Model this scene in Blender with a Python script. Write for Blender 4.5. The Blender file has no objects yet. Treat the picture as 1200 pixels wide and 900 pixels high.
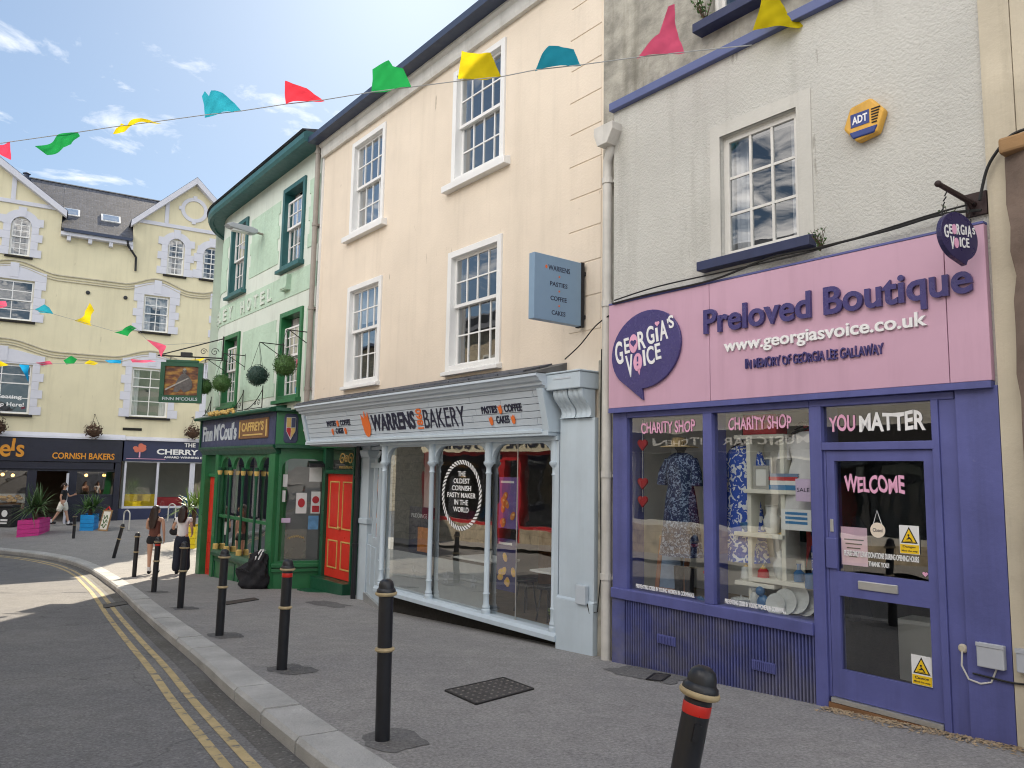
import bpy, bmesh, math, random
from mathutils import Vector, Matrix
R_=math.radians
random.seed(7)
sc=bpy.context.scene
COL=sc.collection
# ------------------------------------------------------------------ camera
PITCH,ROLL,FPX=R_(6.5),R_(1.0),900.0
cF=Vector((0,math.cos(PITCH),math.sin(PITCH)))
_R0=Vector((1,0,0)); _U0=Vector((0,-math.sin(PITCH),math.cos(PITCH)))
cR=_R0*math.cos(ROLL)+_U0*math.sin(ROLL); cU=_U0*math.cos(ROLL)-_R0*math.sin(ROLL)
cd=bpy.data.cameras.new('camera'); cam=bpy.data.objects.new('camera',cd); COL.objects.link(cam)
cam.matrix_world=Matrix(((cR.x,cU.x,-cF.x,0),(cR.y,cU.y,-cF.y,0),(cR.z,cU.z,-cF.z,0),(0,0,0,1)))
cd.sensor_width=36; cd.lens=27.0; cd.clip_start=0.05; cd.clip_end=2000
sc.camera=cam
# ------------------------------------------------------------------ world, sun, exposure
SUN_AZ=R_(-7.5)      # from +Y towards +X
SUN_EL=R_(38)
w=bpy.data.worlds.new('World'); sc.world=w; w.use_nodes=True
nt=w.node_tree; N=nt.nodes; L=nt.links; N.clear()
out=N.new('ShaderNodeOutputWorld'); bg=N.new('ShaderNodeBackground'); bg.inputs['Strength'].default_value=0.15
sky=N.new('ShaderNodeTexSky'); sky.sky_type='NISHITA'; sky.sun_disc=False
sky.sun_elevation=SUN_EL; sky.sun_rotation=SUN_AZ; sky.altitude=50; sky.air_density=1.0; sky.dust_density=0.6; sky.ozone_density=1.2
tc=N.new('ShaderNodeTexCoord'); sep=N.new('ShaderNodeSeparateXYZ'); L.new(tc.outputs['Generated'],sep.inputs[0])
def wm(op,a,b):
    n=N.new('ShaderNodeMath'); n.operation=op
    for i,v in enumerate((a,b)):
        if v is None: continue
        if isinstance(v,(int,float)): n.inputs[i].default_value=v
        else: L.new(v,n.inputs[i])
    return n.outputs[0]
zc=wm('MAXIMUM',sep.outputs[2],0.05)
cx=wm('DIVIDE',sep.outputs[0],zc); cy=wm('DIVIDE',sep.outputs[1],zc)
cmb=N.new('ShaderNodeCombineXYZ'); L.new(cx,cmb.inputs[0]); L.new(cy,cmb.inputs[1])
mp=N.new('ShaderNodeMapping'); L.new(cmb.outputs[0],mp.inputs[0]); mp.inputs['Location'].default_value=(0.35,1.1,3.3); mp.inputs['Scale'].default_value=(1.0,0.8,1)
n1=N.new('ShaderNodeTexNoise'); n1.inputs['Scale'].default_value=3.4; n1.inputs['Detail'].default_value=9; n1.inputs['Roughness'].default_value=0.62; n1.inputs['Distortion'].default_value=0.35
L.new(mp.outputs[0],n1.inputs['Vector'])
rp=N.new('ShaderNodeValToRGB'); rp.color_ramp.elements[0].position=0.56; rp.color_ramp.elements[1].position=0.72
def wmr(v,a,b,c,d):
    n=N.new('ShaderNodeMapRange'); L.new(v,n.inputs[0])
    for i,q in enumerate((a,b,c,d)): n.inputs[i+1].default_value=q
    return n.outputs[0]
bias=wm('ADD',wm('ADD',wmr(sep.outputs[1],.35,-.35,0,.19),wmr(cx,-1.0,-.35,.022,-.085)),0.0)  # first term adds unseen cloud behind the camera, as fill light
L.new(wm('ADD',n1.outputs['Fac'],bias),rp.inputs[0])
sg_=N.new('ShaderNodeGamma'); sg_.inputs[1].default_value=0.68; L.new(sky.outputs[0],sg_.inputs[0])
sk=N.new('ShaderNodeMixRGB'); sk.blend_type='MULTIPLY'; sk.inputs[0].default_value=1; L.new(sg_.outputs[0],sk.inputs[1]); sk.inputs[2].default_value=(.315,.372,.425,1)
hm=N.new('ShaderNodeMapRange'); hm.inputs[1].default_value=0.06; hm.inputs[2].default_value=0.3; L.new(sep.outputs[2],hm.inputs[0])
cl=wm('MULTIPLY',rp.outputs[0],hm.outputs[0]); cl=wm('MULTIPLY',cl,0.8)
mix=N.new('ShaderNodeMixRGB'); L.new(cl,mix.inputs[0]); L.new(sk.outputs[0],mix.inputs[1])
cc=N.new('ShaderNodeMixRGB'); L.new(wmr(sep.outputs[1],.3,-.4,0,1),cc.inputs[0]); cc.inputs[1].default_value=(2.7,2.7,2.7,1); cc.inputs[2].default_value=(11.5,10.8,10.0,1); L.new(cc.outputs[0],mix.inputs[2])  # clouds behind the camera made far brighter, added fill for the shaded facades
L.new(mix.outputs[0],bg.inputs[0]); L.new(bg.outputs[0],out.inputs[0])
sd=Vector((math.sin(SUN_AZ)*math.cos(SUN_EL),math.cos(SUN_AZ)*math.cos(SUN_EL),math.sin(SUN_EL)))
sl=bpy.data.lights.new('sun','SUN'); sl.energy=2.3; sl.angle=R_(0.53); sl.color=(1.0,0.88,0.70)
so=bpy.data.objects.new('sun',sl); COL.objects.link(so); so.rotation_euler=sd.to_track_quat('Z','Y').to_euler(); so.location=(0,30,40)
sc.view_settings.view_transform='Standard'; sc.view_settings.look='None'; sc.view_settings.exposure=1.82; sc.view_settings.gamma=1
sc.view_settings.use_curve_mapping=False
sc.cycles.filter_width=1.1
# ------------------------------------------------------------------ frames and pixel rays
def ray(x,y): return cF+cR*((x-600)/FPX)-cU*((y-450)/FPX)
class Frame:
    def __init__(s,o,rot):
        s.o=Vector((o[0],o[1],0)); s.rot=rot
        s.d=Vector((math.cos(rot),math.sin(rot),0)); s.n=Vector((-math.sin(rot),math.cos(rot),0))
    def w(s,x,y,z): return s.o+s.d*x+s.n*y+Vector((0,0,z))
    def loc(s,p): q=Vector(p)-s.o; return Vector((q.dot(s.d),q.dot(s.n),q.z))
    def px(s,x,y,off=0):
        v=ray(x,y); t=((s.o+s.n*off).dot(s.n))/v.dot(s.n); q=v*t
        return (q-s.o).dot(s.d),q.z
W=Frame((1.09,9.19),R_(-52))
YB=Frame((-20.4,34),math.atan2(.523,.853))
G=Frame((0,0),0)
def sm(a,b,x):
    t=max(0,min(1,(x-a)/(b-a))); return t*t*(3-2*t)
def gz(x,y):
    if y<21: z=-1.5-.065*max(y,-25)
    else:
        z=-1.5-.065*21; t=y-21
        z+= -.065*t+ (.065+.035)/6*t*t if t<3 else (-.195+.15)+.035*min(t-3,30)
    return z
def gpx(x,y,dz=0):
    v=ray(x,y); t=5.0
    a,b=0.5,120.
    f=lambda t:(v*t).z-gz((v*t).x,(v*t).y)-dz
    lo=.5
    tt=.5
    while tt<120:
        if f(tt)<0: break
        tt+=.25
    a,b=tt-.25,tt
    for _ in range(30):
        m=(a+b)/2
        if f(m)>0: a=m
        else: b=m
    return v*b
# ------------------------------------------------------------------ mesh building
OFF={}
class MB:
    def __init__(s): s.v=[]; s.f=[]
    def add(s,vs,fs):
        n=len(s.v); s.v+=[tuple(q) for q in vs]; s.f+=[tuple(i+n for i in q) for q in fs]; return s
    def box(s,x0,x1,y0,y1,z0,z1):
        return s.add([(x0,y0,z0),(x1,y0,z0),(x1,y1,z0),(x0,y1,z0),(x0,y0,z1),(x1,y0,z1),(x1,y1,z1),(x0,y1,z1)],
          [(0,3,2,1),(4,5,6,7),(0,1,5,4),(1,2,6,5),(2,3,7,6),(3,0,4,7)])
    def quad(s,a,b,c,d): return s.add([a,b,c,d],[(0,1,2,3)])
    def prism(s,poly,ax,a,b):
        n=len(poly)
        def P(p,h): return {'x':(h,p[0],p[1]),'y':(p[0],h,p[1]),'z':(p[0],p[1],h)}[ax]
        vs=[P(p,a) for p in poly]+[P(p,b) for p in poly]
        fs=[tuple(range(n)),tuple(range(2*n-1,n-1,-1))]+[(i,i+n,(i+1)%n+n,(i+1)%n) for i in range(n)]
        return s.add(vs,fs)
    def sweep(s,prof,xs,closed=True,caps=True):   # profile (y,z) swept along x stations
        n=len(prof); vs=[]; fs=[]
        for x in xs: vs+=[(x,p[0],p[1]) for p in prof]
        for i in range(len(xs)-1):
            for j in range(n if closed else n-1):
                k=(j+1)%n; fs.append((i*n+j,i*n+k,(i+1)*n+k,(i+1)*n+j))
        if caps and closed: fs+= [tuple(range(n)),tuple(range((len(xs)-1)*n,len(xs)*n))]
        return s.add(vs,fs)
    def tube(s,pts,r,n=8,cap=True):
        pts=[Vector(p) for p in pts]; m=len(pts); rs=r if isinstance(r,(list,tuple)) else [r]*m
        vs=[]; fs=[]; up=None
        for i,p in enumerate(pts):
            t=(pts[min(i+1,m-1)]-pts[max(i-1,0)]).normalized()
            if up is None:
                up=t.orthogonal().normalized()
            up=(up-t*up.dot(t)); up=up.normalized() if up.length>1e-6 else t.orthogonal().normalized()
            b=t.cross(up)
            for k in range(n):
                a=2*math.pi*k/n; vs.append(p+(up*math.cos(a)+b*math.sin(a))*rs[i])
        for i in range(m-1):
            for k in range(n): fs.append((i*n+k,i*n+(k+1)%n,(i+1)*n+(k+1)%n,(i+1)*n+k))
        if cap: fs+=[tuple(range(n)),tuple(range((m-1)*n,m*n))]
        return s.add(vs,fs)
    def lathe(s,prof,c=(0,0,0),n=16,axis='z'):
        vs=[]; fs=[]; m=len(prof)
        for r,h in prof:
            for k in range(n):
                a=2*math.pi*k/n; x,y=r*math.cos(a),r*math.sin(a)
                vs.append({'z':(c[0]+x,c[1]+y,c[2]+h),'y':(c[0]+x,c[1]+h,c[2]+y),'x':(c[0]+h,c[1]+x,c[2]+y)}[axis])
        for i in range(m-1):
            for k in range(n): fs.append((i*n+k,i*n+(k+1)%n,(i+1)*n+(k+1)%n,(i+1)*n+k))
        fs+=[tuple(range(n)),tuple(range((m-1)*n,m*n))]
        return s.add(vs,fs)
    def ball(s,c,r,n=16,m=10):
        rx,ry,rz=r if isinstance(r,(tuple,list)) else (r,r,r)
        vs=[(c[0],c[1],c[2]-rz)]; fs=[]
        for i in range(1,m):
            t=math.pi*i/m
            for k in range(n):
                a=2*math.pi*k/n; vs.append((c[0]+rx*math.sin(t)*math.cos(a),c[1]+ry*math.sin(t)*math.sin(a),c[2]-rz*math.cos(t)))
        vs.append((c[0],c[1],c[2]+rz))
        for k in range(n): fs.append((0,1+(k+1)%n,1+k))
        for i in range(m-2):
            for k in range(n): fs.append((1+i*n+k,1+i*n+(k+1)%n,1+(i+1)*n+(k+1)%n,1+(i+1)*n+k))
        b=1+(m-2)*n
        for k in range(n): fs.append((b+k,b+(k+1)%n,len(vs)-1))
        return s.add(vs,fs)
    def wall(s,x0,x1,y0,y1,z0,z1,holes=(),cuts=()):
        xs=sorted(set([x0,x1]+[h[0] for h in holes]+[h[1] for h in holes]+list(cuts)))
        zs=sorted(set([z0,z1]+[h[2] for h in holes]+[h[3] for h in holes]))
        xs=[x for x in xs if x0<=x<=x1]; zs=[z for z in zs if z0<=z<=z1]
        nx,nz=len(xs)-1,len(zs)-1
        def solid(i,j):
            if i<0 or j<0 or i>=nx or j>=nz: return False
            cx,cz=(xs[i]+xs[i+1])/2,(zs[j]+zs[j+1])/2
            return not any(h[0]<cx<h[1] and h[2]<cz<h[3] for h in holes)
        for i in range(nx):
            for j in range(nz):
                if not solid(i,j): continue
                a,b,c,d=xs[i],xs[i+1],zs[j],zs[j+1]
                s.add([(a,y0,c),(b,y0,c),(b,y0,d),(a,y0,d)],[(0,1,2,3)])
                s.add([(a,y1,c),(b,y1,c),(b,y1,d),(a,y1,d)],[(3,2,1,0)])
                if not solid(i-1,j): s.add([(a,y0,c),(a,y0,d),(a,y1,d),(a,y1,c)],[(0,1,2,3)])
                if not solid(i+1,j): s.add([(b,y0,c),(b,y1,c),(b,y1,d),(b,y0,d)],[(0,1,2,3)])
                if not solid(i,j-1): s.add([(a,y0,c),(a,y1,c),(b,y1,c),(b,y0,c)],[(0,1,2,3)])
                if not solid(i,j+1): s.add([(a,y0,d),(b,y0,d),(b,y1,d),(a,y1,d)],[(0,1,2,3)])
        return s
    def map(s,fn): s.v=[tuple(fn(*p)) for p in s.v]; return s
    def xf(s,M): s.v=[tuple(M@Vector(p)) for p in s.v]; return s
    def join(s,o): return s.add(o.v,o.f)
    def mesh(s,name,m,off=Vector((0,0,0)),smooth=False,recalc=True,merge=0):
        me=bpy.data.meshes.new(name)
        me.from_pydata([tuple(Vector(p)-off) for p in s.v],[],s.f)
        bm=bmesh.new(); bm.from_mesh(me)
        if merge: bmesh.ops.remove_doubles(bm,verts=bm.verts,dist=merge)
        if recalc: bmesh.ops.recalc_face_normals(bm,faces=bm.faces)
        if smooth:
            for f in bm.faces: f.smooth=True
            for e in bm.edges:
                if len(e.link_faces)==2 and e.calc_face_angle(0)>R_(38): e.smooth=False
        bm.to_mesh(me); bm.free()
        me.materials.append(m); return me
    def build(s,name,m,parent=None,bevel=0,smooth=False,label=None,merge=0,kind=None,recalc=True):
        off=OFF.get(parent.name,Vector((0,0,0))) if parent else Vector((0,0,0))
        me=s.mesh(name,m,off,smooth,recalc,merge)
        o=bpy.data.objects.new(name,me); COL.objects.link(o)
        if parent: o.parent=parent
        OFF[o.name]=off
        if label: o['label']=label
        if kind: o['kind']=kind
        if bevel:
            b=o.modifiers.new('bevel','BEVEL'); b.width=bevel; b.segments=1 if bevel<.006 else 2; b.limit_method='ANGLE'; b.angle_limit=R_(40)
        return o
def thing(name,label,cat,fr=G,at=(0,0,0),group=None,rot=0,local=False):
    o=bpy.data.objects.new(name,None); COL.objects.link(o); o.empty_display_size=.2
    o.location=fr.w(*at); o.rotation_euler=(0,0,fr.rot+rot); o['label']=label; o['category']=cat
    if group: o['group']=group
    OFF[o.name]=Vector((0,0,0)) if local else Vector(at)
    return o
def solo(name,mb,m,label,cat,fr=G,at=(0,0,0),group=None,rot=0,local=False,**k):
    o=mb.build(name,m,None,**k)
    if not local:
        for v in o.data.vertices: v.co-=Vector(at)
    o.location=fr.w(*at); o.rotation_euler=(0,0,fr.rot+rot); o['label']=label; o['category']=cat
    if group: o['group']=group
    OFF[o.name]=Vector((0,0,0)) if local else Vector(at)
    return o
def structure(name,mb,m,**k):
    o=mb.build(name,m,None,kind='structure',**k); return o
def dup(root,loc=None,rot=None,label=None):
    c=root.copy(); COL.objects.link(c)
    if loc is not None: c.location=loc
    if rot is not None: c.rotation_euler=rot
    if label: c['label']=label
    for ch in list(root.children):
        d=ch.copy(); COL.objects.link(d); d.parent=c
        for g in ch.children:
            e=g.copy(); COL.objects.link(e); e.parent=d
    OFF[c.name]=OFF.get(root.name,Vector((0,0,0)))
    return c
# ------------------------------------------------------------------ text
_tc={}
def text_mesh(body,bold=0,shear=0,space=1.0,res=4):
    key=(body,bold,shear,space)
    if key in _tc: return _tc[key]
    cu=bpy.data.curves.new('lettering','FONT'); cu.body=body; cu.offset=bold; cu.shear=shear; cu.space_character=space; cu.resolution_u=res
    o=bpy.data.objects.new('lettering',cu); COL.objects.link(o)
    dg=bpy.context.evaluated_depsgraph_get(); me=bpy.data.meshes.new_from_object(o.evaluated_get(dg))
    vs=[tuple(v.co) for v in me.vertices]; fs=[tuple(p.vertices) for p in me.polygons]
    bpy.data.objects.remove(o); bpy.data.curves.remove(cu); bpy.data.meshes.remove(me)
    _tc[key]=(vs,fs); return vs,fs
def letters(body,x0,x1,z0,z1,y,th=.012,bold=0.0,shear=0,jit=0,space=1.0,mb=None,mirror=False,slope=0):
    """flat letters filling the box x0..x1, z0..z1 with their front face at y (towards -y), thickness th"""
    mb=mb or MB()
    vs,fs=text_mesh(body,bold,shear,space)
    ax=min(v[0] for v in vs); bx=max(v[0] for v in vs); az=min(v[1] for v in vs); bz=max(v[1] for v in vs)
    out=[]
    rr=random.Random(len(body)*31+int(x0*100))
    ph=rr.uniform(0,6)
    for v in vs:
        u=(v[0]-ax)/(bx-ax); t=(v[1]-az)/(bz-az)
        if jit:
            k=u*len(body); t=t*(1+jit*math.sin(k*2.1+ph))+jit*.5*math.sin(k*3.3+ph)
        if mirror: u=1-u
        out.append((x0+u*(x1-x0),t*(z1-z0)+z0+slope*u))
    n=len(out)
    front=[(p[0],y,p[1]) for p in out]
    mb.add(front,fs)
    if th>0:
        back=[(p[0],y+th,p[1]) for p in out]
        cnt={}
        for f in fs:
            for i in range(len(f)):
                a,b=f[i],f[(i+1)%len(f)]; cnt[(a,b)]=cnt.get((a,b),0)+1
        side=[(a,b) for (a,b) in cnt if (b,a) not in cnt]
        vv=[]; ff=[]
        for a,b in side:
            k=len(vv); vv+=[front[a],front[b],back[b],back[a]]; ff.append((k,k+1,k+2,k+3))
        mb.add(vv,ff)
    return mb
def ell(cx,cz,rx,rz,n=32,rot=0):
    c,s=math.cos(rot),math.sin(rot)
    return [(cx+rx*math.cos(2*math.pi*i/n)*c-rz*math.sin(2*math.pi*i/n)*s, cz+rx*math.cos(2*math.pi*i/n)*s+rz*math.sin(2*math.pi*i/n)*c) for i in range(n)]
def heart(cx,cz,r):
    return [(cx+r*.0625*16*math.sin(t)**3, cz+r*.0625*(13*math.cos(t)-5*math.cos(2*t)-2*math.cos(3*t)-math.cos(4*t))) for t in [2*math.pi*i/20 for i in range(20)]]
# ------------------------------------------------------------------ materials
def _n(nt,t,**k):
    n=nt.nodes.new(t)
    for a,b in k.items(): setattr(n,a,b)
    return n
def mat(name,col,rough=.6,var=.12,vs=2.5,bump=0,bs=60,metal=0,spec=.5,streak=0,spot=None,spots=.0,spotscale=3,col2=None,c2amt=.5,c2scale=8,vor=0,emit=0,fine=0,marks=0):
    m=bpy.data.materials.new(name); m.use_nodes=True; nt=m.node_tree; L=nt.links
    b=nt.nodes['Principled BSDF']; b.inputs['Roughness'].default_value=rough; b.inputs['Metallic'].default_value=metal
    b.inputs['Specular IOR Level'].default_value=spec
    tc=_n(nt,'ShaderNodeTexCoord'); src=tc.outputs['Object']
    c=(*col,1)
    def noise(scale,det=4,rough=.55,vec=None):
        n=_n(nt,'ShaderNodeTexNoise'); n.inputs['Scale'].default_value=scale; n.inputs['Detail'].default_value=det; n.inputs['Roughness'].default_value=rough
        L.new(vec or src,n.inputs['Vector']); return n.outputs['Fac']
    def ramp(f,a,b2,v0=0,v1=1):
        r=_n(nt,'ShaderNodeMapRange'); r.inputs[1].default_value=a; r.inputs[2].default_value=b2; r.inputs[3].default_value=v0; r.inputs[4].default_value=v1; L.new(f,r.inputs[0]); return r.outputs[0]
    rgb=_n(nt,'ShaderNodeRGB'); rgb.outputs[0].default_value=c; cur=rgb.outputs[0]
    def mixc(f,a,bb,typ='MIX'):
        x=_n(nt,'ShaderNodeMixRGB',blend_type=typ)
        for i,v in ((0,f),(1,a),(2,bb)):
            if isinstance(v,(tuple,float,int)): x.inputs[i].default_value=v
            else: L.new(v,x.inputs[i])
        return x.outputs[0]
    if col2: cur=mixc(ramp(noise(c2scale,5,.6),.5-.12,.5+.12,0,c2amt*2 if c2amt<.5 else 1),cur,(*col2,1))
    if var:
        f=ramp(noise(vs,6,.6),.25,.75,1-var,1+var); cur=mixc(1.0,cur,f,'MULTIPLY')
    if fine:
        f=ramp(noise(160,2,.7),.3,.7,1-fine,1+fine); cur=mixc(1.0,cur,f,'MULTIPLY')
    if streak:
        mp=_n(nt,'ShaderNodeMapping'); mp.inputs['Scale'].default_value=(2.1,2.1,.16); L.new(src,mp.inputs[0])
        f=ramp(noise(1.6,7,.7,mp.outputs[0]),.50,.74,0,streak*1.25); cur=mixc(f,cur,(col[0]*.35,col[1]*.34,col[2]*.3,1))
    if spot:
        f=ramp(noise(spotscale,8,.68),1-spots-.5+.3,1-spots-.5+.4,0,1); cur=mixc(f,cur,(*spot,1))
    if marks:
        mp2=_n(nt,'ShaderNodeMapping'); mp2.inputs['Scale'].default_value=(7,7,1.5); L.new(src,mp2.inputs[0])
        cur=mixc(ramp(noise(1.0,3,.6,mp2.outputs[0]),.70,.74,0,marks),cur,(col[0]*.3,col[1]*.26,col[2]*.22,1))
    L.new(cur,b.inputs['Base Color'])
    if rough>.15:
        rr=ramp(noise(vs*3,4,.6),.3,.7,max(0,rough-.08),min(1,rough+.08)); L.new(rr,b.inputs['Roughness'])
    if bump:
        bn=_n(nt,'ShaderNodeBump'); bn.inputs['Strength'].default_value=min(1,bump); bn.inputs['Distance'].default_value=.012 if bump<=1 else .012*bump
        if vor:
            v=_n(nt,'ShaderNodeTexVoronoi'); v.feature='SMOOTH_F1'; v.inputs['Scale'].default_value=vor; 
            ad=_n(nt,'ShaderNodeVectorMath',operation='ADD'); nn=_n(nt,'ShaderNodeTexNoise'); nn.inputs['Scale'].default_value=vor*1.3
            L.new(src,nn.inputs['Vector']); s2=_n(nt,'ShaderNodeVectorMath',operation='SCALE'); s2.inputs['Scale'].default_value=.04; L.new(nn.outputs['Color'],s2.inputs[0])
            L.new(src,ad.inputs[0]); L.new(s2.outputs[0],ad.inputs[1]); L.new(ad.outputs[0],v.inputs['Vector'])
            x=_n(nt,'ShaderNodeMath',operation='ADD'); L.new(v.outputs['Distance'],x.inputs[0]); L.new(noise(bs,5,.65),x.inputs[1]); L.new(x.outputs[0],bn.inputs['Height'])
        else: L.new(noise(bs,5,.6),bn.inputs['Height'])
        L.new(bn.outputs[0],b.inputs['Normal'])
    if emit:
        b.inputs['Emission Color'].default_value=c; b.inputs['Emission Strength'].default_value=emit
    return m
def glass(name,tint=(.85,.9,.9),gain=1.7,wav=.012,rough=0.0):
    m=bpy.data.materials.new(name); m.use_nodes=True; nt=m.node_tree; L=nt.links; nt.nodes.clear()
    o=_n(nt,'ShaderNodeOutputMaterial'); mx=_n(nt,'ShaderNodeMixShader'); t=_n(nt,'ShaderNodeBsdfTransparent'); g=_n(nt,'ShaderNodeBsdfGlossy'); fr=_n(nt,'ShaderNodeFresnel'); ge=_n(nt,'ShaderNodeNewGeometry'); im=_n(nt,'ShaderNodeMapRange'); im.inputs[3].default_value=1.5; im.inputs[4].default_value=1/1.5; L.new(ge.outputs['Backfacing'],im.inputs[0]); L.new(im.outputs[0],fr.inputs[0])
    t.inputs[0].default_value=(*tint,1); g.inputs['Roughness'].default_value=rough; g.inputs[0].default_value=(1,1,1,1)
    ml=_n(nt,'ShaderNodeMath',operation='MULTIPLY'); ml.inputs[1].default_value=gain; ml.use_clamp=True
    L.new(fr.outputs[0],ml.inputs[0]); L.new(ml.outputs[0],mx.inputs[0]); L.new(t.outputs[0],mx.inputs[1]); L.new(g.outputs[0],mx.inputs[2]); L.new(mx.outputs[0],o.inputs[0])
    tc=_n(nt,'ShaderNodeTexCoord'); n=_n(nt,'ShaderNodeTexNoise'); n.inputs['Scale'].default_value=2.2; n.inputs['Detail'].default_value=1; L.new(tc.outputs['Object'],n.inputs['Vector'])
    bp=_n(nt,'ShaderNodeBump'); bp.inputs['Strength'].default_value=.5; bp.inputs['Distance'].default_value=wav; L.new(n.outputs['Fac'],bp.inputs['Height'])
    L.new(bp.outputs[0],g.inputs['Normal'])
    return m
def frosted(name,col,alpha=.6):
    m=bpy.data.materials.new(name); m.use_nodes=True; nt=m.node_tree; L=nt.links; nt.nodes.clear()
    o=_n(nt,'ShaderNodeOutputMaterial'); mx=_n(nt,'ShaderNodeMixShader'); t=_n(nt,'ShaderNodeBsdfTransparent'); d=_n(nt,'ShaderNodeBsdfDiffuse'); d.inputs[0].default_value=(*col,1); mx.inputs[0].default_value=alpha
    L.new(t.outputs[0],mx.inputs[1]); L.new(d.outputs[0],mx.inputs[2]); L.new(mx.outputs[0],o.inputs[0])
    tc=_n(nt,'ShaderNodeTexCoord'); n=_n(nt,'ShaderNodeTexNoise'); n.inputs['Scale'].default_value=6; L.new(tc.outputs['Object'],n.inputs['Vector'])
    r=_n(nt,'ShaderNodeMapRange'); r.inputs[3].default_value=alpha-.12; r.inputs[4].default_value=alpha+.12; L.new(n.outputs['Fac'],r.inputs[0]); L.new(r.outputs[0],mx.inputs[0])
    return m
def brick(name,c1,c2,mortar,scale,bw=.5,rh=.25,ms=.02,rough=.7,bump=.5,swap=False,off=.5):
    m=bpy.data.materials.new(name); m.use_nodes=True; nt=m.node_tree; L=nt.links; b=nt.nodes['Principled BSDF']; b.inputs['Roughness'].default_value=rough
    tc=_n(nt,'ShaderNodeTexCoord'); sp=_n(nt,'ShaderNodeSeparateXYZ'); L.new(tc.outputs['Object'],sp.inputs[0]); cb=_n(nt,'ShaderNodeCombineXYZ')
    L.new(sp.outputs[0],cb.inputs[0]); L.new(sp.outputs[1] if swap else sp.outputs[2],cb.inputs[1])
    t=_n(nt,'ShaderNodeTexBrick'); t.inputs['Color1'].default_value=(*c1,1); t.inputs['Color2'].default_value=(*c2,1); t.inputs['Mortar'].default_value=(*mortar,1)
    t.inputs['Scale'].default_value=scale; t.inputs['Brick Width'].default_value=bw; t.inputs['Row Height'].default_value=rh; t.inputs['Mortar Size'].default_value=ms; t.offset=off
    L.new(cb.outputs[0],t.inputs['Vector'])
    n=_n(nt,'ShaderNodeTexNoise'); n.inputs['Scale'].default_value=7; n.inputs['Detail'].default_value=6; L.new(tc.outputs['Object'],n.inputs['Vector'])
    r=_n(nt,'ShaderNodeMapRange'); r.inputs[1].default_value=.25; r.inputs[2].default_value=.75; r.inputs[3].default_value=.6; r.inputs[4].default_value=1.4; L.new(n.outputs['Fac'],r.inputs[0])
    x=_n(nt,'ShaderNodeMixRGB',blend_type='MULTIPLY'); x.inputs[0].default_value=1; L.new(t.outputs['Color'],x.inputs[1]); L.new(r.outputs[0],x.inputs[2]); L.new(x.outputs[0],b.inputs['Base Color'])
    bp=_n(nt,'ShaderNodeBump'); bp.inputs['Strength'].default_value=bump; bp.inputs['Distance'].default_value=.02; inv=_n(nt,'ShaderNodeMath',operation='SUBTRACT'); inv.inputs[0].default_value=1; L.new(t.outputs['Fac'],inv.inputs[1]); L.new(inv.outputs[0],bp.inputs['Height']); L.new(bp.outputs[0],b.inputs['Normal'])
    return m
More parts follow.
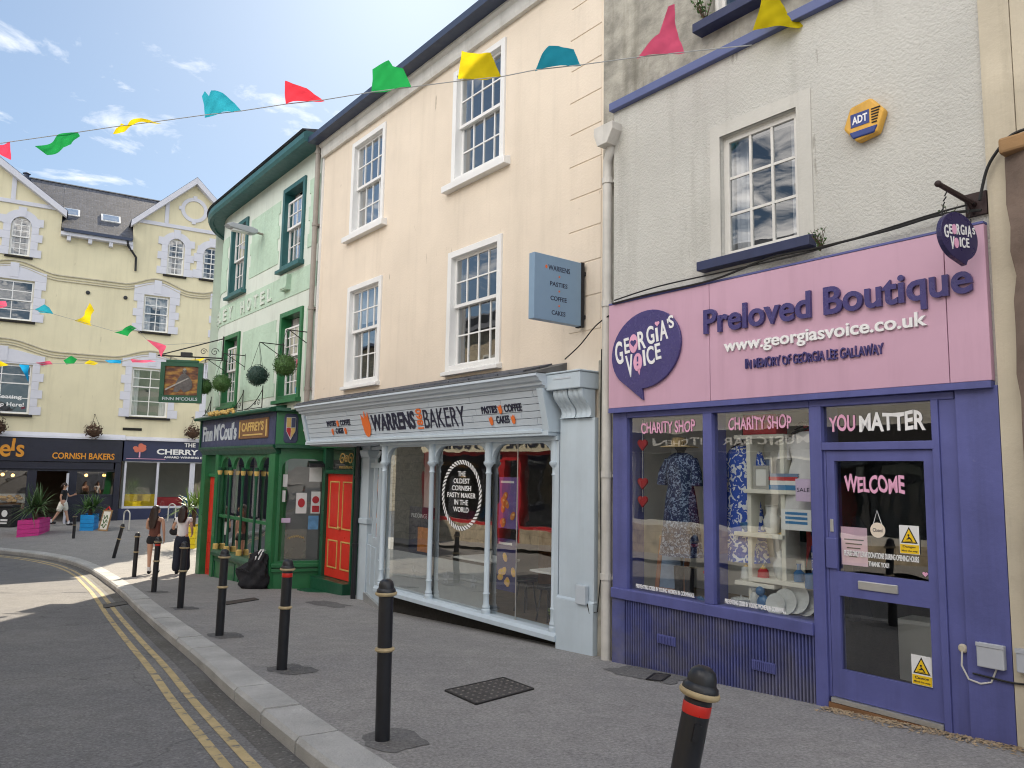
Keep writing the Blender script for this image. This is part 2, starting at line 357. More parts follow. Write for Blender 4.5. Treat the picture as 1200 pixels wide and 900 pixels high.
def asphalt(name,base,patch,crack=.0,gum=0):
    m=bpy.data.materials.new(name); m.use_nodes=True; nt=m.node_tree; L=nt.links; b=nt.nodes['Principled BSDF']; b.inputs['Roughness'].default_value=.85; b.inputs['Specular IOR Level'].default_value=.35
    g=_n(nt,'ShaderNodeTexCoord'); src=g.outputs['Object']
    def noise(s,d=4,r=.6):
        n=_n(nt,'ShaderNodeTexNoise'); n.inputs['Scale'].default_value=s; n.inputs['Detail'].default_value=d; n.inputs['Roughness'].default_value=r; L.new(src,n.inputs['Vector']); return n.outputs['Fac']
    def mr(f,a,b2,c,d):
        r=_n(nt,'ShaderNodeMapRange'); r.inputs[1].default_value=a; r.inputs[2].default_value=b2; r.inputs[3].default_value=c; r.inputs[4].default_value=d; L.new(f,r.inputs[0]); return r.outputs[0]
    x=_n(nt,'ShaderNodeMixRGB'); L.new(mr(noise(.55,7,.62),.36,.66,0,.8),x.inputs[0]); x.inputs[1].default_value=(*base,1); x.inputs[2].default_value=(*patch,1)
    y=_n(nt,'ShaderNodeMixRGB',blend_type='MULTIPLY'); y.inputs[0].default_value=1; L.new(x.outputs[0],y.inputs[1]); L.new(mr(noise(42,4,.8),.32,.68,.60,1.42),y.inputs[2])
    z=_n(nt,'ShaderNodeMixRGB',blend_type='MULTIPLY'); z.inputs[0].default_value=1; L.new(y.outputs[0],z.inputs[1]); L.new(mr(noise(4,5,.65),.3,.7,.9,1.1),z.inputs[2]); cur=z.outputs[0]
    v2=_n(nt,'ShaderNodeTexVoronoi'); v2.inputs['Scale'].default_value=55; L.new(src,v2.inputs['Vector'])
    q=_n(nt,'ShaderNodeMixRGB'); L.new(mr(v2.outputs['Color'],.82,.9,0,.55),q.inputs[0]); L.new(cur,q.inputs[1]); q.inputs[2].default_value=(.34,.33,.31,1); cur=q.outputs[0]
    if gum:
        vg=_n(nt,'ShaderNodeTexVoronoi'); vg.inputs['Scale'].default_value=2.6; L.new(src,vg.inputs['Vector']); k=_n(nt,'ShaderNodeMixRGB'); L.new(mr(vg.outputs['Distance'],.045,.06,gum,0),k.inputs[0]); L.new(cur,k.inputs[1]); k.inputs[2].default_value=(.07,.068,.066,1); cur=k.outputs[0]
    if crack:
        v=_n(nt,'ShaderNodeTexVoronoi'); v.feature='DISTANCE_TO_EDGE'; v.inputs['Scale'].default_value=.33
        nn=_n(nt,'ShaderNodeTexNoise'); nn.inputs['Scale'].default_value=2.0; nn.inputs['Detail'].default_value=5; L.new(src,nn.inputs['Vector']); s2=_n(nt,'ShaderNodeVectorMath',operation='SCALE'); s2.inputs['Scale'].default_value=.9; L.new(nn.outputs['Color'],s2.inputs[0])
        ad=_n(nt,'ShaderNodeVectorMath',operation='ADD'); L.new(src,ad.inputs[0]); L.new(s2.outputs[0],ad.inputs[1]); L.new(ad.outputs[0],v.inputs['Vector'])
        k=_n(nt,'ShaderNodeMixRGB'); L.new(mr(v.outputs['Distance'],.002,.006,crack,0),k.inputs[0]); L.new(cur,k.inputs[1]); k.inputs[2].default_value=(.02,.02,.02,1); cur=k.outputs[0]
    L.new(cur,b.inputs['Base Color'])
    bp=_n(nt,'ShaderNodeBump'); bp.inputs['Strength'].default_value=.6; bp.inputs['Distance'].default_value=.006; L.new(noise(110,3,.7),bp.inputs['Height']); L.new(bp.outputs[0],b.inputs['Normal'])
    return m
M={}
M['cream']=mat('cream_render',(.74,.645,.53),.8,.09,.7,.3,30,streak=.13,spot=(.52,.45,.36),spots=.13,spotscale=2.2,marks=.55)
M['roughcast']=mat('roughcast_render',(.54,.535,.50),.9,.10,.9,.65,70,vor=44,streak=.30,marks=.4)
M['smooth_grey']=mat('smooth_grey_render',(.55,.54,.50),.85,.10,1.5,.3,30,streak=.25)
M['grime']=mat('weathered_concrete',(.42,.40,.345),.95,.2,2,.8,25,streak=.6,col2=(.23,.22,.19),c2amt=.5,c2scale=3)
M['white']=mat('white_paint',(.78,.78,.77),.45,.06,2)
M['dirty_white']=mat('old_white_paint',(.66,.65,.62),.6,.12,3,.15,30,streak=.3)
M['navy_trim']=mat('blue_trim',(.095,.12,.27),.5,.12,3,.1,40)
M['sill_navy']=mat('dark_navy_sill',(.022,.03,.085),.55,.2,4)
M['violet']=mat('violet_blue_paint',(.092,.102,.295),.5,.16,2.5,.2,25,streak=.3,spot=(.16,.165,.34),spots=.12,spotscale=6)
M['ribs']=mat('ribbed_violet_paint',(.078,.09,.255),.6,.3,4,.2,30,col2=(.12,.12,.19),c2amt=.5,c2scale=2.5)
M['pink']=mat('pink_panel',(.565,.345,.455),.42,.07,1.2,.05,8,streak=.16)
M['sign_navy']=mat('sign_navy',(.055,.045,.175),.25,.08,4)
M['sign_white']=mat('sign_white',(.82,.82,.82),.4,.03,4)
M['sign_pink']=mat('sign_pink',(.75,.38,.55),.4,.03,4)
M['black']=mat('black_paint',(.012,.013,.017),.38,.3,5,spot=(.07,.068,.065),spots=.16,spotscale=16)
M['blackmatt']=mat('black_matt',(.015,.015,.018),.8,.3,5)
M['dark_gap']=mat('dark_gap',(.02,.018,.016),.9,.2,5)
M['slate']=brick('roof_slates',(.055,.06,.075),(.085,.09,.11),(.03,.03,.035),1.0,.3,.22,.008,.65,.6,swap=True)
M['gutter']=mat('dark_blue_gutter',(.025,.04,.085),.45,.15,3)
M['granite']=mat('granite_kerb',(.43,.425,.41),.8,.30,1.3,.6,70,fine=.45,spot=(.22,.2,.17),spots=.13,spotscale=5)
M['road']=asphalt('road_asphalt',(.165,.163,.168),(.22,.214,.208),.3)
M['pave']=asphalt('pavement_asphalt',(.255,.247,.243),(.295,.284,.272),.10,gum=.35)
M['patch']=asphalt('repair_asphalt',(.125,.123,.123),(.18,.175,.17))
M['yellow_line']=mat('worn_yellow_paint',(.50,.39,.20),.8,.25,5,.3,90,spot=(.17,.165,.155),spots=.27,spotscale=9)
M['window_glass']=glass('window_glass',(.80,.84,.86),3.4,.0045)
M['shop_glass']=glass('shop_glass',(.90,.93,.92),3.6,.004)
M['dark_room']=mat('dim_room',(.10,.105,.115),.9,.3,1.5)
M['blind']=mat('pale_blind',(.42,.43,.44),.8,.12,3)
M['ice']=mat('pale_blue_paint',(.51,.595,.665),.45,.07,2,.08,25,streak=.10)
M['ice_sign']=mat('pale_blue_sign',(.50,.56,.62),.45,.05,2)
M['letter_navy']=mat('letter_navy',(.015,.018,.045),.4,.05,4)
M['orange']=mat('orange_sign',(.80,.17,.03),.4,.05,4)
M['lead']=mat('lead_flashing',(.11,.11,.11),.6,.3,4,.3,20)
M['steel_pipe']=mat('grey_pipe',(.30,.27,.24),.55,.15,4)
M['pipe_white']=mat('white_pipe',(.58,.56,.52),.5,.15,4,streak=.3)
M['mint']=mat('mint_render',(.46,.61,.49),.85,.10,1.5,.8,22,vor=11,streak=.22)
M['pubwhite']=mat('pub_white_render',(.63,.69,.625),.75,.08,1.5,.2,25,streak=.2)
M['teal']=mat('dark_teal_paint',(.022,.11,.115),.45,.15,3)
M['green']=mat('pub_green_paint',(.022,.155,.055),.35,.18,3,.06,20)
M['dgreen']=mat('dark_green_paint',(.012,.085,.045),.35,.18,3)
M['pubnavy']=mat('pub_sign_blue',(.045,.055,.125),.5,.2,3,streak=.2)
M['red']=mat('red_door_paint',(.68,.035,.022),.35,.12,2.5,streak=.15)
M['gold']=mat('gold_paint',(.62,.42,.13),.4,.12,4)
M['silver_letter']=mat('pale_blue_letters',(.50,.56,.62),.45,.15,5)
M['yellow_wall']=mat('pale_yellow_render',(.70,.645,.455),.85,.08,.7,.25,20,streak=.14,marks=.3)
M['quoin']=mat('lilac_white_quoin',(.62,.63,.70),.7,.06,1.5)
M['navy_shop']=mat('navy_shopfront',(.011,.013,.032),.45,.2,3)
M['cherry_navy']=mat('cherry_navy',(.022,.03,.085),.45,.12,3)
M['amber']=mat('amber_letters',(.75,.31,.025),.45,.05,4)
M['paper']=mat('paper',(.72,.72,.72),.7,.06,6)
M['lilac_paper']=mat('lilac_paper',(.62,.50,.68),.7,.06,6)
M['pinkpaper']=mat('pink_paper',(.72,.5,.62),.7,.06,6)
M['sign_yellow']=mat('sign_yellow',(.80,.52,.01),.5,.05,4)
M['alu']=mat('aluminium',(.55,.55,.54),.35,.1,5,metal=.7)
M['plastic_grey']=mat('grey_box_plastic',(.42,.44,.48),.55,.08,4)
M['wood']=mat('brown_wood',(.20,.10,.045),.6,.25,6,.2,30)
M['adt']=mat('alarm_yellow',(.72,.40,.06),.55,.2,5,streak=.35)
M['adt_blue']=mat('alarm_blue',(.02,.045,.21),.45,.12,4)
M['shelf']=mat('cream_white_shelf',(.72,.70,.62),.55,.05,4)
M['leaf']=mat('leaf_green',(.055,.13,.03),.55,.35,9)
M['leaf2']=mat('palm_green',(.07,.13,.045),.5,.35,7)
M['leaf3']=mat('light_green',(.17,.27,.05),.5,.35,7)
M['topiary']=mat('topiary_green',(.045,.115,.022),.6,.4,14)
M['topiary2']=mat('topiary_dark',(.022,.06,.045),.6,.4,14)
M['terracotta']=mat('dry_brown',(.09,.05,.03),.8,.4,12)
M['skin']=mat('skin',(.52,.30,.21),.5,.06,8)
M['hair']=mat('dark_brown_hair',(.028,.015,.011),.45,.4,14,.5,40)
M['hair2']=mat('darker_hair',(.022,.012,.010),.45,.4,14,.5,40)
M['brown_top']=mat('brown_fabric',(.13,.045,.032),.85,.15,8)
M['white_fabric']=mat('white_fabric',(.70,.69,.70),.85,.08,8)
M['black_fabric']=mat('black_fabric',(.012,.012,.016),.85,.3,8)
M['navy_fabric']=mat('navy_fabric',(.012,.016,.032),.85,.25,8)
M['iron']=mat('wrought_iron',(.015,.014,.014),.5,.3,8)
M['cable']=mat('black_cable',(.012,.012,.012),.6,.2,8)
M['stone']=mat('brown_stone',(.17,.125,.10),.9,.3,3,.9,12)
M['ochre']=mat('ochre_stone',(.30,.18,.085),.9,.2,3,.5,15)
M['cream_stone']=mat('cream_painted_stone',(.52,.465,.36),.85,.14,1.5,.5,12,streak=.3)
M['wall_grey']=mat('shop_wall_grey',(.72,.72,.70),.85,.06,2)
M['floor_wood']=mat('floor_boards',(.26,.19,.12),.6,.2,4)
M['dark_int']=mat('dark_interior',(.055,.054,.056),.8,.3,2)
M['beige_stone']=brick('beige_stone_blocks',(.50,.43,.32),(.44,.37,.27),(.33,.28,.21),1.0,.75,.32,.012,.85,.5)
M['chip_red']=mat('chip_shop_red',(.55,.02,.03),.35,.1,3)
M['chip_cream']=mat('chip_shop_cream',(.72,.66,.5),.6,.06,3)
M['pinkbox']=mat('pink_planter_paint',(.70,.04,.27),.5,.12,4)
M['bluebox']=mat('blue_planter_paint',(.01,.28,.68),.5,.12,4)
M['yellowbox']=mat('yellow_planter_paint',(.80,.62,.01),.5,.12,4)
M['channel']=asphalt('gutter_grime',(.105,.098,.088),(.16,.155,.15))
# ================================================================== SETTING: ground, pavement, kerb, lines
def spaced(a,b,fine0,fine1,df,dc):
    xs=[]; x=a
    while x<b-1e-6:
        xs.append(x); x+= df if fine0<=x<fine1 else dc
    xs.append(b); return xs
gx=[-900,-400,-200,-120,-80]+spaced(-60,40,-26,8,.5,4)[0:]+[80,160,400,900]
gy=[-900,-400,-160,-80]+spaced(-40,64,-4,42,.5,4)+[90,150,300,900]
mb=MB(); vs=[]
for x in gx:
    for y in gy: vs.append((x,y,gz(x,y)-.115))
ny=len(gy); fs=[(i*ny+j,(i+1)*ny+j,(i+1)*ny+j+1,i*ny+j+1) for i in range(len(gx)-1) for j in range(ny-1)]
mb.add(vs,fs); structure('ground',mb,M['road'],smooth=True)
# kerb line (inner edge of the kerb stones), plan points
KP=[(4.6,-1.9),(2.55,.7),(1.1,2.55),(-.05,4.08),(-.76,5.07),(-1.46,6.16),(-2.3,7.5),(-3.16,8.93),(-4.3,10.75),(-5.75,13.1),(-7.2,15.5),(-8.3,17.3),(-9.35,18.95),(-10.4,20.6),(-11.3,21.95),(-12.2,23.1),(-13.3,24.2),(-14.8,25.2),(-16.6,26.0),(-19,26.9),(-23,28.3),(-30,30.8),(-42,35)]
def catmull(P,n=8):
    P=[Vector((p[0],p[1],0)) for p in P]; o=[]
    for i in range(len(P)-1):
        a=P[max(i-1,0)];b=P[i];c=P[i+1];d=P[min(i+2,len(P)-1)]
        for k in range(n):
            t=k/n; o.append(.5*((2*b)+(c-a)*t+(2*a-5*b+4*c-d)*t*t+(3*b-a-3*c+d)*t**3))
    o.append(P[-1]); return o
KI=catmull(KP)
def offs(line,d):   # positive = towards the road (left of travel seen from above going away)
    o=[]
    for i,p in enumerate(line):
        t=(line[min(i+1,len(line)-1)]-line[max(i-1,0)]).normalized(); o.append(p+Vector((-t.y,t.x,0))*d)
    return o
def strip(A,B,za,zb):
    mb=MB(); vs=[]
    for a,b in zip(A,B): vs+=[(a.x,a.y,gz(a.x,a.y)+za),(b.x,b.y,gz(b.x,b.y)+zb)]
    return mb.add(vs,[(2*i,2*i+1,2*i+3,2*i+2) for i in range(len(A)-1)])
def resample(line,step):
    o=[line[0].copy()]; acc=0
    for a,b in zip(line,line[1:]):
        d=(b-a).length; 
        while acc+d>=step:
            t=(step-acc)/d; a=a+(b-a)*t; o.append(a.copy()); d=(b-a).length; acc=0
        acc+=d
    return o
KS=resample(KI,.3)
KO=offs(KS,.31)
mb=MB()
rk=random.Random(3)
i=0
while i<len(KS)-4:
    n=min(rk.choice((3,3,4,5)),len(KS)-1-i); dz=rk.uniform(-.004,.006)
    prof=[]
    for k in range(n+1):
        a=KS[i+k]; b=KO[i+k]
        if k==0: a=a.lerp(KS[i+1],.04); b=b.lerp(KO[i+1],.04)
        if k==n: a=a.lerp(KS[i+n-1],.04); b=b.lerp(KO[i+n-1],.04)
        za=gz(a.x,a.y)+.012+dz; zb=gz(b.x,b.y)+.004+dz
        c=b.lerp(a,.09)
        prof.append([(a.x,a.y,za-.25),(a.x,a.y,za),(c.x,c.y,zb),(b.x,b.y,zb-.03),(b.x,b.y,zb-.27)])
    vs=[q for p in prof for q in p]; fs=[(0,1,2,3,4),tuple(5*n+q for q in range(5))]
    for k in range(n):
        for q in range(5): fs.append((k*5+q,k*5+(q+1)%5,(k+1)*5+(q+1)%5,(k+1)*5+q))
    mb.add(vs,fs); i+=n
structure('kerb',mb,M['granite'])
# pavement and pedestrian area: ruled from the kerb to beyond the walls
TGT=[(10,-1.0),(9.5,0),(9,1),(8.2,3),(7.6,4.2),(6.9,5.4),(6,6.8),(5.2,8),(3.8,10),(2,12.5),(.4,15),(-1,17.3),(-2.6,19.6),(-4,22),(-5,25),(-6,29),(-7,34),(-9,42),(-13,48),(-20,50),(-30,52),(-40,54),(-52,56)]
TI=catmull(TGT)
mb=MB(); vs=[]; NN=44
for a,b in zip(KI,TI):
    for k in range(NN+1):
        t=(k/NN)**1.3; p=a.lerp(b,t); vs.append((p.x,p.y,gz(p.x,p.y)))
fs=[(i*(NN+1)+k,(i+1)*(NN+1)+k,(i+1)*(NN+1)+k+1,i*(NN+1)+k+1) for i in range(len(KI)-1) for k in range(NN)]
mb.add(vs,fs); structure('pavement',mb,M['pave'],smooth=True)
# opposite pavement (behind the camera)
mb=MB(); vs=[]
for i in range(61):
    t=-12+i*.9
    for n_ in (-1.9,-3.0,-4.2):
        p=Vector((.788,.616,0))*n_+Vector((-.616,.788,0))*t; vs.append((p.x,p.y,gz(p.x,p.y)))
mb.add(vs,[(i*3+k,(i+1)*3+k,(i+1)*3+k+1,i*3+k+1) for i in range(60) for k in range(2)])
structure('far_pavement',mb,M['pave'])
# grime channel at the foot of the kerb
structure('gutter_channel',strip(offs(KS,.30),offs(KS,.50),-.1125,-.1125),M['channel'])
# double yellow lines
for a,b in ((.31+.27,.31+.345),(.31+.43,.31+.505)):
    structure('yellow_line',strip(offs(KS,a),offs(KS,b),-.111,-.111),M['yellow_line'])
# asphalt repairs round posts and covers
def patch(cx,cy,w,h,rot,m,z=.004,seed=1):
    r=random.Random(seed); mb=MB(); vs=[]
    n=20
    for i in range(n):
        a=2*math.pi*i/n; ca,sa=math.cos(a),math.sin(a); k=(abs(ca)**4+abs(sa)**4)**-.25*r.uniform(.80,1.12)
        x=ca*k*w/2; y=sa*k*h/2
        X=cx+x*math.cos(rot)-y*math.sin(rot); Y=cy+x*math.sin(rot)+y*math.cos(rot); vs.append((X,Y,gz(X,Y)+z))
    mb.add(vs,[tuple(range(n))]); return structure('pavement_patch',mb,m)
BOL=[(448,868),(330,785),(257,745),(211,713),(180,694),(157,676)]
for i,b in enumerate(BOL[:5]):
    p=gpx(*b); patch(p.x+.08,p.y+.02,.55,.42,R_(-50),M['patch'],.004,i+4)
p=gpx(757,790); patch(p.x,p.y,.95,.55,R_(-52),M['patch'],.004,21)
p=gpx(385,708); patch(p.x,p.y,1.2,.5,R_(-52),M['patch'],.004,22)
# ================================================================== helpers for facades
def sash(root,s0,s1,z0,z1,mf,cols=4,rows=2,casing=.09,proud=.03,fm=None,sill=None,msill=None,mroom='dark_room',y0=0.0,drop=0,blind=None,curtain=None,lower=True,split=.5,mbar=None,bar=.02,name='window',glassm='window_glass',fineglass=True):
    f=MB(); bars=MB(); pane=MB(); mbar=mbar or mf
    c=casing
    f.box(s0,s0+c,y0-proud,y0+.2,z0,z1); f.box(s1-c,s1,y0-proud,y0+.2,z0,z1)
    f.box(s0+c,s1-c,y0-proud,y0+.2,z1-c,z1); f.box(s0+c,s1-c,y0-proud,y0+.2,z0,z0+c*.8)
    a,b=s0+c,s1-c; za,zb=z0+c*.8,z1-c
    zm=za+(zb-za)*split
    def leaf(a,b,za,zb,y,cols,rows):
        t=.04
        bars.box(a,a+t,y,y+.04,za,zb); bars.box(b-t,b,y,y+.04,za,zb); bars.box(a+t,b-t,y,y+.04,zb-t,zb); bars.box(a+t,b-t,y,y+.04,za,za+t*1.25)
        A,B,ZA,ZB=a+t,b-t,za+t*1.25,zb-t
        for i in range(1,cols):
            x=A+(B-A)*i/cols; bars.box(x-bar/2,x+bar/2,y+.006,y+.034,ZA,ZB)
        for j in range(1,rows):
            z=ZA+(ZB-ZA)*j/rows; bars.box(A,B,y+.009,y+.031,z-bar/2,z+bar/2)
        pane.quad((A-.005,y+.02,ZA-.005),(B+.005,y+.02,ZA-.005),(B+.005,y+.02,ZB+.005),(A-.005,y+.02,ZB+.005))
    if lower:
        leaf(a,b,zm-.02,zb-drop,y0+.05,cols,rows); leaf(a,b,za,zm+.02-drop*0,y0+.10,cols,rows)
    else: leaf(a,b,za,zb,y0+.06,cols,rows)
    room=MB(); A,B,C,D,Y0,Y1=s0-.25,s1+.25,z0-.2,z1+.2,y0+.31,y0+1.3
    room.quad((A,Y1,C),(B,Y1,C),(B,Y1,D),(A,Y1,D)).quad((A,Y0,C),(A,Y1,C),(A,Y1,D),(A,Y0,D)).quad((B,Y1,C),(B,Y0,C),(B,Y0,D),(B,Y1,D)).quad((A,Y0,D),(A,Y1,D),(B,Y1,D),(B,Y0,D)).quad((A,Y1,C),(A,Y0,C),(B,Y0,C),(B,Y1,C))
    al=[f,bars,pane,room]
    bl=None
    if blind:
        bl=MB(); n=24
        vs=[]
        for i in range(n+1):
            x=a+(b-a)*i/n; yy=y0+.22+.012*math.sin(i*1.9)
            vs+=[(x,yy,zb-(zb-za)*blind),(x,yy,zb)]
        bl.add(vs,[(2*i,2*i+2,2*i+3,2*i+1) for i in range(n)]); al.append(bl)
    cu=None
    if curtain:
        cu=MB()
        for (xa,xb) in ((a,a+(b-a)*curtain),(b-(b-a)*curtain,b)):
            vs=[]; n=16
            for i in range(n+1):
                x=xa+(xb-xa)*i/n; yy=y0+.24+.03*math.sin(i*2.4)
                vs+=[(x,yy,za),(x,yy,zb)]
            cu.add(vs,[(2*i,2*i+2,2*i+3,2*i+1) for i in range(n)])
        al.append(cu)
    si=None
    if sill:
        si=MB(); so,sh,sx=sill; si.prism([(y0-so,z0-sh),(y0+.02,z0-sh),(y0+.02,z0+.02),(y0-so,z0-.015)],'x',s0-sx,s1+sx); al.append(si)
    if fm:
        for q in al: q.map(fm)
    fo=f.build(name,mf,root,bevel=.005)
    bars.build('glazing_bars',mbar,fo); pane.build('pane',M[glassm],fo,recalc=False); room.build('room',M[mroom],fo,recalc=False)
    if bl: bl.build('blind',M['blind'],fo,recalc=False)
    if cu: cu.build('curtain',M['white_fabric'],fo,recalc=False)
    if si: si.build('sill',msill or mf,fo,bevel=.006)
    return fo
def shell(root,x0,x1,y0,y1,z0,z1,m,name='side_wall'):
    b=MB(); b.quad((x0,y0,z0),(x0,y1,z0),(x0,y1,z1),(x0,y0,z1)); b.quad((x1,y0,z0),(x1,y1,z0),(x1,y1,z1),(x1,y0,z1)); b.quad((x0,y1,z0),(x1,y1,z0),(x1,y1,z1),(x0,y1,z1))
    return b.build(name,m,root)
def roomof(root,x0,x1,y0,y1,z0,z1,mw,mf,name='interior'):
    b=MB(); b.quad((x0,y1,z0),(x1,y1,z0),(x1,y1,z1),(x0,y1,z1)); b.quad((x0,y0,z0),(x0,y1,z0),(x0,y1,z1),(x0,y0,z1)); b.quad((x1,y0,z0),(x1,y1,z0),(x1,y1,z1),(x1,y0,z1)); b.quad((x0,y0,z1),(x1,y0,z1),(x1,y1,z1),(x0,y1,z1))
    o=b.build(name,mw,root,recalc=False)
    f=MB().quad((x0,y0,z0),(x1,y0,z0),(x1,y1,z0),(x0,y1,z0)); f.build('floor',mf,o,recalc=False)
    return o
# ================================================================== CHARITY SHOP BUILDING
bt=thing('charity_shop','grey roughcast charity shop building with pink fascia and violet blue shopfront','building',W,(2.2,0,-2.0))
b=MB(); b.wall(.36,4.33,-.18,.12,.68,4.31,[(1.88,2.75,2.19,3.47)]); b.build('front_wall',M['roughcast'],bt)
b=MB(); b.wall(0,6.2,0.0,.3,4.31,9.6,[(1.68,2.86,4.93,6.4)]); b.box(0,.355,.0,.3,-2.5,4.31); b.build('upper_wall',M['grime'],bt)
shell(bt,0.002,6.2,.3,7,-2.5,9.6,M['grime'])
b=MB(); b.prism([(-.25,9.6),(3.6,12.2),(7.2,9.6)],'x',-.05,6.3); b.build('roof',M['slate'],bt)
b=MB(); b.prism([(-.25,4.30),(.02,4.30),(.02,4.46),(-.2,4.42),(-.25,4.40)],'x',.34,6.2); b.build('string_course',M['navy_trim'],bt,bevel=.008,label='blue painted ledge below the upper window')
# window surround + window
b=MB(); b.wall(1.76,2.90,-.192,-.17,2.12,3.60,[(1.88,2.75,2.19,3.47)]); b.build('window_surround',M['smooth_grey'],bt)
wn=sash(bt,1.86,2.77,2.17,3.49,M['dirty_white'],cols=3,rows=3,casing=.045,proud=-.06,y0=-.18,lower=False,mroom='dark_room',curtain=.22,bar=.026)
b=MB(); b.prism([(-.30,2.075),(-.17,2.075),(-.17,2.2),(-.30,2.17)],'x',1.655,2.915); b.build('sill',M['sill_navy'],wn,bevel=.006)
w2=sash(bt,1.66,2.88,4.91,6.42,M['dirty_white'],cols=3,rows=2,casing=.06,proud=-.04,sill=None)
b=MB(); b.prism([(-.16,4.79),(.02,4.79),(.02,4.93),(-.16,4.89)],'x',1.52,3.02); b.build('sill',M['sill_navy'],w2,bevel=.006)
# pink fascia (two panels with a hair joint)
b=MB()
for (a,c) in ((.352,1.768),(1.774,4.02),(4.026,4.315)):
    b.box(a,c,-.25,-.185,.735,1.93)
fas=b.build('fascia',M['pink'],bt,bevel=.003)
b=MB(); b.box(.36,4.31,-.262,-.17,.68,.732); b.box(.352,4.315,-.255,-.18,1.932,1.95); b.build('fascia_trim',M['violet'],fas)
FY=-.25
def fpx(x,y,off=FY): return W.px(x,y,off)
def word(body,p0,p1,h0,h1,y,m,root,name='lettering',**k):
    """lettering on a facade plane: p0/p1 = (s,z) of the left and right baseline"""
    mb=letters(body,p0[0],p1[0],p0[1],p0[1]+h0,y,slope=p1[1]-p0[1],**k); return mb.build(name,m,root)
def wpx(a,c,off): A=W.px(*a,off); C=W.px(*c,off); return A[0],C[0],(A[1]+C[1])/2
_a,_c,_z=wpx((823,391),(1139,346),-.30); print('PB',_a,_c,_z)
word('Preloved Boutique',(_a,_z-.065),(_c,_z-.065),.325,.3,-.285,M['sign_navy'],fas,th=.03,bold=.022)
_a,_c,_z=wpx((848,413),(1086,381),-.272)
word('www.georgiasvoice.co.uk',(_a,_z-.035),(_c,_z-.035),.155,.1,-.272,M['sign_white'],fas,th=.02,bold=.02)
_a,_c,_z=wpx((873,433),(1035,414),-.272)
word('IN MEMORY OF GEORGIA LEE GALLAWAY',(_a,_z),(_c,_z),.09,.1,-.272,M['sign_navy'],fas,th=.022,bold=.012,jit=.08)
def bubble(mbp,cx,cz,rx,rz,tail,y0,y1,rot=.28):
    pts=ell(cx,cz,rx,rz,40,rot)
    i=min(range(40),key=lambda q:abs(math.atan2(pts[q][1]-cz,pts[q][0]-cx)+2.05)); 
    pts=pts[:i-2]+[(cx+tail[0],cz+tail[1])]+pts[i+2:]
    pts2=pts
    return mbp.prism(pts2,'y',y0,y1)
def logo(root,cx,cz,sc_,y):
    bp=bubble(MB(),cx,cz,.40*sc_,.335*sc_,(-.02*sc_,-.44*sc_),y,y+.03).build('speech_bubble',M['sign_navy'],root,bevel=.004)
    t=MB()
    def L_(ch,x,z,w_,h,r=0):
        q=letters(ch,-w_/2*sc_,w_/2*sc_,-h/2*sc_,h/2*sc_,0,th=.006,bold=.02); q.xf(Matrix.Translation((cx+x*sc_,y-.006,cz+z*sc_))@Matrix.Rotation(r,4,'Y')); t.join(q)
    for ch,x,z,w_,h in (('G',-.30,.0,.09,.21),('E',-.205,.055,.06,.14),('R',-.03,.085,.085,.16),('G',.07,.115,.085,.16),('I',.145,.11,.025,.12),('A',.215,.14,.085,.17),("'",.265,.21,.016,.04),('S',.30,.20,.055,.11),
        ('V',-.17,-.13,.085,.2),('I',.0,-.075,.025,.14),('C',.07,-.06,.085,.16),('E',.155,-.035,.06,.14)): L_(ch,x,z,w_,h,-.12)
    t.build('lettering',M['sign_white'],bp)
    t=MB(); t.prism(ell(cx-.125*sc_,cz+.065*sc_,.05*sc_,.083*sc_,24),'y',y-.006,y+.002); t.prism(ell(cx-.075*sc_,cz-.105*sc_,.05*sc_,.08*sc_,24),'y',y-.006,y+.002); t.prism([(cx-.08*sc_,cz-.17*sc_),(cx-.055*sc_,cz-.22*sc_),(cx-.045*sc_,cz-.16*sc_)],'y',y-.006,y+.002); t.prism(heart(cx+.147*sc_,cz+.205*sc_,.025*sc_),'y',y-.006,y+.002)
    t.build('pink_marks',M['sign_pink'],bp)
    t=MB(); t.prism(heart(cx-.125*sc_,cz+.07*sc_,.035*sc_),'y',y-.009,y-.004); t.box(cx-.083*sc_,cx-.067*sc_,y-.009,y-.004,cz-.1*sc_,cz-.055*sc_); t.box(cx-.083*sc_,cx-.067*sc_,y-.009,y-.004,cz-.135*sc_,cz-.118*sc_); t.build('heart_mark',M['sign_navy'],bp)
logo(fas,.93,1.35,1.26,-.285)
# blue shopfront
FR=-.19
b=MB()
b.box(.36,.575,FR,.1,-1.37,.68); b.box(1.628,1.738,FR-.004,.05,-1.262,.62); b.box(2.80,2.915,FR-.004,.1,-2.3,.62)
b.box(.575,2.80,FR,.05,.62,.68); b.box(2.80,4.02,FR+.002,.05,.618,.678); b.box(.36,2.80,FR-.03,.1,-1.37,-1.262)
b.box(2.915,3.862,FR-.006,.05,.232,.30); b.box(3.845,3.90,FR-.004,.1,-2.0,.62)
b.box(3.90,4.03,FR+.012,.1,-2.0,.62); b.box(4.034,4.335,FR-.02,.1,-2.1,.70)
b.box(2.915,2.94,FR+.02,.08,-1.85,.232)
sf=b.build('shopfront_frame',M['violet'],bt,bevel=.006)
b=MB(); r_=random.Random(5)
b.box(.36,2.80,FR+.03,.1,-2.4,-1.372)
x=.56
while x<2.79:
    b.prism([(x,FR+.035),(x+.006,FR+.004),(x+.019,FR+.004),(x+.025,FR+.035)],'z',-2.4,-1.374); x+=.034
b.box(.36,.55,FR-.004,.06,-2.4,-1.374)
sr=b.build('stallriser',M['ribs'],bt)
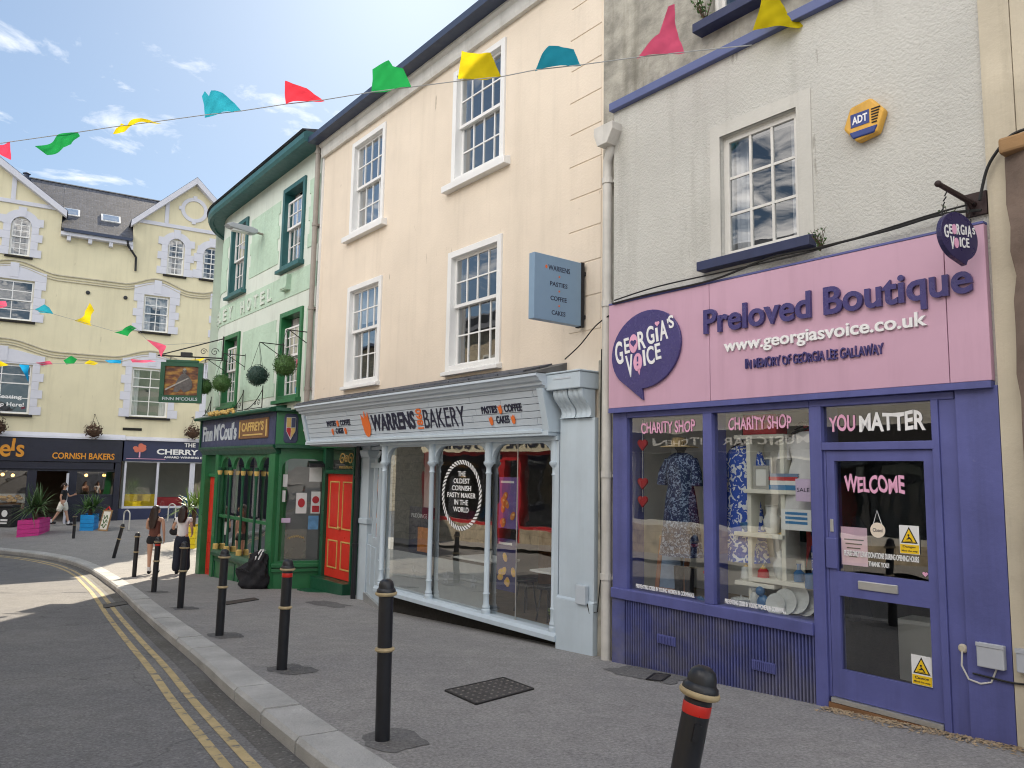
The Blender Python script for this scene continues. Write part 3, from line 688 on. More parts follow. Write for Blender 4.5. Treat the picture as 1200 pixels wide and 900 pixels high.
for (px_,py_) in ((781,750),(895,781)):
    s,z=W.px(px_,py_,FR); v=MB(); v.box(s-.12,s+.12,FR-.012,FR+.01,z-.045,z+.045)
    for k in range(11): v.box(s-.105+k*.02,s-.095+k*.02,FR-.02,FR-.01,z-.035,z+.035)
    v.build('air_vent',M['violet'],sr)
for (a,c,za,zb,nm) in ((.575,1.628,-1.262,.62,'shop_window'),(1.738,2.80,-1.262,.62,'shop_window'),(2.915,3.845,.30,.618,'transom_window')):
    p=MB().quad((a,FR+.05,za),(c,FR+.05,za),(c,FR+.05,zb),(a,FR+.05,zb)).build(nm,M['shop_glass'],bt,recalc=False)
    if nm=='shop_window':
        t=letters('CHARITY SHOP',a+.10+(.08 if a<1 else .07),c-(.13 if a<1 else .2),.44,.565,FR+.042,th=.003,bold=.02,jit=.07); t.build('lettering',M['sign_pink'],p)
        t=letters('PREVENTING CRISIS IN YOUNG WOMEN IN CORNWALL',a+.10,c-.16 if a<1 else c-.3,-1.235,-1.19,FR+.042,th=.003,bold=.03); t.build('lettering',M['sign_white'],p)
    else:
        letters('YOU',a+.05,a+.29,.395,.535,FR+.042,th=.003,bold=.03,jit=.07).build('lettering',M['sign_pink'],p)
        letters('MATTER',a+.325,c-.06,.39,.54,FR+.042,th=.003,bold=.03,jit=.07).build('lettering',M['sign_white'],p)
# door
d=MB(); D0,D1,DZ0,DZ1=2.945,3.842,-1.84,.228; dy=FR+.02
ho=[(D0+.07,D1-.075,-.80,.14),(D0+.085,D1-.075,-1.61,-1.0)]
d.wall(D0,D1,dy,dy+.05,DZ0,DZ1,ho); door=d.build('door',M['violet'],bt,bevel=.004)
p=MB()
for h in ho: p.quad((h[0],dy+.03,h[2]),(h[1],dy+.03,h[2]),(h[1],dy+.03,h[3]),(h[0],dy+.03,h[3]))
p.build('pane',M['shop_glass'],door,recalc=False)
gy_=dy+.022
letters('WELCOME',3.09,3.60,-.125,.015,gy_,th=.003,bold=.03,jit=.1).build('lettering',M['sign_pink'],door)
letters('PLEASE ONLY LEAVE DONATIONS DURING OPENING HOURS',3.07,3.69,-.662,-.615,gy_,th=.003,bold=.02).build('lettering',M['sign_white'],door)
letters('THANK YOU!',3.28,3.45,-.73,-.69,gy_,th=.003,bold=.02).build('lettering',M['sign_white'],door)
MB().box(3.20,3.53,dy-.015,dy+.01,-.925,-.855).build('letter_box',M['alu'],door,bevel=.006)
MB().box(D0-.02,D0+.08,dy-.022,dy+.01,-.78,-.52).build('handle',M['violet'],door,bevel=.008)
MB().box(D0+.02,D0+.05,dy-.01,dy+.01,-.47,-.36).build('lock',M['alu'],door,bevel=.004)
MB().box(D0,D1,dy-.03,dy+.06,-1.885,-1.845).build('threshold',M['alu'],door)
MB().box(2.92,3.87,FR-.01,.1,-2.2,-1.89).build('door_step',M['wood'],bt)
def warning(x0,x1,z0,z1,y,root,t1,t2):
    s=MB().box(x0,x1,y-.003,y,z0,z1).build('warning_sticker',M['paper'],root)
    wd=x1-x0; h=z1-z0; cx=(x0+x1)/2
    MB().box(x0+.004,x1-.004,y-.005,y-.002,z0+.004,z0+h*.33).build('yellow_panel',M['sign_yellow'],s)
    MB().prism([(cx-wd*.42,z0+h*.38),(cx+wd*.42,z0+h*.38),(cx,z0+h*.95)],'y',y-.005,y-.002).build('warning_triangle',M['black'],s)
    MB().prism([(cx-wd*.33,z0+h*.42),(cx+wd*.33,z0+h*.42),(cx,z0+h*.87)],'y',y-.007,y-.004).build('yellow_triangle',M['sign_yellow'],s)
    k=MB(); k.prism(ell(cx-.02*wd,z0+h*.66,wd*.05,wd*.05,10),'y',y-.009,y-.006); k.prism([(cx-wd*.03,z0+h*.63),(cx+wd*.1,z0+h*.55),(cx+wd*.17,z0+h*.47),(cx+wd*.13,z0+h*.455),(cx+wd*.04,z0+h*.53),(cx-wd*.12,z0+h*.50),(cx-wd*.13,z0+h*.525),(cx-wd*.04,z0+h*.56)],'y',y-.009,y-.006); k.box(cx-wd*.2,cx+wd*.2,y-.009,y-.006,z0+h*.44,z0+h*.452)
    k.build('figure_mark',M['black'],s)
    letters(t1,x0+wd*.16,x1-wd*.16,z0+h*.2,z0+h*.29,y-.006,th=.001,bold=.02).build('lettering',M['black'],s)
    letters(t2,x0+wd*.1,x1-wd*.1,z0+h*.06,z0+h*.14,y-.006,th=.001,bold=.02).build('lettering',M['black'],s)
warning(3.545,3.70,-.60,-.375,gy_,door,'Danger','Mind the step'); warning(3.60,3.755,-1.60,-1.375,gy_,door,'Caution','Mind the step')
n=MB().box(3.04,3.27,gy_+.012,gy_+.014,-.74,-.42).build('notice',M['pinkpaper'],door)
k=MB()
for q in range(5): k.box(3.07+.01*q,3.24-.015*q,gy_+.009,gy_+.011,-.53-q*.035,-.52-q*.035)
k.build('print_lines',M['letter_navy'],n)
n=MB().prism(ell(3.365,-.43,.062,.062,24),'y',gy_+.004,gy_+.008).build('closed_disc',M['cream'],door)
letters('Closed',3.325,3.405,-.445,-.415,gy_+.003,th=.001,bold=.01).build('lettering',M['letter_navy'],n)
k=MB(); k.tube([(3.33,gy_+.006,-.38),(3.365,gy_+.004,-.27),(3.40,gy_+.006,-.38)],.003,5); k.build('string',M['paper'],n)
MB().prism(heart(3.735,-.745,.022),'y',gy_-.003,gy_).build('heart_sticker',M['sign_pink'],door)
# interior
io=roomof(bt,.37,2.86,-.1,.80,-1.30,.66,M['wall_grey'],M['floor_wood'])
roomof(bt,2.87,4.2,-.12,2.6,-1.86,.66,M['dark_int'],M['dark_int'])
b=MB()
for (x0,x1,y,z) in ((3.0,3.35,.9,-1.3),(3.4,3.8,1.2,-1.25)): b.box(x0,x1,y,y+.3,-1.85,z)
b.build('counter',M['wall_grey'],bt)
# --- things in the window
zf=-1.30
blue_dress=None
def patterned(name,base,fg,scale):
    m=bpy.data.materials.new(name); m.use_nodes=True; nt=m.node_tree; b=nt.nodes['Principled BSDF']; b.inputs['Roughness'].default_value=.85
    tc=_n(nt,'ShaderNodeTexCoord'); n=_n(nt,'ShaderNodeTexNoise'); n.inputs['Scale'].default_value=scale; n.inputs['Detail'].default_value=1.5; n.inputs['Distortion'].default_value=1.4; nt.links.new(tc.outputs['Object'],n.inputs['Vector'])
    r=_n(nt,'ShaderNodeValToRGB'); r.color_ramp.interpolation='CONSTANT'; r.color_ramp.elements[0].color=(*base,1); e=r.color_ramp.elements.new(.545); e.color=(*fg,1); r.color_ramp.elements[1].position=.545; r.color_ramp.elements[-1].color=(*fg,1); r.color_ramp.elements[-1].position=.99
    nt.links.new(n.outputs['Fac'],r.inputs[0]); nt.links.new(r.outputs[0],b.inputs['Base Color']); return m
M['dress1']=patterned('navy_print_fabric',(.012,.022,.085),(.22,.28,.42),30); M['dress2']=patterned('royal_print_fabric',(.03,.085,.42),(.68,.70,.75),17)
def garment(x,y,z0,z1,wid,m,sleeves=True):
    prof=[(.0,.05),(.03,.06),(.10,.08),(.16,.10)]
    mb=MB(); H=z1-z0; secs=[(0,.50,.34),(.12,.46,.32),(.35,.42,.28),(.58,.36,.24),(.68,.31,.21),(.82,.37,.23),(.92,.40,.2),(.97,.30,.14),(1.0,.14,.12)]
    vs=[];n=28
    for t,rx,ry in secs:
        for k in range(n):
            a=2*math.pi*k/n; wob=1+.10*(1-t)*math.sin(a*7+t*2); vs.append((x+rx*wid*wob*math.cos(a),y+ry*wid*wob*math.sin(a),z0+H*t))
    fs=[(i*n+k,i*n+(k+1)%n,(i+1)*n+(k+1)%n,(i+1)*n+k) for i in range(len(secs)-1) for k in range(n)]
    mb.add(vs,fs)
    if sleeves:
        for s in (-1,1): mb.tube([(x+s*.33*wid,y,z0+H*.93),(x+s*.46*wid,y-.02,z0+H*.80),(x+s*.47*wid,y-.03,z0+H*.68)],[.10*wid,.11*wid,.13*wid],10)
    return mb
DY=.13
t=thing('dressed_mannequin','mannequin in a long navy patterned dress and straw hat in shop window','mannequin',W,(1.08,DY,zf))
garment(1.08,DY,-.87,.235,.50,M['dress1']).build('dress',M['dress1'],t,smooth=True)
b=MB(); b.lathe([(.11,0),(.11,.012),(.012,.02),(.012,.5)],(1.08,DY,zf),14); b.ball((1.08,DY,.325),(.07,.08,.085)); b.tube([(1.08,DY,.20),(1.08,DY,.27)],.042,10); b.build('stand',M['dark_int'],t,smooth=True)
b=MB(); b.lathe([(.0,.09),(.07,.085),(.085,.05),(.09,.005),(.20,-.012),(.21,-.02),(.20,-.022),(.0,-.01)],(1.06,DY,.315),24); b.build('hat',mat('straw',(.55,.40,.20),.8,.15,20),t,smooth=True)
t=thing('hanging_dress','royal blue and white patterned dress hanging behind the window mullion','dress',W,(1.84,DY+.05,-.85))
garment(1.84,DY+.05,-.85,.30,.50,M['dress2']).build('dress',M['dress2'],t,smooth=True); MB().tube([(1.70,DY+.05,.28),(1.84,DY+.05,.34),(1.98,DY+.05,.28)],.008,6).tube([(1.84,DY+.05,.34),(1.84,DY+.05,.52)],.005,6).build('hanger',M['black'],t)
t=thing('shelf_unit','cream white open shelf unit holding ornaments behind the right window','shelf',W,(2.2,.12,zf))
b=MB(); 
for x in (1.99,2.36): b.box(x,x+.045,.02,.26,zf,.36)
b.box(1.86,2.42,.0,.28,.36,.40); 
for (xa,xb,z) in ((1.99,2.62,-.13),(1.86,2.40,-.55),(2.03,2.66,-.97),(1.86,2.3,-1.02)): b.box(xa,xb,-.02,.26,z-.04,z)
b.build('shelf_boards',M['shelf'],t,bevel=.004); MB().box(2.0,2.4,.262,.275,zf,.36).build('back_board',M['wall_grey'],t)
def box_thing(name,label,cat,x0,x1,y0,y1,z0,z1,m,group=None,bevel=.004): return solo(name,MB().box(x0,x1,y0,y1,z0,z1),m,label,cat,W,((x0+x1)/2,(y0+y1)/2,z0),group,bevel=bevel)
M['pos_card']=mat('dark_card',(.06,.06,.08),.6,.4,9); M['case_red']=mat('red_case',(.45,.02,.03),.5,.2,6); M['book_blue']=mat('book_blue',(.05,.2,.42),.6,.1,6); M['book_red']=mat('book_red',(.5,.04,.05),.6,.1,6); M['china']=mat('white_china',(.62,.63,.62),.25,.05,6); M['glassblue']=mat('blue_glaze',(.06,.17,.36),.2,.2,6); M['frame_wood']=mat('frame_wood',(.30,.12,.06),.5,.2,8); M['grey_blue']=mat('grey_blue_fabric',(.16,.22,.34),.85,.15,9)
t=thing('vanity_case','red vanity case on top of the cream shelf unit','case',W,(2.14,.12,.402)); MB().box(1.95,2.33,.02,.22,.402,.53).build('lower_case',M['case_red'],t,bevel=.012); MB().box(1.95,2.33,.02,.22,.534,.60).build('lid',M['case_red'],t,bevel=.012); MB().tube([(2.09,.0,.535),(2.09,-.03,.55),(2.19,-.03,.55),(2.19,.0,.535)],.006,6).build('handle',M['black'],t)
zz=-.128
for i,(m_,lb) in enumerate((('book_blue','blue book at the bottom of the pile on the upper shelf'),('paper','white book in the middle of the pile on the upper shelf'),('book_red','red book above the white one in the shelf pile'),('grey_blue','grey blue book topmost of the pile on the upper shelf'))):
    hh=(.045,.04,.035,.03)[i]; x0=2.26+.01*(i%2)
    t=thing('book',lb,'book',W,(2.42,.06,zz),'books piled on the shelf'); MB().box(x0,x0+.30,-.01,.18,zz,zz+hh).build('cover',M[m_],t); MB().box(x0+.006,x0+.303,-.004,.172,zz+.006,zz+hh-.006).build('pages',M['paper'],t); zz+=hh+.001
t=thing('photo_frame','small silver photo frame on the shelf beside the books','frame',W,(2.12,.05,-.128)); MB().wall(2.04,2.22,.05,.07,-.128,.10,[(2.07,2.19,-.095,.07)]).build('frame',M['alu'],t); MB().box(2.07,2.19,.058,.066,-.095,.07).build('picture',M['wall_grey'],t)
t=thing('glass_vase','pale glass vase on the middle shelf','vase',W,(2.2,.12,-.548)); MB().lathe([(.05,0),(.075,.05),(.085,.12),(.05,.2),(.06,.25)],(2.2,.12,-.548),16).build('vase_body',M['china'],t,smooth=True); MB().lathe([(.062,.25),(.068,.26),(.06,.27)],(2.2,.12,-.548),16).build('rim',M['alu'],t)
t=thing('blue_bottle','small blue bottle on the lowest shelf board','bottle',W,(2.50,.08,-.968)); MB().lathe([(.045,0),(.05,.01),(.05,.08),(.018,.11),(.018,.15)],(2.50,.08,-.968),16).build('bottle_body',M['glassblue'],t,smooth=True); MB().lathe([(.022,.15),(.022,.165)],(2.50,.08,-.968),12).build('stopper',M['glassblue'],t)
def plate(x,y,z,r,tilt,lab,m='china',yaw=0):
    o=solo('plate',MB().lathe([(0,.0),(r*.55,.0),(r*.62,.012),(r,.03),(r,.036),(r*.6,.02),(0,.008)],(0,0,0),26),M[m],lab,'plate',W,(x,y,z),'china plates in the window',local=True,smooth=True)
    o.rotation_euler=(R_(90-tilt),0,W.rot+yaw); return o
for i,(x,z,r,lb) in enumerate(((2.33,-1.19,.10,'white plate leaning lowest left in the china display'),(2.41,-1.16,.12,'large white plate at the front of the china display'),(2.50,-1.12,.14,'large grey white plate behind the front plates'),(2.585,-1.17,.10,'white plate at the right of the china display'),(2.62,-1.07,.13,'tall standing plate at the right window edge'),(2.52,-1.0,.075,'small saucer above the stacked plates'))):
    plate(x,-.02+.03*i,z,r,14,lb)
t=thing('china_mug','white mug with a blue splash beside the plates','mug',W,(2.68,-.02,-.97)); MB().lathe([(.05,0),(.055,.01),(.055,.13),(.05,.13),(.045,.02)],(2.68,-.02,-1.0),18).build('mug_body',M['glassblue'],t,smooth=True); MB().tube([(2.735,-.02,-.9),(2.775,-.02,-.91),(2.775,-.02,-.96),(2.735,-.02,-.975)],.009,6).build('handle',M['china'],t)
b=MB(); b.ball((2.05,.05,-1.2),(.06,.06,.10)); b.ball((2.05,.05,-1.07),.05); b.tube([(2.05,.05,-1.05),(2.1,.04,-1.12),(2.11,.03,-1.2)],.02,8); solo('figurine',b,M['china'],'white china figurine at the foot of the shelf unit','figurine',W,(2.05,.05,-1.3),smooth=True)
b=MB(); b.ball((2.17,-.0,-1.21),(.07,.05,.09)); b.ball((2.15,-.02,-1.09),.045); solo('soft_toy',b,M['glassblue'],'small pale blue ornament beside the china figurine','ornament',W,(2.17,0,-1.3),smooth=True)
t=thing('leaning_picture','framed picture in a reddish wooden frame leaning in the window corner','picture',W,(.84,.25,zf))
fr_=MB().wall(-.19,.19,0,.025,0,.62,[(-.14,.14,.05,.57)]); gl=MB().box(-.14,.14,.01,.018,.05,.57)
Mx=Matrix.Translation((.84,.22,zf))@Matrix.Rotation(R_(14),4,'Z')@Matrix.Rotation(R_(-12),4,'X')
fr_.xf(Mx).build('frame',M['frame_wood'],t,bevel=.004); gl.xf(Mx).build('print',mat('faded_print',(.20,.28,.42),.4,.4,3),t)
b=MB()
for i,z in enumerate((.33,-.10,-.30)): b.prism(heart(.66,z,.07),'y',-.03,-.005)
t=thing('heart_garland','string of red felt hearts hanging at the left window edge','garland',W,(.66,-.02,-.4)); b.build('heart',M['case_red'],t); MB().tube([(.66,-.017,.60),(.66,-.017,-.42)],.003,5).build('string',M['paper'],t)
t=thing('white_blouse','sheer white blouse on a hanger at the right of the window','blouse',W,(2.62,.12,-.25)); garment(2.60,.14,-.40,.42,.52,None).build('blouse',M['white_fabric'],t,smooth=True); MB().tube([(2.44,.14,.40),(2.60,.14,.46),(2.76,.14,.40)],.01,6).tube([(2.60,.14,.46),(2.60,.14,.6)],.005,6).build('hanger',M['black'],t)
t=thing('red_scarf','long red scarf hanging over a blue garment behind the shelf','scarf',W,(2.45,.3,-.9)); 
b=MB(); vs=[]
for i in range(17):
    z=.50-i*.085; 
    for k in range(5): vs.append((2.44+.028*k+.01*math.sin(i*.6),.31+.012*math.sin(k*2.5+i*.3),z))
b.add(vs,[(i*5+k,i*5+k+1,(i+1)*5+k+1,(i+1)*5+k) for i in range(16) for k in range(4)]); b.build('scarf',M['case_red'],t,recalc=False); MB().tube([(2.36,.33,.50),(2.46,.33,.55),(2.60,.33,.50)],.008,6).build('hanger',M['black'],t)
t=thing('blue_shirt','grey blue shirt on a hanger behind the red scarf','shirt',W,(2.36,.38,-.2)); garment(2.38,.42,-.3,.46,.42,None).build('shirt',M['grey_blue'],t,smooth=True); MB().tube([(2.28,.42,.46),(2.38,.42,.5),(2.48,.42,.46)],.008,6).build('hanger',M['black'],t)
t=thing('dark_dress','black dress with a blue and white panel low in the right window','dress',W,(2.66,.42,-1.28)); garment(2.64,.42,-1.28,-.32,.66,None).build('dress',M['navy_fabric'],t,smooth=True); MB().box(2.56,2.70,.195,.205,-.90,-.64).build('print_panel',M['dress2'],t)
def notice(lab,px4,m,y,txt=None,bars=0,barm='book_blue'):
    (xa,ya),(xb,yb)=px4; s0,z1=W.px(xa,ya,y); s1,z0=W.px(xb,yb,y)
    t=thing('window_notice',lab,'notice',W,(s0,y,z0)); MB().box(s0,s1,y,y+.002,z0,z1).build('sheet',m,t)
    if txt: letters(txt,s0+(s1-s0)*.1,s1-(s1-s0)*.06,z0+(z1-z0)*.42,z0+(z1-z0)*.6,y-.002,th=.001,bold=0).build('lettering',M['letter_navy'],t)
    for q in range(bars):
        zq=z1-(z1-z0)*(.2+.22*q); MB().box(s0+(s1-s0)*.15,s1-(s1-s0)*.12,y-.002,y,zq-.012,zq+.012).build('print_line',M[barm],t)
def ornament(lab,cat,nm,x,y,z,prof,m,top=None):
    t=thing(nm,lab,cat,W,(x,y,z)); MB().lathe(prof,(x,y,z),16).build('body',M[m],t,smooth=True)
    h=prof[-1][1]; MB().lathe([(prof[-1][0]*1.05,h),(prof[-1][0]*.7,h+.012),(.008,h+.016),(.012,h+.032),(0,h+.036)],(x,y,z),12).build('lid',M[top or m],t,smooth=True)
J_=[(.03,0),(.055,.03),(.06,.09),(.03,.13),(.035,.16)]; C_=[(.05,0),(.015,.02),(.012,.14),(.03,.16)]; B_=[(.02,0),(.07,.05),(.075,.08)]; P_=[(.045,0),(.06,.02),(.05,.11),(.03,.13)]
ornament('white lidded jug on the upper shelf left of the photo frame','jug','jug',2.06,.16,-.128,J_,'china'); ornament('brass candlestick at the right end of the middle shelf','candlestick','candlestick',2.33,.1,-.548,C_,'gold','china'); ornament('small blue lidded bowl at the left end of the middle shelf','bowl','bowl',1.95,.08,-.548,B_,'glassblue'); ornament('white tea caddy on the lowest left shelf board','tea caddy','tea_caddy',1.93,.08,-1.018,P_,'china','gold'); ornament('tall white jug standing on the lowest shelf board','jug','jug',2.3,.1,-.968,[(q[0]*1.2,q[1]*1.5) for q in J_],'china'); ornament('red lidded tin on the lowest left shelf board','tin','tin',2.12,.08,-1.018,P_,'case_red','gold'); ornament('white lidded bowl on the window floor beside the ornaments','bowl','bowl',1.92,.0,-1.298,[(q[0]*1.3,q[1]*1.3) for q in B_],'china'); ornament('grey blue vase on the window floor behind the plates','vase','vase',2.27,.18,-1.298,[(q[0]*1.3,q[1]*1.7) for q in J_],'grey_blue')
for i,(x,z,lb,m_) in enumerate(((2.16,-.548,'greeting card with a dark print standing on the middle shelf','pos_card'),(2.42,-.968,'pale box leaning on the lowest shelf board','china'),(2.1,.002,'silver framed picture hanging between the upper shelves','grey_blue'))):
    t=thing('small_frame',lb,'frame',W,(x,.2,z)); MB().wall(x-.07,x+.07,.19,.205,z,z+.18,[(x-.052,x+.052,z+.018,z+.162)]).build('frame',M['shelf'],t); MB().box(x-.052,x+.052,.197,.203,z+.018,z+.162).build('picture',M[m_],t)
notice('lilac paper sale notice stuck inside the right shop window',((932,561),(950,588)),M['lilac_paper'],FR+.056,'SALE')
notice('white printed notice with blue lines below the sale notice',((915,596),(951,623)),M['paper'],FR+.056,None,3)
b=MB()
for s in (-1,1):
    x=1.12+s*.07
    b.tube([(x,.12,-.98),(x,.12,-1.2),(x,.12,-1.27)],[.055,.045,.05],10); b.tube([(x,.13,-1.265),(x+.03,.02,-1.275),(x+.04,-.05,-1.28)],[.045,.045,.025],10)
solo('ankle_boots',b,M['black_fabric'],'pair of dark boots below the patterned dress','boots',W,(1.12,.1,-1.3),smooth=True)
b=MB(); b.tube([(1.38,.05,-1.28),(1.46,-.02,-1.275),(1.52,-.06,-1.28)],[.04,.04,.02],8); solo('blue_shoe',b,M['glassblue'],'single blue shoe at the right foot of the left window','shoe',W,(1.4,0,-1.3),smooth=True)
b=MB()
r_=random.Random(2)
for i in range(26): b.ball((1.43+r_.uniform(-.09,.09),.2+r_.uniform(-.06,.06),-1.02+r_.uniform(-.03,.07)),.028,8,6)
t=thing('flower_arrangement','red and white artificial flowers on a white pot in the window','flowers',W,(1.43,.2,-1.3)); b.build('red_flowers',M['case_red'],t,smooth=True); MB().lathe([(.07,0),(.09,.24),(.08,.24),(.06,.02)],(1.43,.2,-1.3),16).build('pot',M['china'],t,smooth=True)
# --- on the outside of the charity shop
def PW(x,y,off): s,z=W.px(x,y,off); return s,z
t=thing('alarm_box','yellow hexagonal alarm bell box with a blue base on the grey wall','alarm box',W,(3.36,-.18,2.95))
cx,cz=3.43,3.07
hexp=[(3.19,3.02),(3.255,3.17),(3.44,3.215),(3.54,3.06),(3.47,2.90),(3.34,2.86)]
hexp=[(cx+.185*math.cos(a+.15),cz+.19*math.sin(a+.15)) for a in [R_(q) for q in (0,60,120,180,240,300)]]
b=MB(); b.prism(hexp,'y',-.27,-.18); b.build('housing',M['adt'],t,bevel=.02)
b=MB(); b.prism([(cx-.093,cz-.147),(cx+.093,cz-.147),(cx+.125,cz-.085),(cx-.125,cz-.085)],'y',-.283,-.2); b.build('strobe_base',M['adt_blue'],t,bevel=.01)
b=MB(); b.box(cx-.11,cx+.055,-.274,-.26,cz-.045,cz+.075); bb=b.build('badge',M['adt_blue'],t)
letters('ADT',cx-.095,cx+.04,cz-.02,cz+.05,-.276,th=.003,bold=.03).build('lettering',M['sign_white'],bb)
b=MB()
for k in range(6): b.box(cx+.075,cx+.15-.006*k,-.276,-.262,cz+.06-.024*k,cz+.07-.024*k)
b.build('grille',M['dark_gap'],t)
M['hang_navy']=mat('dark_hanging_navy',(.032,.026,.09),.3,.15,5)
# hanging speech bubble sign on bracket (board hangs at right angles to the wall)
s_,z_=PW(1142,240,-.2)
t=thing('hanging_sign','round dark speech bubble sign hanging on chains from a rusty bracket','sign',W,(s_,-.2,z_))
b=MB(); b.box(s_-.06,s_+.09,-.215,-.18,z_-.09,z_+.09); b.tube([(s_,-.2,z_),(s_,-.35,z_+.005),(s_,-.82,z_+.01)],[.026,.022,.018],8); b.ball((s_,-.83,z_+.01),.024); b.tube([(s_,-.2,z_-.08),(s_,-.34,z_)],.012,6); b.build('bracket',mat('rusty_iron',(.035,.018,.018),.7,.4,12),t,smooth=True)
ch=MB()
for yy in (-.38,-.70):
    hx=math.sin(R_(13))*(yy+.54)*-1
    for k in range(5): ch.tube([(s_-hx*.22*k+(.008 if k%2 else 0),yy+(0 if k%2 else .008),z_-.02-k*.035),(s_-hx*.22*(k+.9)-(.008 if k%2 else 0),yy-(0 if k%2 else .008),z_-.05-k*.035)],.005,5)
ch.build('chain',M['iron'],t)
bo=MB(); pts=ell(-.54,z_-.345,.235,.205,36,-.2); pts=pts[:27]+[(-.47,z_-.585),(-.44,z_-.53)]+pts[29:]; bo.prism(pts,'x',s_-.025,s_+.02); HR=Matrix.Translation((s_,-.54,z_-.325))@Matrix.Rotation(R_(-13),4,'Z')@Matrix.Scale(.88,4)@Matrix.Translation((-s_,.54,-(z_-.345))); sb=bo.xf(HR).build('sign_board',M['hang_navy'],t,bevel=.004)
tt=MB(); 
def onsign(ch_,u,zz_,w_,h):
    q=letters(ch_,-w_/2,w_/2,-h/2,h/2,0,th=.004,bold=.02)
    q.xf(Matrix.Translation((s_+.025,-.54+u,z_-.345+zz_))@Matrix.Rotation(R_(90),4,'Z')); tt.join(q)
for ch_,u,zz_,w_,h in (('G',-.17,.02,.05,.11),('E',-.115,.045,.035,.08),('R',-.02,.055,.045,.09),('G',.035,.06,.045,.09),('I',.08,.06,.014,.07),('A',.125,.06,.05,.10),("S",.18,.07,.03,.06),('V',-.10,-.07,.05,.11),('I',.0,-.05,.014,.08),('C',.04,-.05,.045,.09),('E',.095,-.045,.035,.08)): onsign(ch_,u,zz_,w_,h)
tt.xf(HR).build('lettering',M['sign_white'],sb)
tt=MB(); tt.prism(ell(-.54-.07,z_-.345+.05,.028,.045,16),'x',s_+.019,s_+.025); tt.prism(ell(-.54-.05,z_-.345-.065,.028,.045,16),'x',s_+.019,s_+.025); tt.xf(HR).build('pink_marks',M['sign_pink'],sb)
# junction boxes, bell button, cables
s,z=PW(1163,768,-.2); t=thing('junction_box','pale grey square junction box on the violet shop pier','junction box',W,(s,-.21,z-.1)); MB().box(s-.085,s+.095,-.26,-.205,z-.085,z+.085).build('box_body',M['plastic_grey'],t,bevel=.008); MB().box(s-.088,s+.098,-.266,-.255,z+.06,z+.09).build('lid',M['plastic_grey'],t,bevel=.004)
s2,z2=PW(1128,760,-.2); t=thing('vent_cap','round cream plastic cap with a looping white cable','cap',W,(s2,-.2,z2)); MB().lathe([(.03,0),(.034,-.015),(.02,-.03)],(s2,-.18,z2),18,axis='y').build('cap',M['cream_stone'],t,smooth=True)
pts=[(s2,-.21,z2-.02),(s2-.005,-.215,z2-.12),(s2+.04,-.215,z2-.21),(s2+.12,-.215,z2-.225),(s2+.19,-.215,z2-.2),(s+.03,-.22,z-.09)]
MB().tube(pts,.007,6).build('cable',M['pipe_white'],t)
s,z=PW(1205,775,-.22); t=thing('meter_box','grey cable box at the right edge of the violet pier','junction box',W,(s,-.2,z-.1)); MB().box(s-.06,s+.12,-.27,-.2,z-.08,z+.08).build('box_body',M['plastic_grey'],t,bevel=.008); MB().box(s-.062,s+.122,-.276,-.265,z+.055,z+.085).build('lid',M['plastic_grey'],t)
def cable(lab,pts,r=.009,sag=0,fr=W,name='cable'):
    P=[Vector(p) for p in pts]; o=[]
    for i in range(len(P)-1):
        a=P[max(i-1,0)];b_=P[i];c=P[i+1];d_=P[min(i+2,len(P)-1)]
        for k in range(6):
            u=k/6; o.append(.5*((2*b_)+(c-a)*u+(2*a-5*b_+4*c-d_)*u*u+(3*b_-a-3*c+d_)*u**3))
    o.append(P[-1])
    return solo(name,MB().tube(o,r,6),M['cable'],lab,'cable',fr,tuple(P[0]))
def cpx(pts,off): return [(PW(x,y,off)[0],off,PW(x,y,off)[1]) for x,y in pts]
cable('black cable sagging along the top edge of the pink fascia',cpx([(718,356),(760,345),(835,328),(900,303),(960,290),(1040,270),(1100,252),(1150,246)],-.275),.011)
cable('second thinner black cable above the pink fascia',cpx([(720,352),(770,336),(850,318),(930,300),(1000,280),(1090,252),(1142,238)],-.27),.008)
cable('black cable curving up from the sign bracket to the neighbouring wall',cpx([(1148,235),(1156,200),(1168,178),(1186,158),(1215,147)],-.26),.012)
cable('black cable drooping along the violet pier to the meter box',cpx([(1140,789),(1160,794),(1185,800),(1210,803)],-.225),.008)
cable('black wire running from the bakery corner up to the fascia',cpx([(662,421),(680,404),(697,383),(712,371),(735,356)],-.2),.008)
# drainpipe in the corner, painted off white
dp=MB(); X=.235; Yp=-.16
zt=PW(716,186,-.16)[1]
dp.tube([(X,Yp,-2.1),(X,Yp,zt-.12),(X+.01,Yp-.005,zt-.02),(X+.075,Yp-.03,zt+.06),(X+.08,Yp-.03,zt+.16)],.058,14)
p0=dp.build('drainpipe',M['pipe_white'],bt,smooth=True)
b=MB(); b.prism([(X+.0,zt+.12),(X+.16,zt+.12),(X+.25,zt+.27),(X+.25,zt+.36),(X-.06,zt+.36),(X-.06,zt+.27)],'y',-.34,-.03); b.build('hopper',M['pipe_white'],p0,bevel=.006)
b=MB()
for z in (-1.2,-.05,1.95,zt-.3): b.lathe([(.07,0),(.07,.07)],(X,Yp,z),12); b.box(X-.09,X+.09,Yp+.02,.0,z+.01,z+.04)
b.build('pipe_bracket',M['pipe_white'],p0)
b=MB(); b.tube([(.10,-.035,-2.0),(.10,-.035,1.2)],.03,8); b.build('small_pipe',M['pipe_white'],p0,smooth=True)
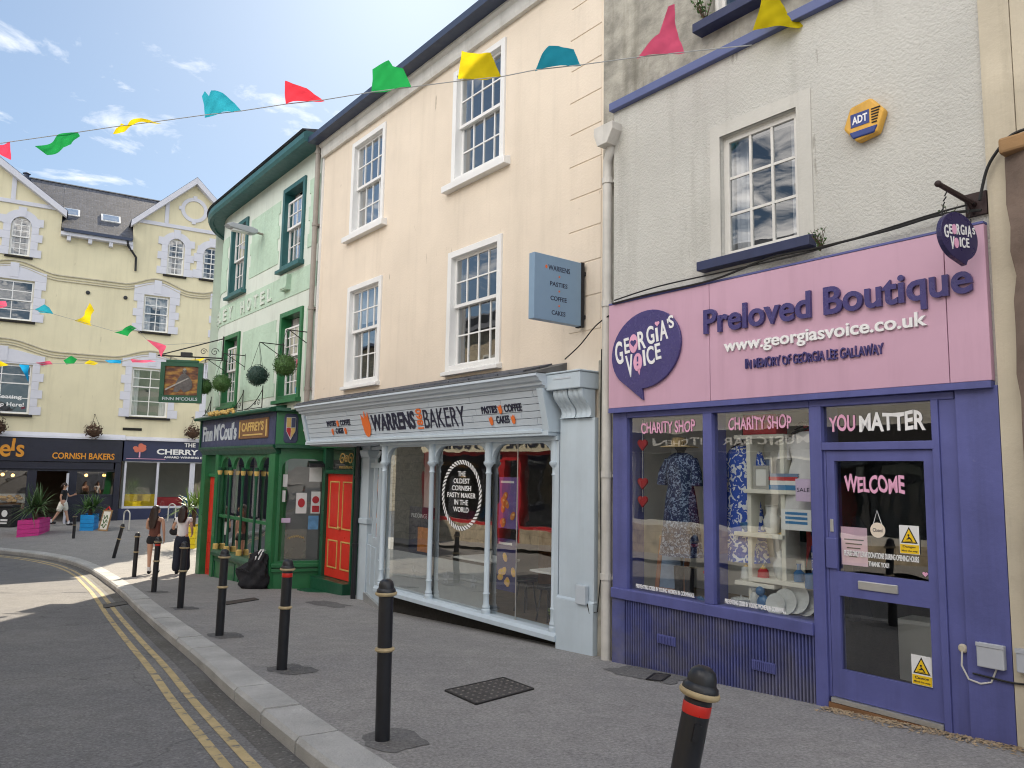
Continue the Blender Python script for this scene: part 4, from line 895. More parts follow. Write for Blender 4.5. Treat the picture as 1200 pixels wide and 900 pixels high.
# neighbouring building at the right edge
nb=thing('neighbouring_building','cream rendered building with rough brown stone pier at the right edge','building',W,(5.2,0,-1.9))
sx,sz=PW(1186,185,-.25)
b=MB(); b.box(4.34,sx+.02,-.21,.4,-2.4,9.6); b.box(sx+.025,7.5,-.2,.4,sz+.12,9.6); b.build('wall',M['cream_stone'],nb)
b=MB(); r_=random.Random(9); vs=[]; nzs=26; 
z=-2.3
for i in range(nzs+1):
    zz=-2.3+(sz+2.3)*i/nzs
    for k,(x,y) in enumerate(((sx-.02,-.02),(sx-.02,-.30),(sx+.12,-.34),(sx+.5,-.35),(sx+1.2,-.35),(sx+1.2,-.02))):
        vs.append((x+r_.uniform(-.02,.02),y+r_.uniform(-.025,.02),zz))
b.add(vs,[(i*6+k,i*6+(k+1)%6,(i+1)*6+(k+1)%6,(i+1)*6+k) for i in range(nzs) for k in range(6)]+[tuple(nzs*6+k for k in range(6))]); b.build('stone_pier',M['stone'],nb,smooth=True)
b=MB(); b.box(sx-.04,sx+1.25,-.40,-.02,sz+.0,sz+.12); b.build('pier_cap',M['ochre'],nb,bevel=.02)
shell(nb,4.35,7.5,.4,7,-2.4,9.6,M['cream_stone'])
b=MB(); b.prism([(-.3,9.6),(3.6,12.2),(7.2,9.6)],'x',4.36+2,7.6); b.build('roof',M['slate'],nb)
# weeds
def weed(lab,x,y,z,h,n,seed):
    r=random.Random(seed); st=MB(); lf=MB()
    for i in range(n):
        a=r.uniform(0,6.28); l=h*r.uniform(.5,1); dx,dy=math.cos(a)*l*.55,-abs(math.sin(a))*l*.5
        p=[Vector((x,y,z)),Vector((x+dx*.5,y+dy*.5,z+l*.6)),Vector((x+dx,y+dy,z+l))]; st.tube(p,[.003,.003,.0015],4)
        for k in range(7):
            c=p[0].lerp(p[1],r.random()) if k%2 else p[1].lerp(p[2],r.random()); v=Vector((r.uniform(-1,1),r.uniform(-1,1),r.uniform(-.3,1))).normalized()*h*.13; u=v.orthogonal().normalized()*h*.035
            lf.add([c,c+v*.5+u,c+v,c+v*.5-u],[(0,1,2,3)])
    t=thing('weed',lab,'plant',W,(x,y,z),'weeds growing on the walls'); st.build('stem',M['terracotta'],t); lf.build('leaves',M['leaf'],t)
weed('dry tuft of weeds at the right end of the blue sill',3.0,-.26,2.0,.2,14,1); weed('weed growing beside the topmost window frame',1.62,-.06,4.9,.34,12,2); weed('small weed rooted by the sign bracket',4.05,-.2,2.0,.16,9,3)
# ================================================================== BAKERY BUILDING
bk=thing('bakery','three storey cream rendered bakery building with pale blue shopfront','building',W,(-4.2,0,-2.3))
WH=[(-3.42,-2.04,4.54,6.44),(-7.04,-5.69,4.54,6.44),(-3.44,-2.04,1.52,3.42),(-6.99,-5.63,1.56,3.50)]
b=MB(); b.wall(-8.46,-.001,0,.3,.5,6.75,[(h[0]+.03,h[1]-.03,h[2]+.02,h[3]-.03) for h in WH]); b.build('wall',M['cream'],bk)
shell(bk,-8.45,-.004,.3,7.6,.5,6.8,M['cream'])
b=MB(); b.prism([(-.34,6.93),(-.34,6.99),(3.8,9.1),(7.7,6.9),(7.6,6.8),(3.8,8.9)],'x',-8.52,-.03); b.build('roof',M['slate'],bk)
b=MB(); b.prism([(-.02,6.60),(-.07,6.60),(-.09,6.66),(-.09,6.80),(-.14,6.84),(-.14,6.90),(.1,6.90),(.1,6.6)],'x',-8.44,-.04); b.build('eaves_board',M['dirty_white'],bk)
b=MB(); b.prism([(-.36,6.88),(-.36,7.0),(-.33,7.0),(-.33,6.905),(-.16,6.905),(-.16,7.0),(-.14,7.0),(-.14,6.88)],'x',-8.52,-.03); b.build('gutter',M['gutter'],bk)
for i,h in enumerate(WH):
    up=i<2
    sash(bk,*h,M['white'],cols=4,rows=2,casing=.10,proud=.035,sill=(.12,.12,.14) if up else (.10,.07,.03),mroom='blind' if up else 'dark_room',blind=.35 if i==3 else (.0),bar=.022,split=.5 if up else .55)
b=MB()   # quoin blocks scored at the right edge
z=1.75; k=0
while z<6.5:
    b.box(-.62 if k%2 else -.60,-.03,-.010,.05,z+.008,min(z+.43,6.55)); z+=.44; k+=1
b.build('quoins',M['cream'],bk,bevel=.004)
b=MB(); b.box(-8.455,-8.40,-.035,.02,1.4,6.6); b.build('edge_strip',M['white'],bk)
dp=MB(); dp.tube([(-8.52,-.11,1.35),(-8.52,-.11,6.88)],.055,12); p0=dp.build('drainpipe',M['steel_pipe'],bk,smooth=True)
b=MB()
for z in (1.6,3.3,5.1,6.7): b.lathe([(.068,0),(.068,.07)],(-8.52,-.11,z),12); b.box(-8.6,-8.44,-.06,.0,z+.01,z+.05)
b.build('pipe_bracket',M['steel_pipe'],p0)
# --- shopfront head
S0,S1=-8.15,-.70
b=MB(); b.prism([(.02,1.40),(-.10,1.35),(-.50,1.245),(-.51,1.225),(.02,1.24)],'x',S0-.08,S1+.06); lead=b.build('lead_flashing',M['lead'],bk)
b=MB(); r_=random.Random(4); 
x=S0
while x<S1-.5:
    l=r_.uniform(.4,.9); b.prism([(.0,1.41),(-.12,1.372),(-.48,1.275),(-.49,1.25),(-.1,1.34),(0,1.37)],'x',x,x+l*.97); x+=l
b.build('slate_strip',M['slate'],lead)
prof=[(.02,1.22),(-.50,1.22),(-.51,1.185),(-.48,1.17),(-.45,1.13),(-.41,1.115),(-.40,1.08),(-.36,1.07),(-.34,1.035),(.02,1.035)]
b=MB(); b.prism(prof,'x',S0-.04,S1+.05); b.build('cornice',M['ice_sign'],bk)
def cant(t): # along the canted board: t 0 bottom..1 top -> (y,z)
    return (-.20-.13*t,.51+.53*t)
b=MB(); r_=random.Random(8)
nb_=6
for k in range(nb_):
    y0,z0=cant(k/nb_); y1,z1=cant((k+1)/nb_-.012)
    x=S0+.12; off=0
    while x<S1-.1:
        l=min(r_.choice((1.1,1.4,1.8)),S1-.1-x); dy_=r_.uniform(-.002,.002); b.prism([(y0+dy_,z0),(y1+dy_,z1),(y1+.05,z1),(y0+.05,z0)],'x',x,x+l-.006); x+=l
sg=b.build('sign_boards',M['ice_sign'],bk,bevel=.003)
b=MB(); (ya,za),(yb,zb)=cant(-.02),cant(1.0)
for (x0,x1,e) in ((S0,S0+.115,.04),(S1-.095,S1+.02,.05)): b.prism([(ya-e,za),(yb-e,zb),(.0,zb),(.0,za)],'x',x0,x1)
b.prism([(-.26,.455),(-.26,.515),(-.16,.515),(.0,.515),(.0,.455)],'x',S0+.01,S1); b.prism([(-.275,.49),(-.275,.53),(-.2,.545),(-.2,.49)],'x',S0+.118,S1-.1)
b.build('sign_frame',M['ice'],bk,bevel=.006)
MB().box(S0+.13,S1-.1,-.15,-.0,.52,1.03).build('sign_back',M['ice_sign'],sg)
TA=math.atan2(.13,.53)
def cword(body,p0,p1,h0,m,root,**k):
    """letters on the canted board between photo baselines p0,p1 (s) with height fraction"""
    q=letters(body,p0[0],p1[0],0,h0,0,th=.008,slope=0,**k); t=p0[1]
    y,z=cant(t); q.xf(Matrix.Translation((0,y-.010,z))@Matrix.Rotation(TA,4,'X')); return q.build('lettering',m,root)
SX=lambda x:W.px(x,497,-.27)[0]
cword('WARRENS',(SX(435.5),.25),(SX(486),.25),.29,M['letter_navy'],sg,bold=.03)
cword('BAKERY',(SX(496.5),.25),(SX(544.5),.25),.29,M['letter_navy'],sg,bold=-.004)
q=letters('1860',0,.32,0,.17,0,th=.008,bold=.02); q.xf(Matrix.Translation((SX(495),cant(.24)[0]-.01,cant(.24)[1]))@Matrix.Rotation(TA,4,'X')@Matrix.Rotation(R_(-90),4,'Y')); q.build('lettering',M['orange'],sg)
def pasty(cx,t,sz,root):
    y,z=cant(t); q=MB(); q.prism(ell(0,0,.36*sz,.5*sz,20),'y',-.008,0); q.prism([(-.4*sz,.05*sz),(-.45*sz,.6*sz),(-.2*sz,.35*sz),(-.08*sz,.75*sz),(.06*sz,.38*sz),(.26*sz,.7*sz),(.3*sz,.1*sz)],'y',-.0085,0)
    q.xf(Matrix.Translation((cx,y-.01,z))@Matrix.Rotation(TA,4,'X')); q.build('pasty_mark',M['orange'],root)
pasty(SX(430),.42,.36,sg)
for (a,c,t) in ((SX(565),SX(612),.52),(SX(384),SX(411),.52)):
    m_=(a+c)/2; w_=c-a
    cword('PASTIES',(a,.52),(a+.40*w_,.52),.105,M['letter_navy'],sg,bold=.02); cword('COFFEE',(a+.58*w_,.52),(c,.52),.105,M['letter_navy'],sg,bold=.02); pasty(a+.49*w_,.58,.1,sg)
    cword('CAKES',(a+.34*w_,.25),(a+.66*w_,.25),.105,M['letter_navy'],sg,bold=.02); pasty(a+.22*w_,.31,.1,sg); pasty(a+.77*w_,.31,.1,sg)
# --- window front
CX=[-5.20,-3.68,-2.19,-.775]
b=MB(); b.box(-5.29,-.68,-.12,.1,.40,.454); b.box(-.755,-.675,-.09,.1,-1.95,.40)
for i in range(3):
    a,c=CX[i]+.01,CX[i+1]-.01; rr=.26
    for (xc,sg_) in ((a,1),(c,-1)):
        pts=[(xc,.41),(xc,.41-rr-.05)]+[(xc+sg_*.045,.41-rr-.05)]+[(xc+sg_*(.045+rr*(1-math.cos(R_(u)))),.375-rr+rr*math.sin(R_(u))) for u in range(0,91,10)]+[(xc+sg_*(rr+.045),.41)]
        b.prism(pts,'y',-.05,.03)
    b.box(a+.28,c-.28,-.05,.03,.375,.41)
b.build('window_frame',M['ice'],bk,bevel=.004)
for x in CX:
    c=MB(); c.lathe([(.065,-1.95),(.065,-1.90),(.05,-1.885),(.058,-1.86),(.042,-1.82),(.040,-1.70),(.05,-1.68),(.038,-1.66),(.036,-.05),(.048,-.03),(.037,-.01),(.037,.05),(.055,.075),(.075,.10),(.075,.13),(.06,.135),(.06,.40)],(x,-.06,0),14)
    c.build('column',M['ice'],bk,smooth=True)
b=MB(); b.prism([(-.15,-2.05),(-.15,-1.99),(-.12,-1.95),(.15,-1.95),(.15,-2.05)],'x',-5.30,-.66); b.build('window_sill',M['ice'],bk,bevel=.006)
MB().box(-5.26,-.66,.06,.14,-2.9,-2.052).build('stallriser',M['dark_gap'],bk)
PNS=[MB().quad((CX[i],.0,-1.95),(CX[i+1],.0,-1.95),(CX[i+1],.0,.40),(CX[i],.0,.40)).build('shop_window',M['shop_glass'],bk,recalc=False) for i in range(3)]
pn=PNS[2]
MB().box(-1.62,-1.605,-.004,.006,-1.95,.37).build('glass_joint',M['alu'],pn)
pn=PNS[1]; FRO=frosted('frosted_film',(.52,.54,.55),.75)
MB().quad((-5.17,.012,-1.94),(-3.71,.012,-1.94),(-3.71,.012,-1.33),(-5.17,.012,-1.33)).build('frosted_film',FRO,PNS[0],recalc=False); fz=MB().quad((-3.65,.012,-1.94),(-2.22,.012,-1.94),(-2.22,.012,-1.33),(-3.65,.012,-1.33)).build('frosted_film',FRO,pn,recalc=False)
sw=MB()
for (cx_,cz_) in ((-4.25,-1.62),(-3.3,-1.60),(-2.6,-1.58)):
    for k in range(5):
        a=R_(72*k+20); sw.prism(ell(cx_+.05*math.cos(a),cz_+.06*math.sin(a),.045,.02,10,a),'y',.003,.006)
for k in range(3):
    pts=[(-5.1+.1*i,.005,-1.5-.09*k+.02*math.sin(i*.9+k)) for i in range(14)]; sw.tube(pts,.004,4); pts=[(-3.6+.1*i,.005,-1.5-.09*k+.02*math.sin(i*.9+k)) for i in range(14)]; sw.tube(pts,.004,4)
sw.build('swirl_print',M['plastic_grey'],pn)
rg=MB(); cx_,cz_,R1,R2=-2.94,-.36,.52,.455
for k in range(46):
    a0=2*math.pi*k/46; a1=a0+2*math.pi/46*.62; sk=.13
    P=lambda r,a:(cx_+r*math.cos(a)*1.0,-.008,cz_+r*math.sin(a))
    rg.add([P(R2,a0),P(R1,a0+sk),P(R1,a1+sk),P(R2,a1)],[(0,1,2,3)])
rg.build('rope_ring',M['sign_white'],pn)
for k,(tx,wd) in enumerate((('THE',.20),('OLDEST',.42),('CORNISH',.50),('PASTY MAKER',.74),('IN THE',.36),('WORLD',.40))):
    zz=-.165-.105*k+.08; letters(tx,cx_-wd/2,cx_+wd/2,zz,zz+.075,-.008,th=.002,bold=.012).build('lettering',M['sign_white'],pn)
# pilaster
b=MB(); b.box(-.645,-.03,-.10,.05,-2.45,.66); b.box(-.67,-.02,-.125,.05,-2.45,-1.52); b.prism([(-.125,-1.52),(-.10,-1.49),(.0,-1.49),(.0,-1.52)],'x',-.67,-.02); pil=b.build('pilaster',M['ice'],bk,bevel=.008)
b=MB()
for (a,c) in ((-.60,-.345),(-.325,-.07)):
    ns=9; xs=[a+(c-a)*i/ns for i in range(ns+1)]; vs=[]; pr=[]
    for i,x in enumerate(xs):
        bul=.022*abs(math.sin(math.pi*i/ns*3))
        p=[(-.05,1.0)]+[(-(.135+.13*(1-u)**1.3+.030*math.sin(u*6.0)+bul),1.0-.31*u) for u in [q/10 for q in range(11)]]+[(-.15,.665),(-.05,.665)]
        pr.append(p)
    n=len(pr[0])
    for x,p in zip(xs,pr): vs+=[(x,q[0],q[1]) for q in p]
    fs=[(i*n+j,i*n+(j+1)%n,(i+1)*n+(j+1)%n,(i+1)*n+j) for i in range(ns) for j in range(n)]+[tuple(range(n)),tuple(ns*n+q for q in range(n))]
    b.add(vs,fs)
b.build('corbel',M['ice'],pil,smooth=True)
b=MB(); b.box(-.66,-.05,-.33,.02,1.005,1.20); b.box(-.675,-.035,-.345,.02,1.202,1.225); b.build('corbel_block',M['ice'],pil,bevel=.012)
MB().box(-.52,-.2,-.336,-.32,1.13,1.15).build('corbel_panel',M['ice_sign'],pil)
b=MB(); b.box(-.012,.10,-.06,.05,-2.4,1.35); b.build('stone_edge',M['grime'],bk,bevel=.01)
# interior
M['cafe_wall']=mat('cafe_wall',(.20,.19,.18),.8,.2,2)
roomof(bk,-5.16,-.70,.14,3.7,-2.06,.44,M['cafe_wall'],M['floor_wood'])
t=thing('projecting_sign','blue grey box sign listing pasties, coffee and cakes, fixed to the cream wall','sign',W,(-.05-.1,-.25,1.75))
# fixed to wall edge-on, board at right angles to the facade
sx_=-.33
b=MB(); b.box(sx_-.05,sx_+.05,-.86,-.10,1.80,2.60); bo=b.build('sign_face',mat('blue_grey_panel',(.22,.33,.46),.45,.04,3),t,bevel=.004)
b=MB(); b.box(sx_-.056,sx_+.056,-.10,-.045,1.79,2.61); b.box(sx_-.04,sx_+.04,-.045,.0,1.9,1.95); b.box(sx_-.04,sx_+.04,-.045,.0,2.45,2.5); b.build('wall_plate',M['blackmatt'],t,bevel=.004)
tt=MB(); oo=MB()
def psign(txt,u0,u1,z0,z1,mbq):
    q=letters(txt,u0,u1,z0,z1,0,th=.003,bold=.01); q.xf(Matrix.Translation((sx_+.052,-.86,0))@Matrix.Rotation(R_(90),4,'Z')); mbq.join(q)
psign('WARRENS',.22,.57,2.42,2.485,tt); psign('PASTIES',.25,.53,2.23,2.285,tt); psign('COFFEE',.26,.52,2.055,2.11,tt); psign('CAKES',.28,.50,1.88,1.935,tt)
psign('•',.17,.205,2.43,2.475,oo); psign('•',.385,.41,2.345,2.37,oo); psign('•',.385,.41,2.165,2.19,oo); psign('•',.385,.41,1.985,2.01,oo)
tt.build('lettering',M['letter_navy'],bo); oo.build('pasty_mark',M['orange'],bo)
s,z=W.px(684,697,-.12); t=thing('wall_box','small square box with a looping wire low on the pale blue pilaster','junction box',W,(s,-.1,z-.1)); MB().box(s-.10,s+.07,-.165,-.105,z-.11,z+.11).build('box_body',M['ice_sign'],t,bevel=.008); MB().tube([(s+.07,-.13,z-.09),(s+.1,-.12,z-.2),(s+.2,-.09,z-.17),(s+.25,-.08,z+.3),(s+.22,-.08,z+1.6),(s+.24,-.08,z+2.9)],.007,6).build('wire',M['cable'],t)
# tables, stools, posters, pot
def cafe_table(x,y,w_,lab):
    t=thing('cafe_table',lab,'table',W,(x,y,-2.06),'white cafe tables behind the bakery glass'); MB().box(x-w_/2,x+w_/2,y-.3,y+.3,-1.335,-1.305).build('table_top',M['paper'],t,bevel=.008); MB().lathe([(.22,0),(.22,.02),(.03,.03),(.03,.725)],(x,y,-2.06),16).build('pedestal',M['black'],t)
    q=thing('tumbler','small pale cup standing on the '+('left' if x<-2.6 else 'right')+' white cafe table','cup',W,(x+.1,y,-1.303)); MB().lathe([(.03,0),(.04,.10),(.036,.10),(.028,.01)],(x+.1,y,-1.303),14).build('cup',M['china'],q,smooth=True); MB().lathe([(.041,.10),(.042,.112)],(x+.1,y,-1.303),14).build('lid',M['paper'],q)
cafe_table(-3.0,.52,.9,'white topped cafe table behind the rope ring window'); cafe_table(-1.2,.52,.8,'white topped cafe table at the right end of the bakery window')
def stool(x,y,lab):
    t=thing('cafe_stool',lab,'stool',W,(x,y,-2.06),'dark stools inside the bakery'); MB().lathe([(.17,.44),(.18,.46),(.17,.48)],(x,y,-2.06),16).build('seat',M['black'],t)
    for k in range(4):
        a=R_(45+90*k); MB().tube([(x+.1*math.cos(a),y+.1*math.sin(a),-1.62),(x+.17*math.cos(a),y+.17*math.sin(a),-2.06)],.013,6).build('leg',M['iron'],t)
stool(-1.75,.7,'dark stool left of the right hand cafe table'); stool(-2.5,.9,'dark stool between the two cafe tables'); stool(-1.2,1.4,'dark stool behind the right hand cafe table')
def poster(x0,x1,z0,z1,lab,cols,y=.06):
    t=thing('poster',lab,'poster',W,(x0,y,z0)); MB().box(x0,x1,y,y+.012,z0,z1).build('sheet',cols[0],t)
    r=random.Random(int(x0*100)); a=MB(); c=MB()
    for i in range(7):
        cx=r.uniform(x0+.06,x1-.06); cz=r.uniform(z0+.06,z0+(z1-z0)*.65); a.prism(ell(cx,cz,.065,.045,14,r.uniform(0,3)),'y',y-.004-.001*i,y-.0005); c.prism(ell(cx+.02,cz+.015,.025,.016,10,r.uniform(0,3)),'y',y-.013,y-.0115)
    a.build('food_picture',cols[1],t); c.build('food_highlight',cols[2],t)
    MB().box(x0+.04,x1-.1,y-.004,y-.001,z1-.08,z1-.05).build('print_line',M['paper'],t)
M['pos_navy']=mat('poster_navy',(.04,.035,.14),.5,.1,4); M['pos_purple']=mat('poster_purple',(.16,.10,.30),.5,.2,3); M['pasty']=mat('pasty_brown',(.55,.19,.04),.5,.3,14); M['pasty2']=mat('pasty_gold',(.72,.42,.14),.5,.3,14)
poster(-2.10,-1.66,-.78,-.08,'purple poster of golden pasties taped inside the right bakery pane',(M['pos_purple'],M['pasty'],M['pasty2']))
poster(-2.12,-1.68,-1.62,-.92,'dark poster of a yellow wrapped pasty below the purple poster',(M['pos_navy'],M['pasty2'],M['sign_yellow']))
t=thing('menu_board','dark menu board standing inside the left bakery pane','board',W,(-4.7,.35,-2.0)); MB().box(-5.0,-4.25,.34,.38,-1.95,-.62).build('board',M['letter_navy'],t,bevel=.005); letters('PUDDINGS',-4.92,-4.42,-.80,-.73,.336,th=.002).build('lettering',M['paper'],t); MB().box(-4.7,-4.32,.335,.339,-1.35,-.95).build('picture',M['pasty'],t)
t=thing('potted_plant','small green plant in a black pot at the right corner of the bakery window','plant',W,(-.90,.12,-1.95)); MB().lathe([(.05,0),(.065,.16),(.055,.16)],(-.90,.12,-1.95),14).build('pot',M['black'],t)
lf=MB(); r_=random.Random(6)
for i in range(120):
    v=Vector((r_.gauss(0,1),r_.gauss(0,1),abs(r_.gauss(0,1))+.1)).normalized(); c=Vector((-.90,.12,-1.79))+v*r_.uniform(.03,.13); u=v.orthogonal().normalized(); u=u*math.cos(i)+v.cross(u)*math.sin(i); lf.add([c,c+u*.02+v*.02,c+u*.045,c+u*.02-v*.01],[(0,1,2,3)])
lf.build('leaves',M['leaf3'],t)
t=thing('pendant_lamp','small dark pendant lamp hanging inside the right bakery pane','lamp',W,(-.86,.3,.2)); MB().tube([(-.86,.3,.44),(-.86,.3,-.55)],.006,5).build('cord',M['cable'],t); MB().lathe([(.02,.12),(.07,.0),(.06,.0)],(-.86,.3,-.67),14).build('lamp_shade',M['black'],t)
for i,(x,lab) in enumerate(((-4.9,'pale curtain panel at the left edge inside the bakery window'),)):
    pass
b=MB(); b.box(-4.98,-4.80,.6,.78,-2.06,.42); solo('white_pillar',b,M['dirty_white'],'white square pillar inside the left bakery pane','pillar',W,(-4.9,.7,-2.06),bevel=.01)
t=thing('serving_counter','long dark serving counter at the back of the bakery','counter',W,(-2.6,3.2,-2.06)); MB().box(-4.6,-1.0,2.9,3.5,-2.06,-1.1).build('counter_body',M['wood'],t,bevel=.01); MB().box(-4.7,-.9,2.85,3.55,-1.098,-1.05).build('counter_top',M['plastic_grey'],t,bevel=.006)
# --- left entrance recess: splayed bakery door, pilaster
e0=W.w(-5.27,.03,0); e1=W.w(W.px(431,600,.60)[0],.60,0); dv=e0-e1
ED=Frame((e1.x,e1.y),math.atan2(dv.y,dv.x)); EL=dv.length
b=MB(); gl=MB()
b.wall(0,EL,0,.06,-2.32,.42,[(.12,.50,-1.25,.02),(.62,1.0,-1.25,.02),(1.25,EL-.1,-1.6,.02),(.12,EL-.1,.12,.36)])
for (a,c,d,e) in ((.12,.50,-1.25,.02),(.62,1.0,-1.25,.02),(1.25,EL-.1,-1.6,.02),(.12,EL-.1,.12,.36)): gl.quad((a,.03,d),(c,.03,d),(c,.03,e),(a,.03,e))
for (a,c) in ((.12,.50),(.62,1.0)): b.box(a,c,-.012,.01,-2.15,-1.42)
def tow(mbq,fr_): mbq.v=[tuple(W.loc(fr_.w(*p))) for p in mbq.v]; return mbq
ent=tow(b,ED).build('entrance_door',M['ice'],bk,bevel=.005); tow(gl,ED).build('pane',M['shop_glass'],ent,recalc=False)
h=MB(); h.tube([(.56,-.02,-.9),(.56,-.06,-.9),(.56,-.06,-.6),(.56,-.02,-.6)],.012,8); tow(h,ED).build('handle',M['alu'],ent)
h=MB(); h.box(-.02,EL,-.05,.05,-2.5,-2.32); tow(h,ED).build('threshold',M['alu'],ent)
XP=W.px(421,600,.52)[0]; XQ=W.px(430.5,600,.52)[0]; XB=W.px(417.5,600,.46)[0]; RD0=W.px(383,600,.80)[0]; RD1=W.px(416.5,600,.80)[0]; print('recess',XP,XQ,XB,RD0,RD1)
b=MB(); b.box(XP,XQ,.52,.80,-2.7,.44); b.box(XP-.02,XQ+.03,.49,.80,-1.05,-.95); b.prism([(.50,.22),(.46,.32),(.46,.36),(.8,.36),(.8,.22)],'x',XP-.02,XQ+.03); b.build('entrance_pilaster',M['ice'],bk,bevel=.01)
b=MB(); b.box(S0+.02,-5.25,-.16,1.0,.44,.452); b.build('entrance_soffit',M['ice_sign'],bk)
dpq=MB(); dpq.tube([(XB,.46,-2.75),(XB,.46,.44)],.05,10); d_=dpq.build('entrance_pipe',M['black'],bk,smooth=True)
b=MB()
for z in (-1.5,-.2): b.lathe([(.062,0),(.062,.06)],(XB,.46,z),10)
b.build('pipe_bracket',M['black'],d_)
# ================================================================== PUB
pb=thing('pub','mint green curved corner pub with dark green shopfront and teal eaves','building',W,(-12,0,-2.7))
SA,RA=-14.62,3.0
def pm(x,y,z):
    if x>=SA: return (x,y,z)
    th=(SA-x)/RA; r=RA-y
    if th>math.pi/2: return (SA-r,RA+(th-math.pi/2)*RA,z)
    return (SA-r*math.sin(th),RA-r*math.cos(th),z)
SE=SA-RA*math.pi/2-5.5
cuts=[SA-RA*R_(4*k) for k in range(23)]
PH=[(-10.60,-9.33,4.55,6.50),(-14.32,-13.02,4.55,6.50),(-10.42,-9.15,1.50,3.50),(-14.40,-13.18,1.58,3.48)]
b=MB(); b.wall(SE,-8.47,0,.3,1.26,6.95,[(h[0]+.03,h[1]-.03,h[2]+.03,h[3]-.03) for h in PH],cuts); b.map(pm).build('upper_wall',M['pubwhite'],pb)
# green render fields with toothed edges
def field(x0,x1,z0,z1,tl,tr):
    n=int((z1-z0)/.26); 
    L_=[];R2_=[]
    for i in range(n):
        a=z0+(z1-z0)*i/n; c=z0+(z1-z0)*(i+1)/n
        dl=.09 if (tl and i%2) else 0; dr=.09 if (tr and i%2) else 0
        yield (x0+dl,x1-dr,a,c)
def addfield(x0,x1,z0,z1,tl=True,tr=True):
    for (a,c,d,e) in field(x0,x1,z0,z1,tl,tr):
        nx=max(1,int((c-a)/.2)) if a<SA else 1
        b=FB[-1]
        for i in range(nx): b.box(a+(c-a)*i/nx,a+(c-a)*(i+1)/nx,-.014,.01,d,e)
FB=[]
for (x0,x1) in ((-12.80,-10.82),(-9.12,-8.6),(-19.0,-14.55)):
    FB.append(MB())
    addfield(x0,x1,4.78,6.32,x0>-15,x1<-8.7)
FB.append(MB()); addfield(-19.3,-8.56,3.84,4.38,False,False)
for (x0,x1) in ((-12.98,-10.64),(-8.97,-8.6),(-19.0,-14.62)):
    FB.append(MB())
    addfield(x0,x1,1.62,3.42,False,x1<-8.7)
for b in FB: b.map(pm).build('green_render',M['mint'],pb)
q=MB(); ntx='PAWLEY HOTEL'
xs0=[-15.6+.46*i for i in range(12)]
for ch_,x in zip('ELEY HOTEL',[-15.55+.47*i for i in range(10)]):
    if ch_!=' ': letters(ch_,x,x+.27,3.93,4.25,-.045,th=.035,bold=.02,mb=q)
q.map(pm).build('raised_lettering',M['pubwhite'],pb)
for i,h in enumerate(PH):
    sash(pb,*h,M['teal'] if i<2 else M['green'],cols=4,rows=2 if i<2 else 3,casing=.11,proud=.05,fm=pm,sill=(.14,.09,.06),mbar=M['white'],drop=(.22,.0,.24,.22)[i],curtain=.3 if i==2 else .2,mroom='dark_room')
# eaves
xs=[-8.50]+[-8.5-(SA+8.5)*-1*k/10 for k in range(1,11)]; xs=[-8.5+(SA+8.5)*k/10 for k in range(11)]+[SA-RA*R_(5*k) for k in range(1,19)]+[SE]
b=MB(); b.sweep([(.05,6.94),(-.30,6.94),(-.32,6.90),(-.42,6.90),(-.46,6.98),(-.46,7.10),(-.40,7.14),(.05,7.14)],xs).map(pm).build('eaves',M['teal'],pb)
b=MB(); b.sweep([(-.44,7.141),(-.5,7.16),(1.2,7.55),(2.6,7.55),(2.6,7.141)],xs).map(pm).build('roof',M['slate'],pb)
shell(pb,SA-RA+.6,-8.5,.35,8,.5,7.3,M['pubwhite']); MB().box(SA-2,-8.5,1.5,8,7.3,7.6).build('flat_roof',M['lead'],pb)
b=MB()
for k in range(1): pass
# ground floor shopfront: main face
PF=-.05; GL,GR=-15.33,-9.95
fasc=MB(); fasc.box(GL,GR+.02,PF-.16,PF+.2,.50,1.22); fasc=fasc.build('fascia',M['pubnavy'],pb,bevel=.01)
b=MB(); b.prism([(PF+.2,1.22),(PF-.34,1.22),(PF-.36,1.27),(PF-.30,1.31),(.05,1.40),(.05,1.22)],'x',GL-.1,GR+.1); b.prism([(PF+.2,.50),(PF-.20,.50),(PF-.20,.455),(PF-.14,.40),(PF-.08,.30),(PF+.2,.30)],'x',GL-.05,GR+.03); b.box(GL-.02,GL+.06,PF-.2,PF+.1,.5,1.22); b.build('cornice',M['dgreen'],pb,bevel=.006)
s0,z0=W.px(241,518,PF-.16); s1,z1=W.px(291,489,PF-.16)
letters('Finn',-15.12,-14.30,.66,1.06,PF-.172,th=.012,bold=.03).build('lettering',M['silver_letter'],fasc); letters("M'Coul's",-14.16,-12.42,.66,1.10,PF-.172,th=.012,bold=.03).build('lettering',M['silver_letter'],fasc)
pl=MB(); pl.box(-12.22,-10.30,PF-.185,PF-.15,.66,1.12); pl=pl.build('brand_plaque',M['wood'],fasc,bevel=.01)
letters("CAFFREY'S",-12.0,-10.55,.83,1.05,PF-.192,th=.01,bold=.03).build('lettering',M['gold'],pl); b=MB(); b.box(-11.9,-10.6,PF-.192,PF-.18,.73,.765); b.box(-12.17,-12.10,PF-.192,PF-.18,.70,1.08); b.box(-10.42,-10.35,PF-.192,PF-.18,.70,1.08); b.build('gilt_trim',M['gold'],pl)
b=MB(); r_=random.Random(12)
for i in range(60): x=r_.uniform(-14.1,-12.2); b.ball((x,PF-.33+r_.uniform(-.05,.03),1.33+r_.uniform(-.03,.06)),(.07,.04,.035),8,5)
b.build('carved_swag',M['gold'],pb,smooth=True)
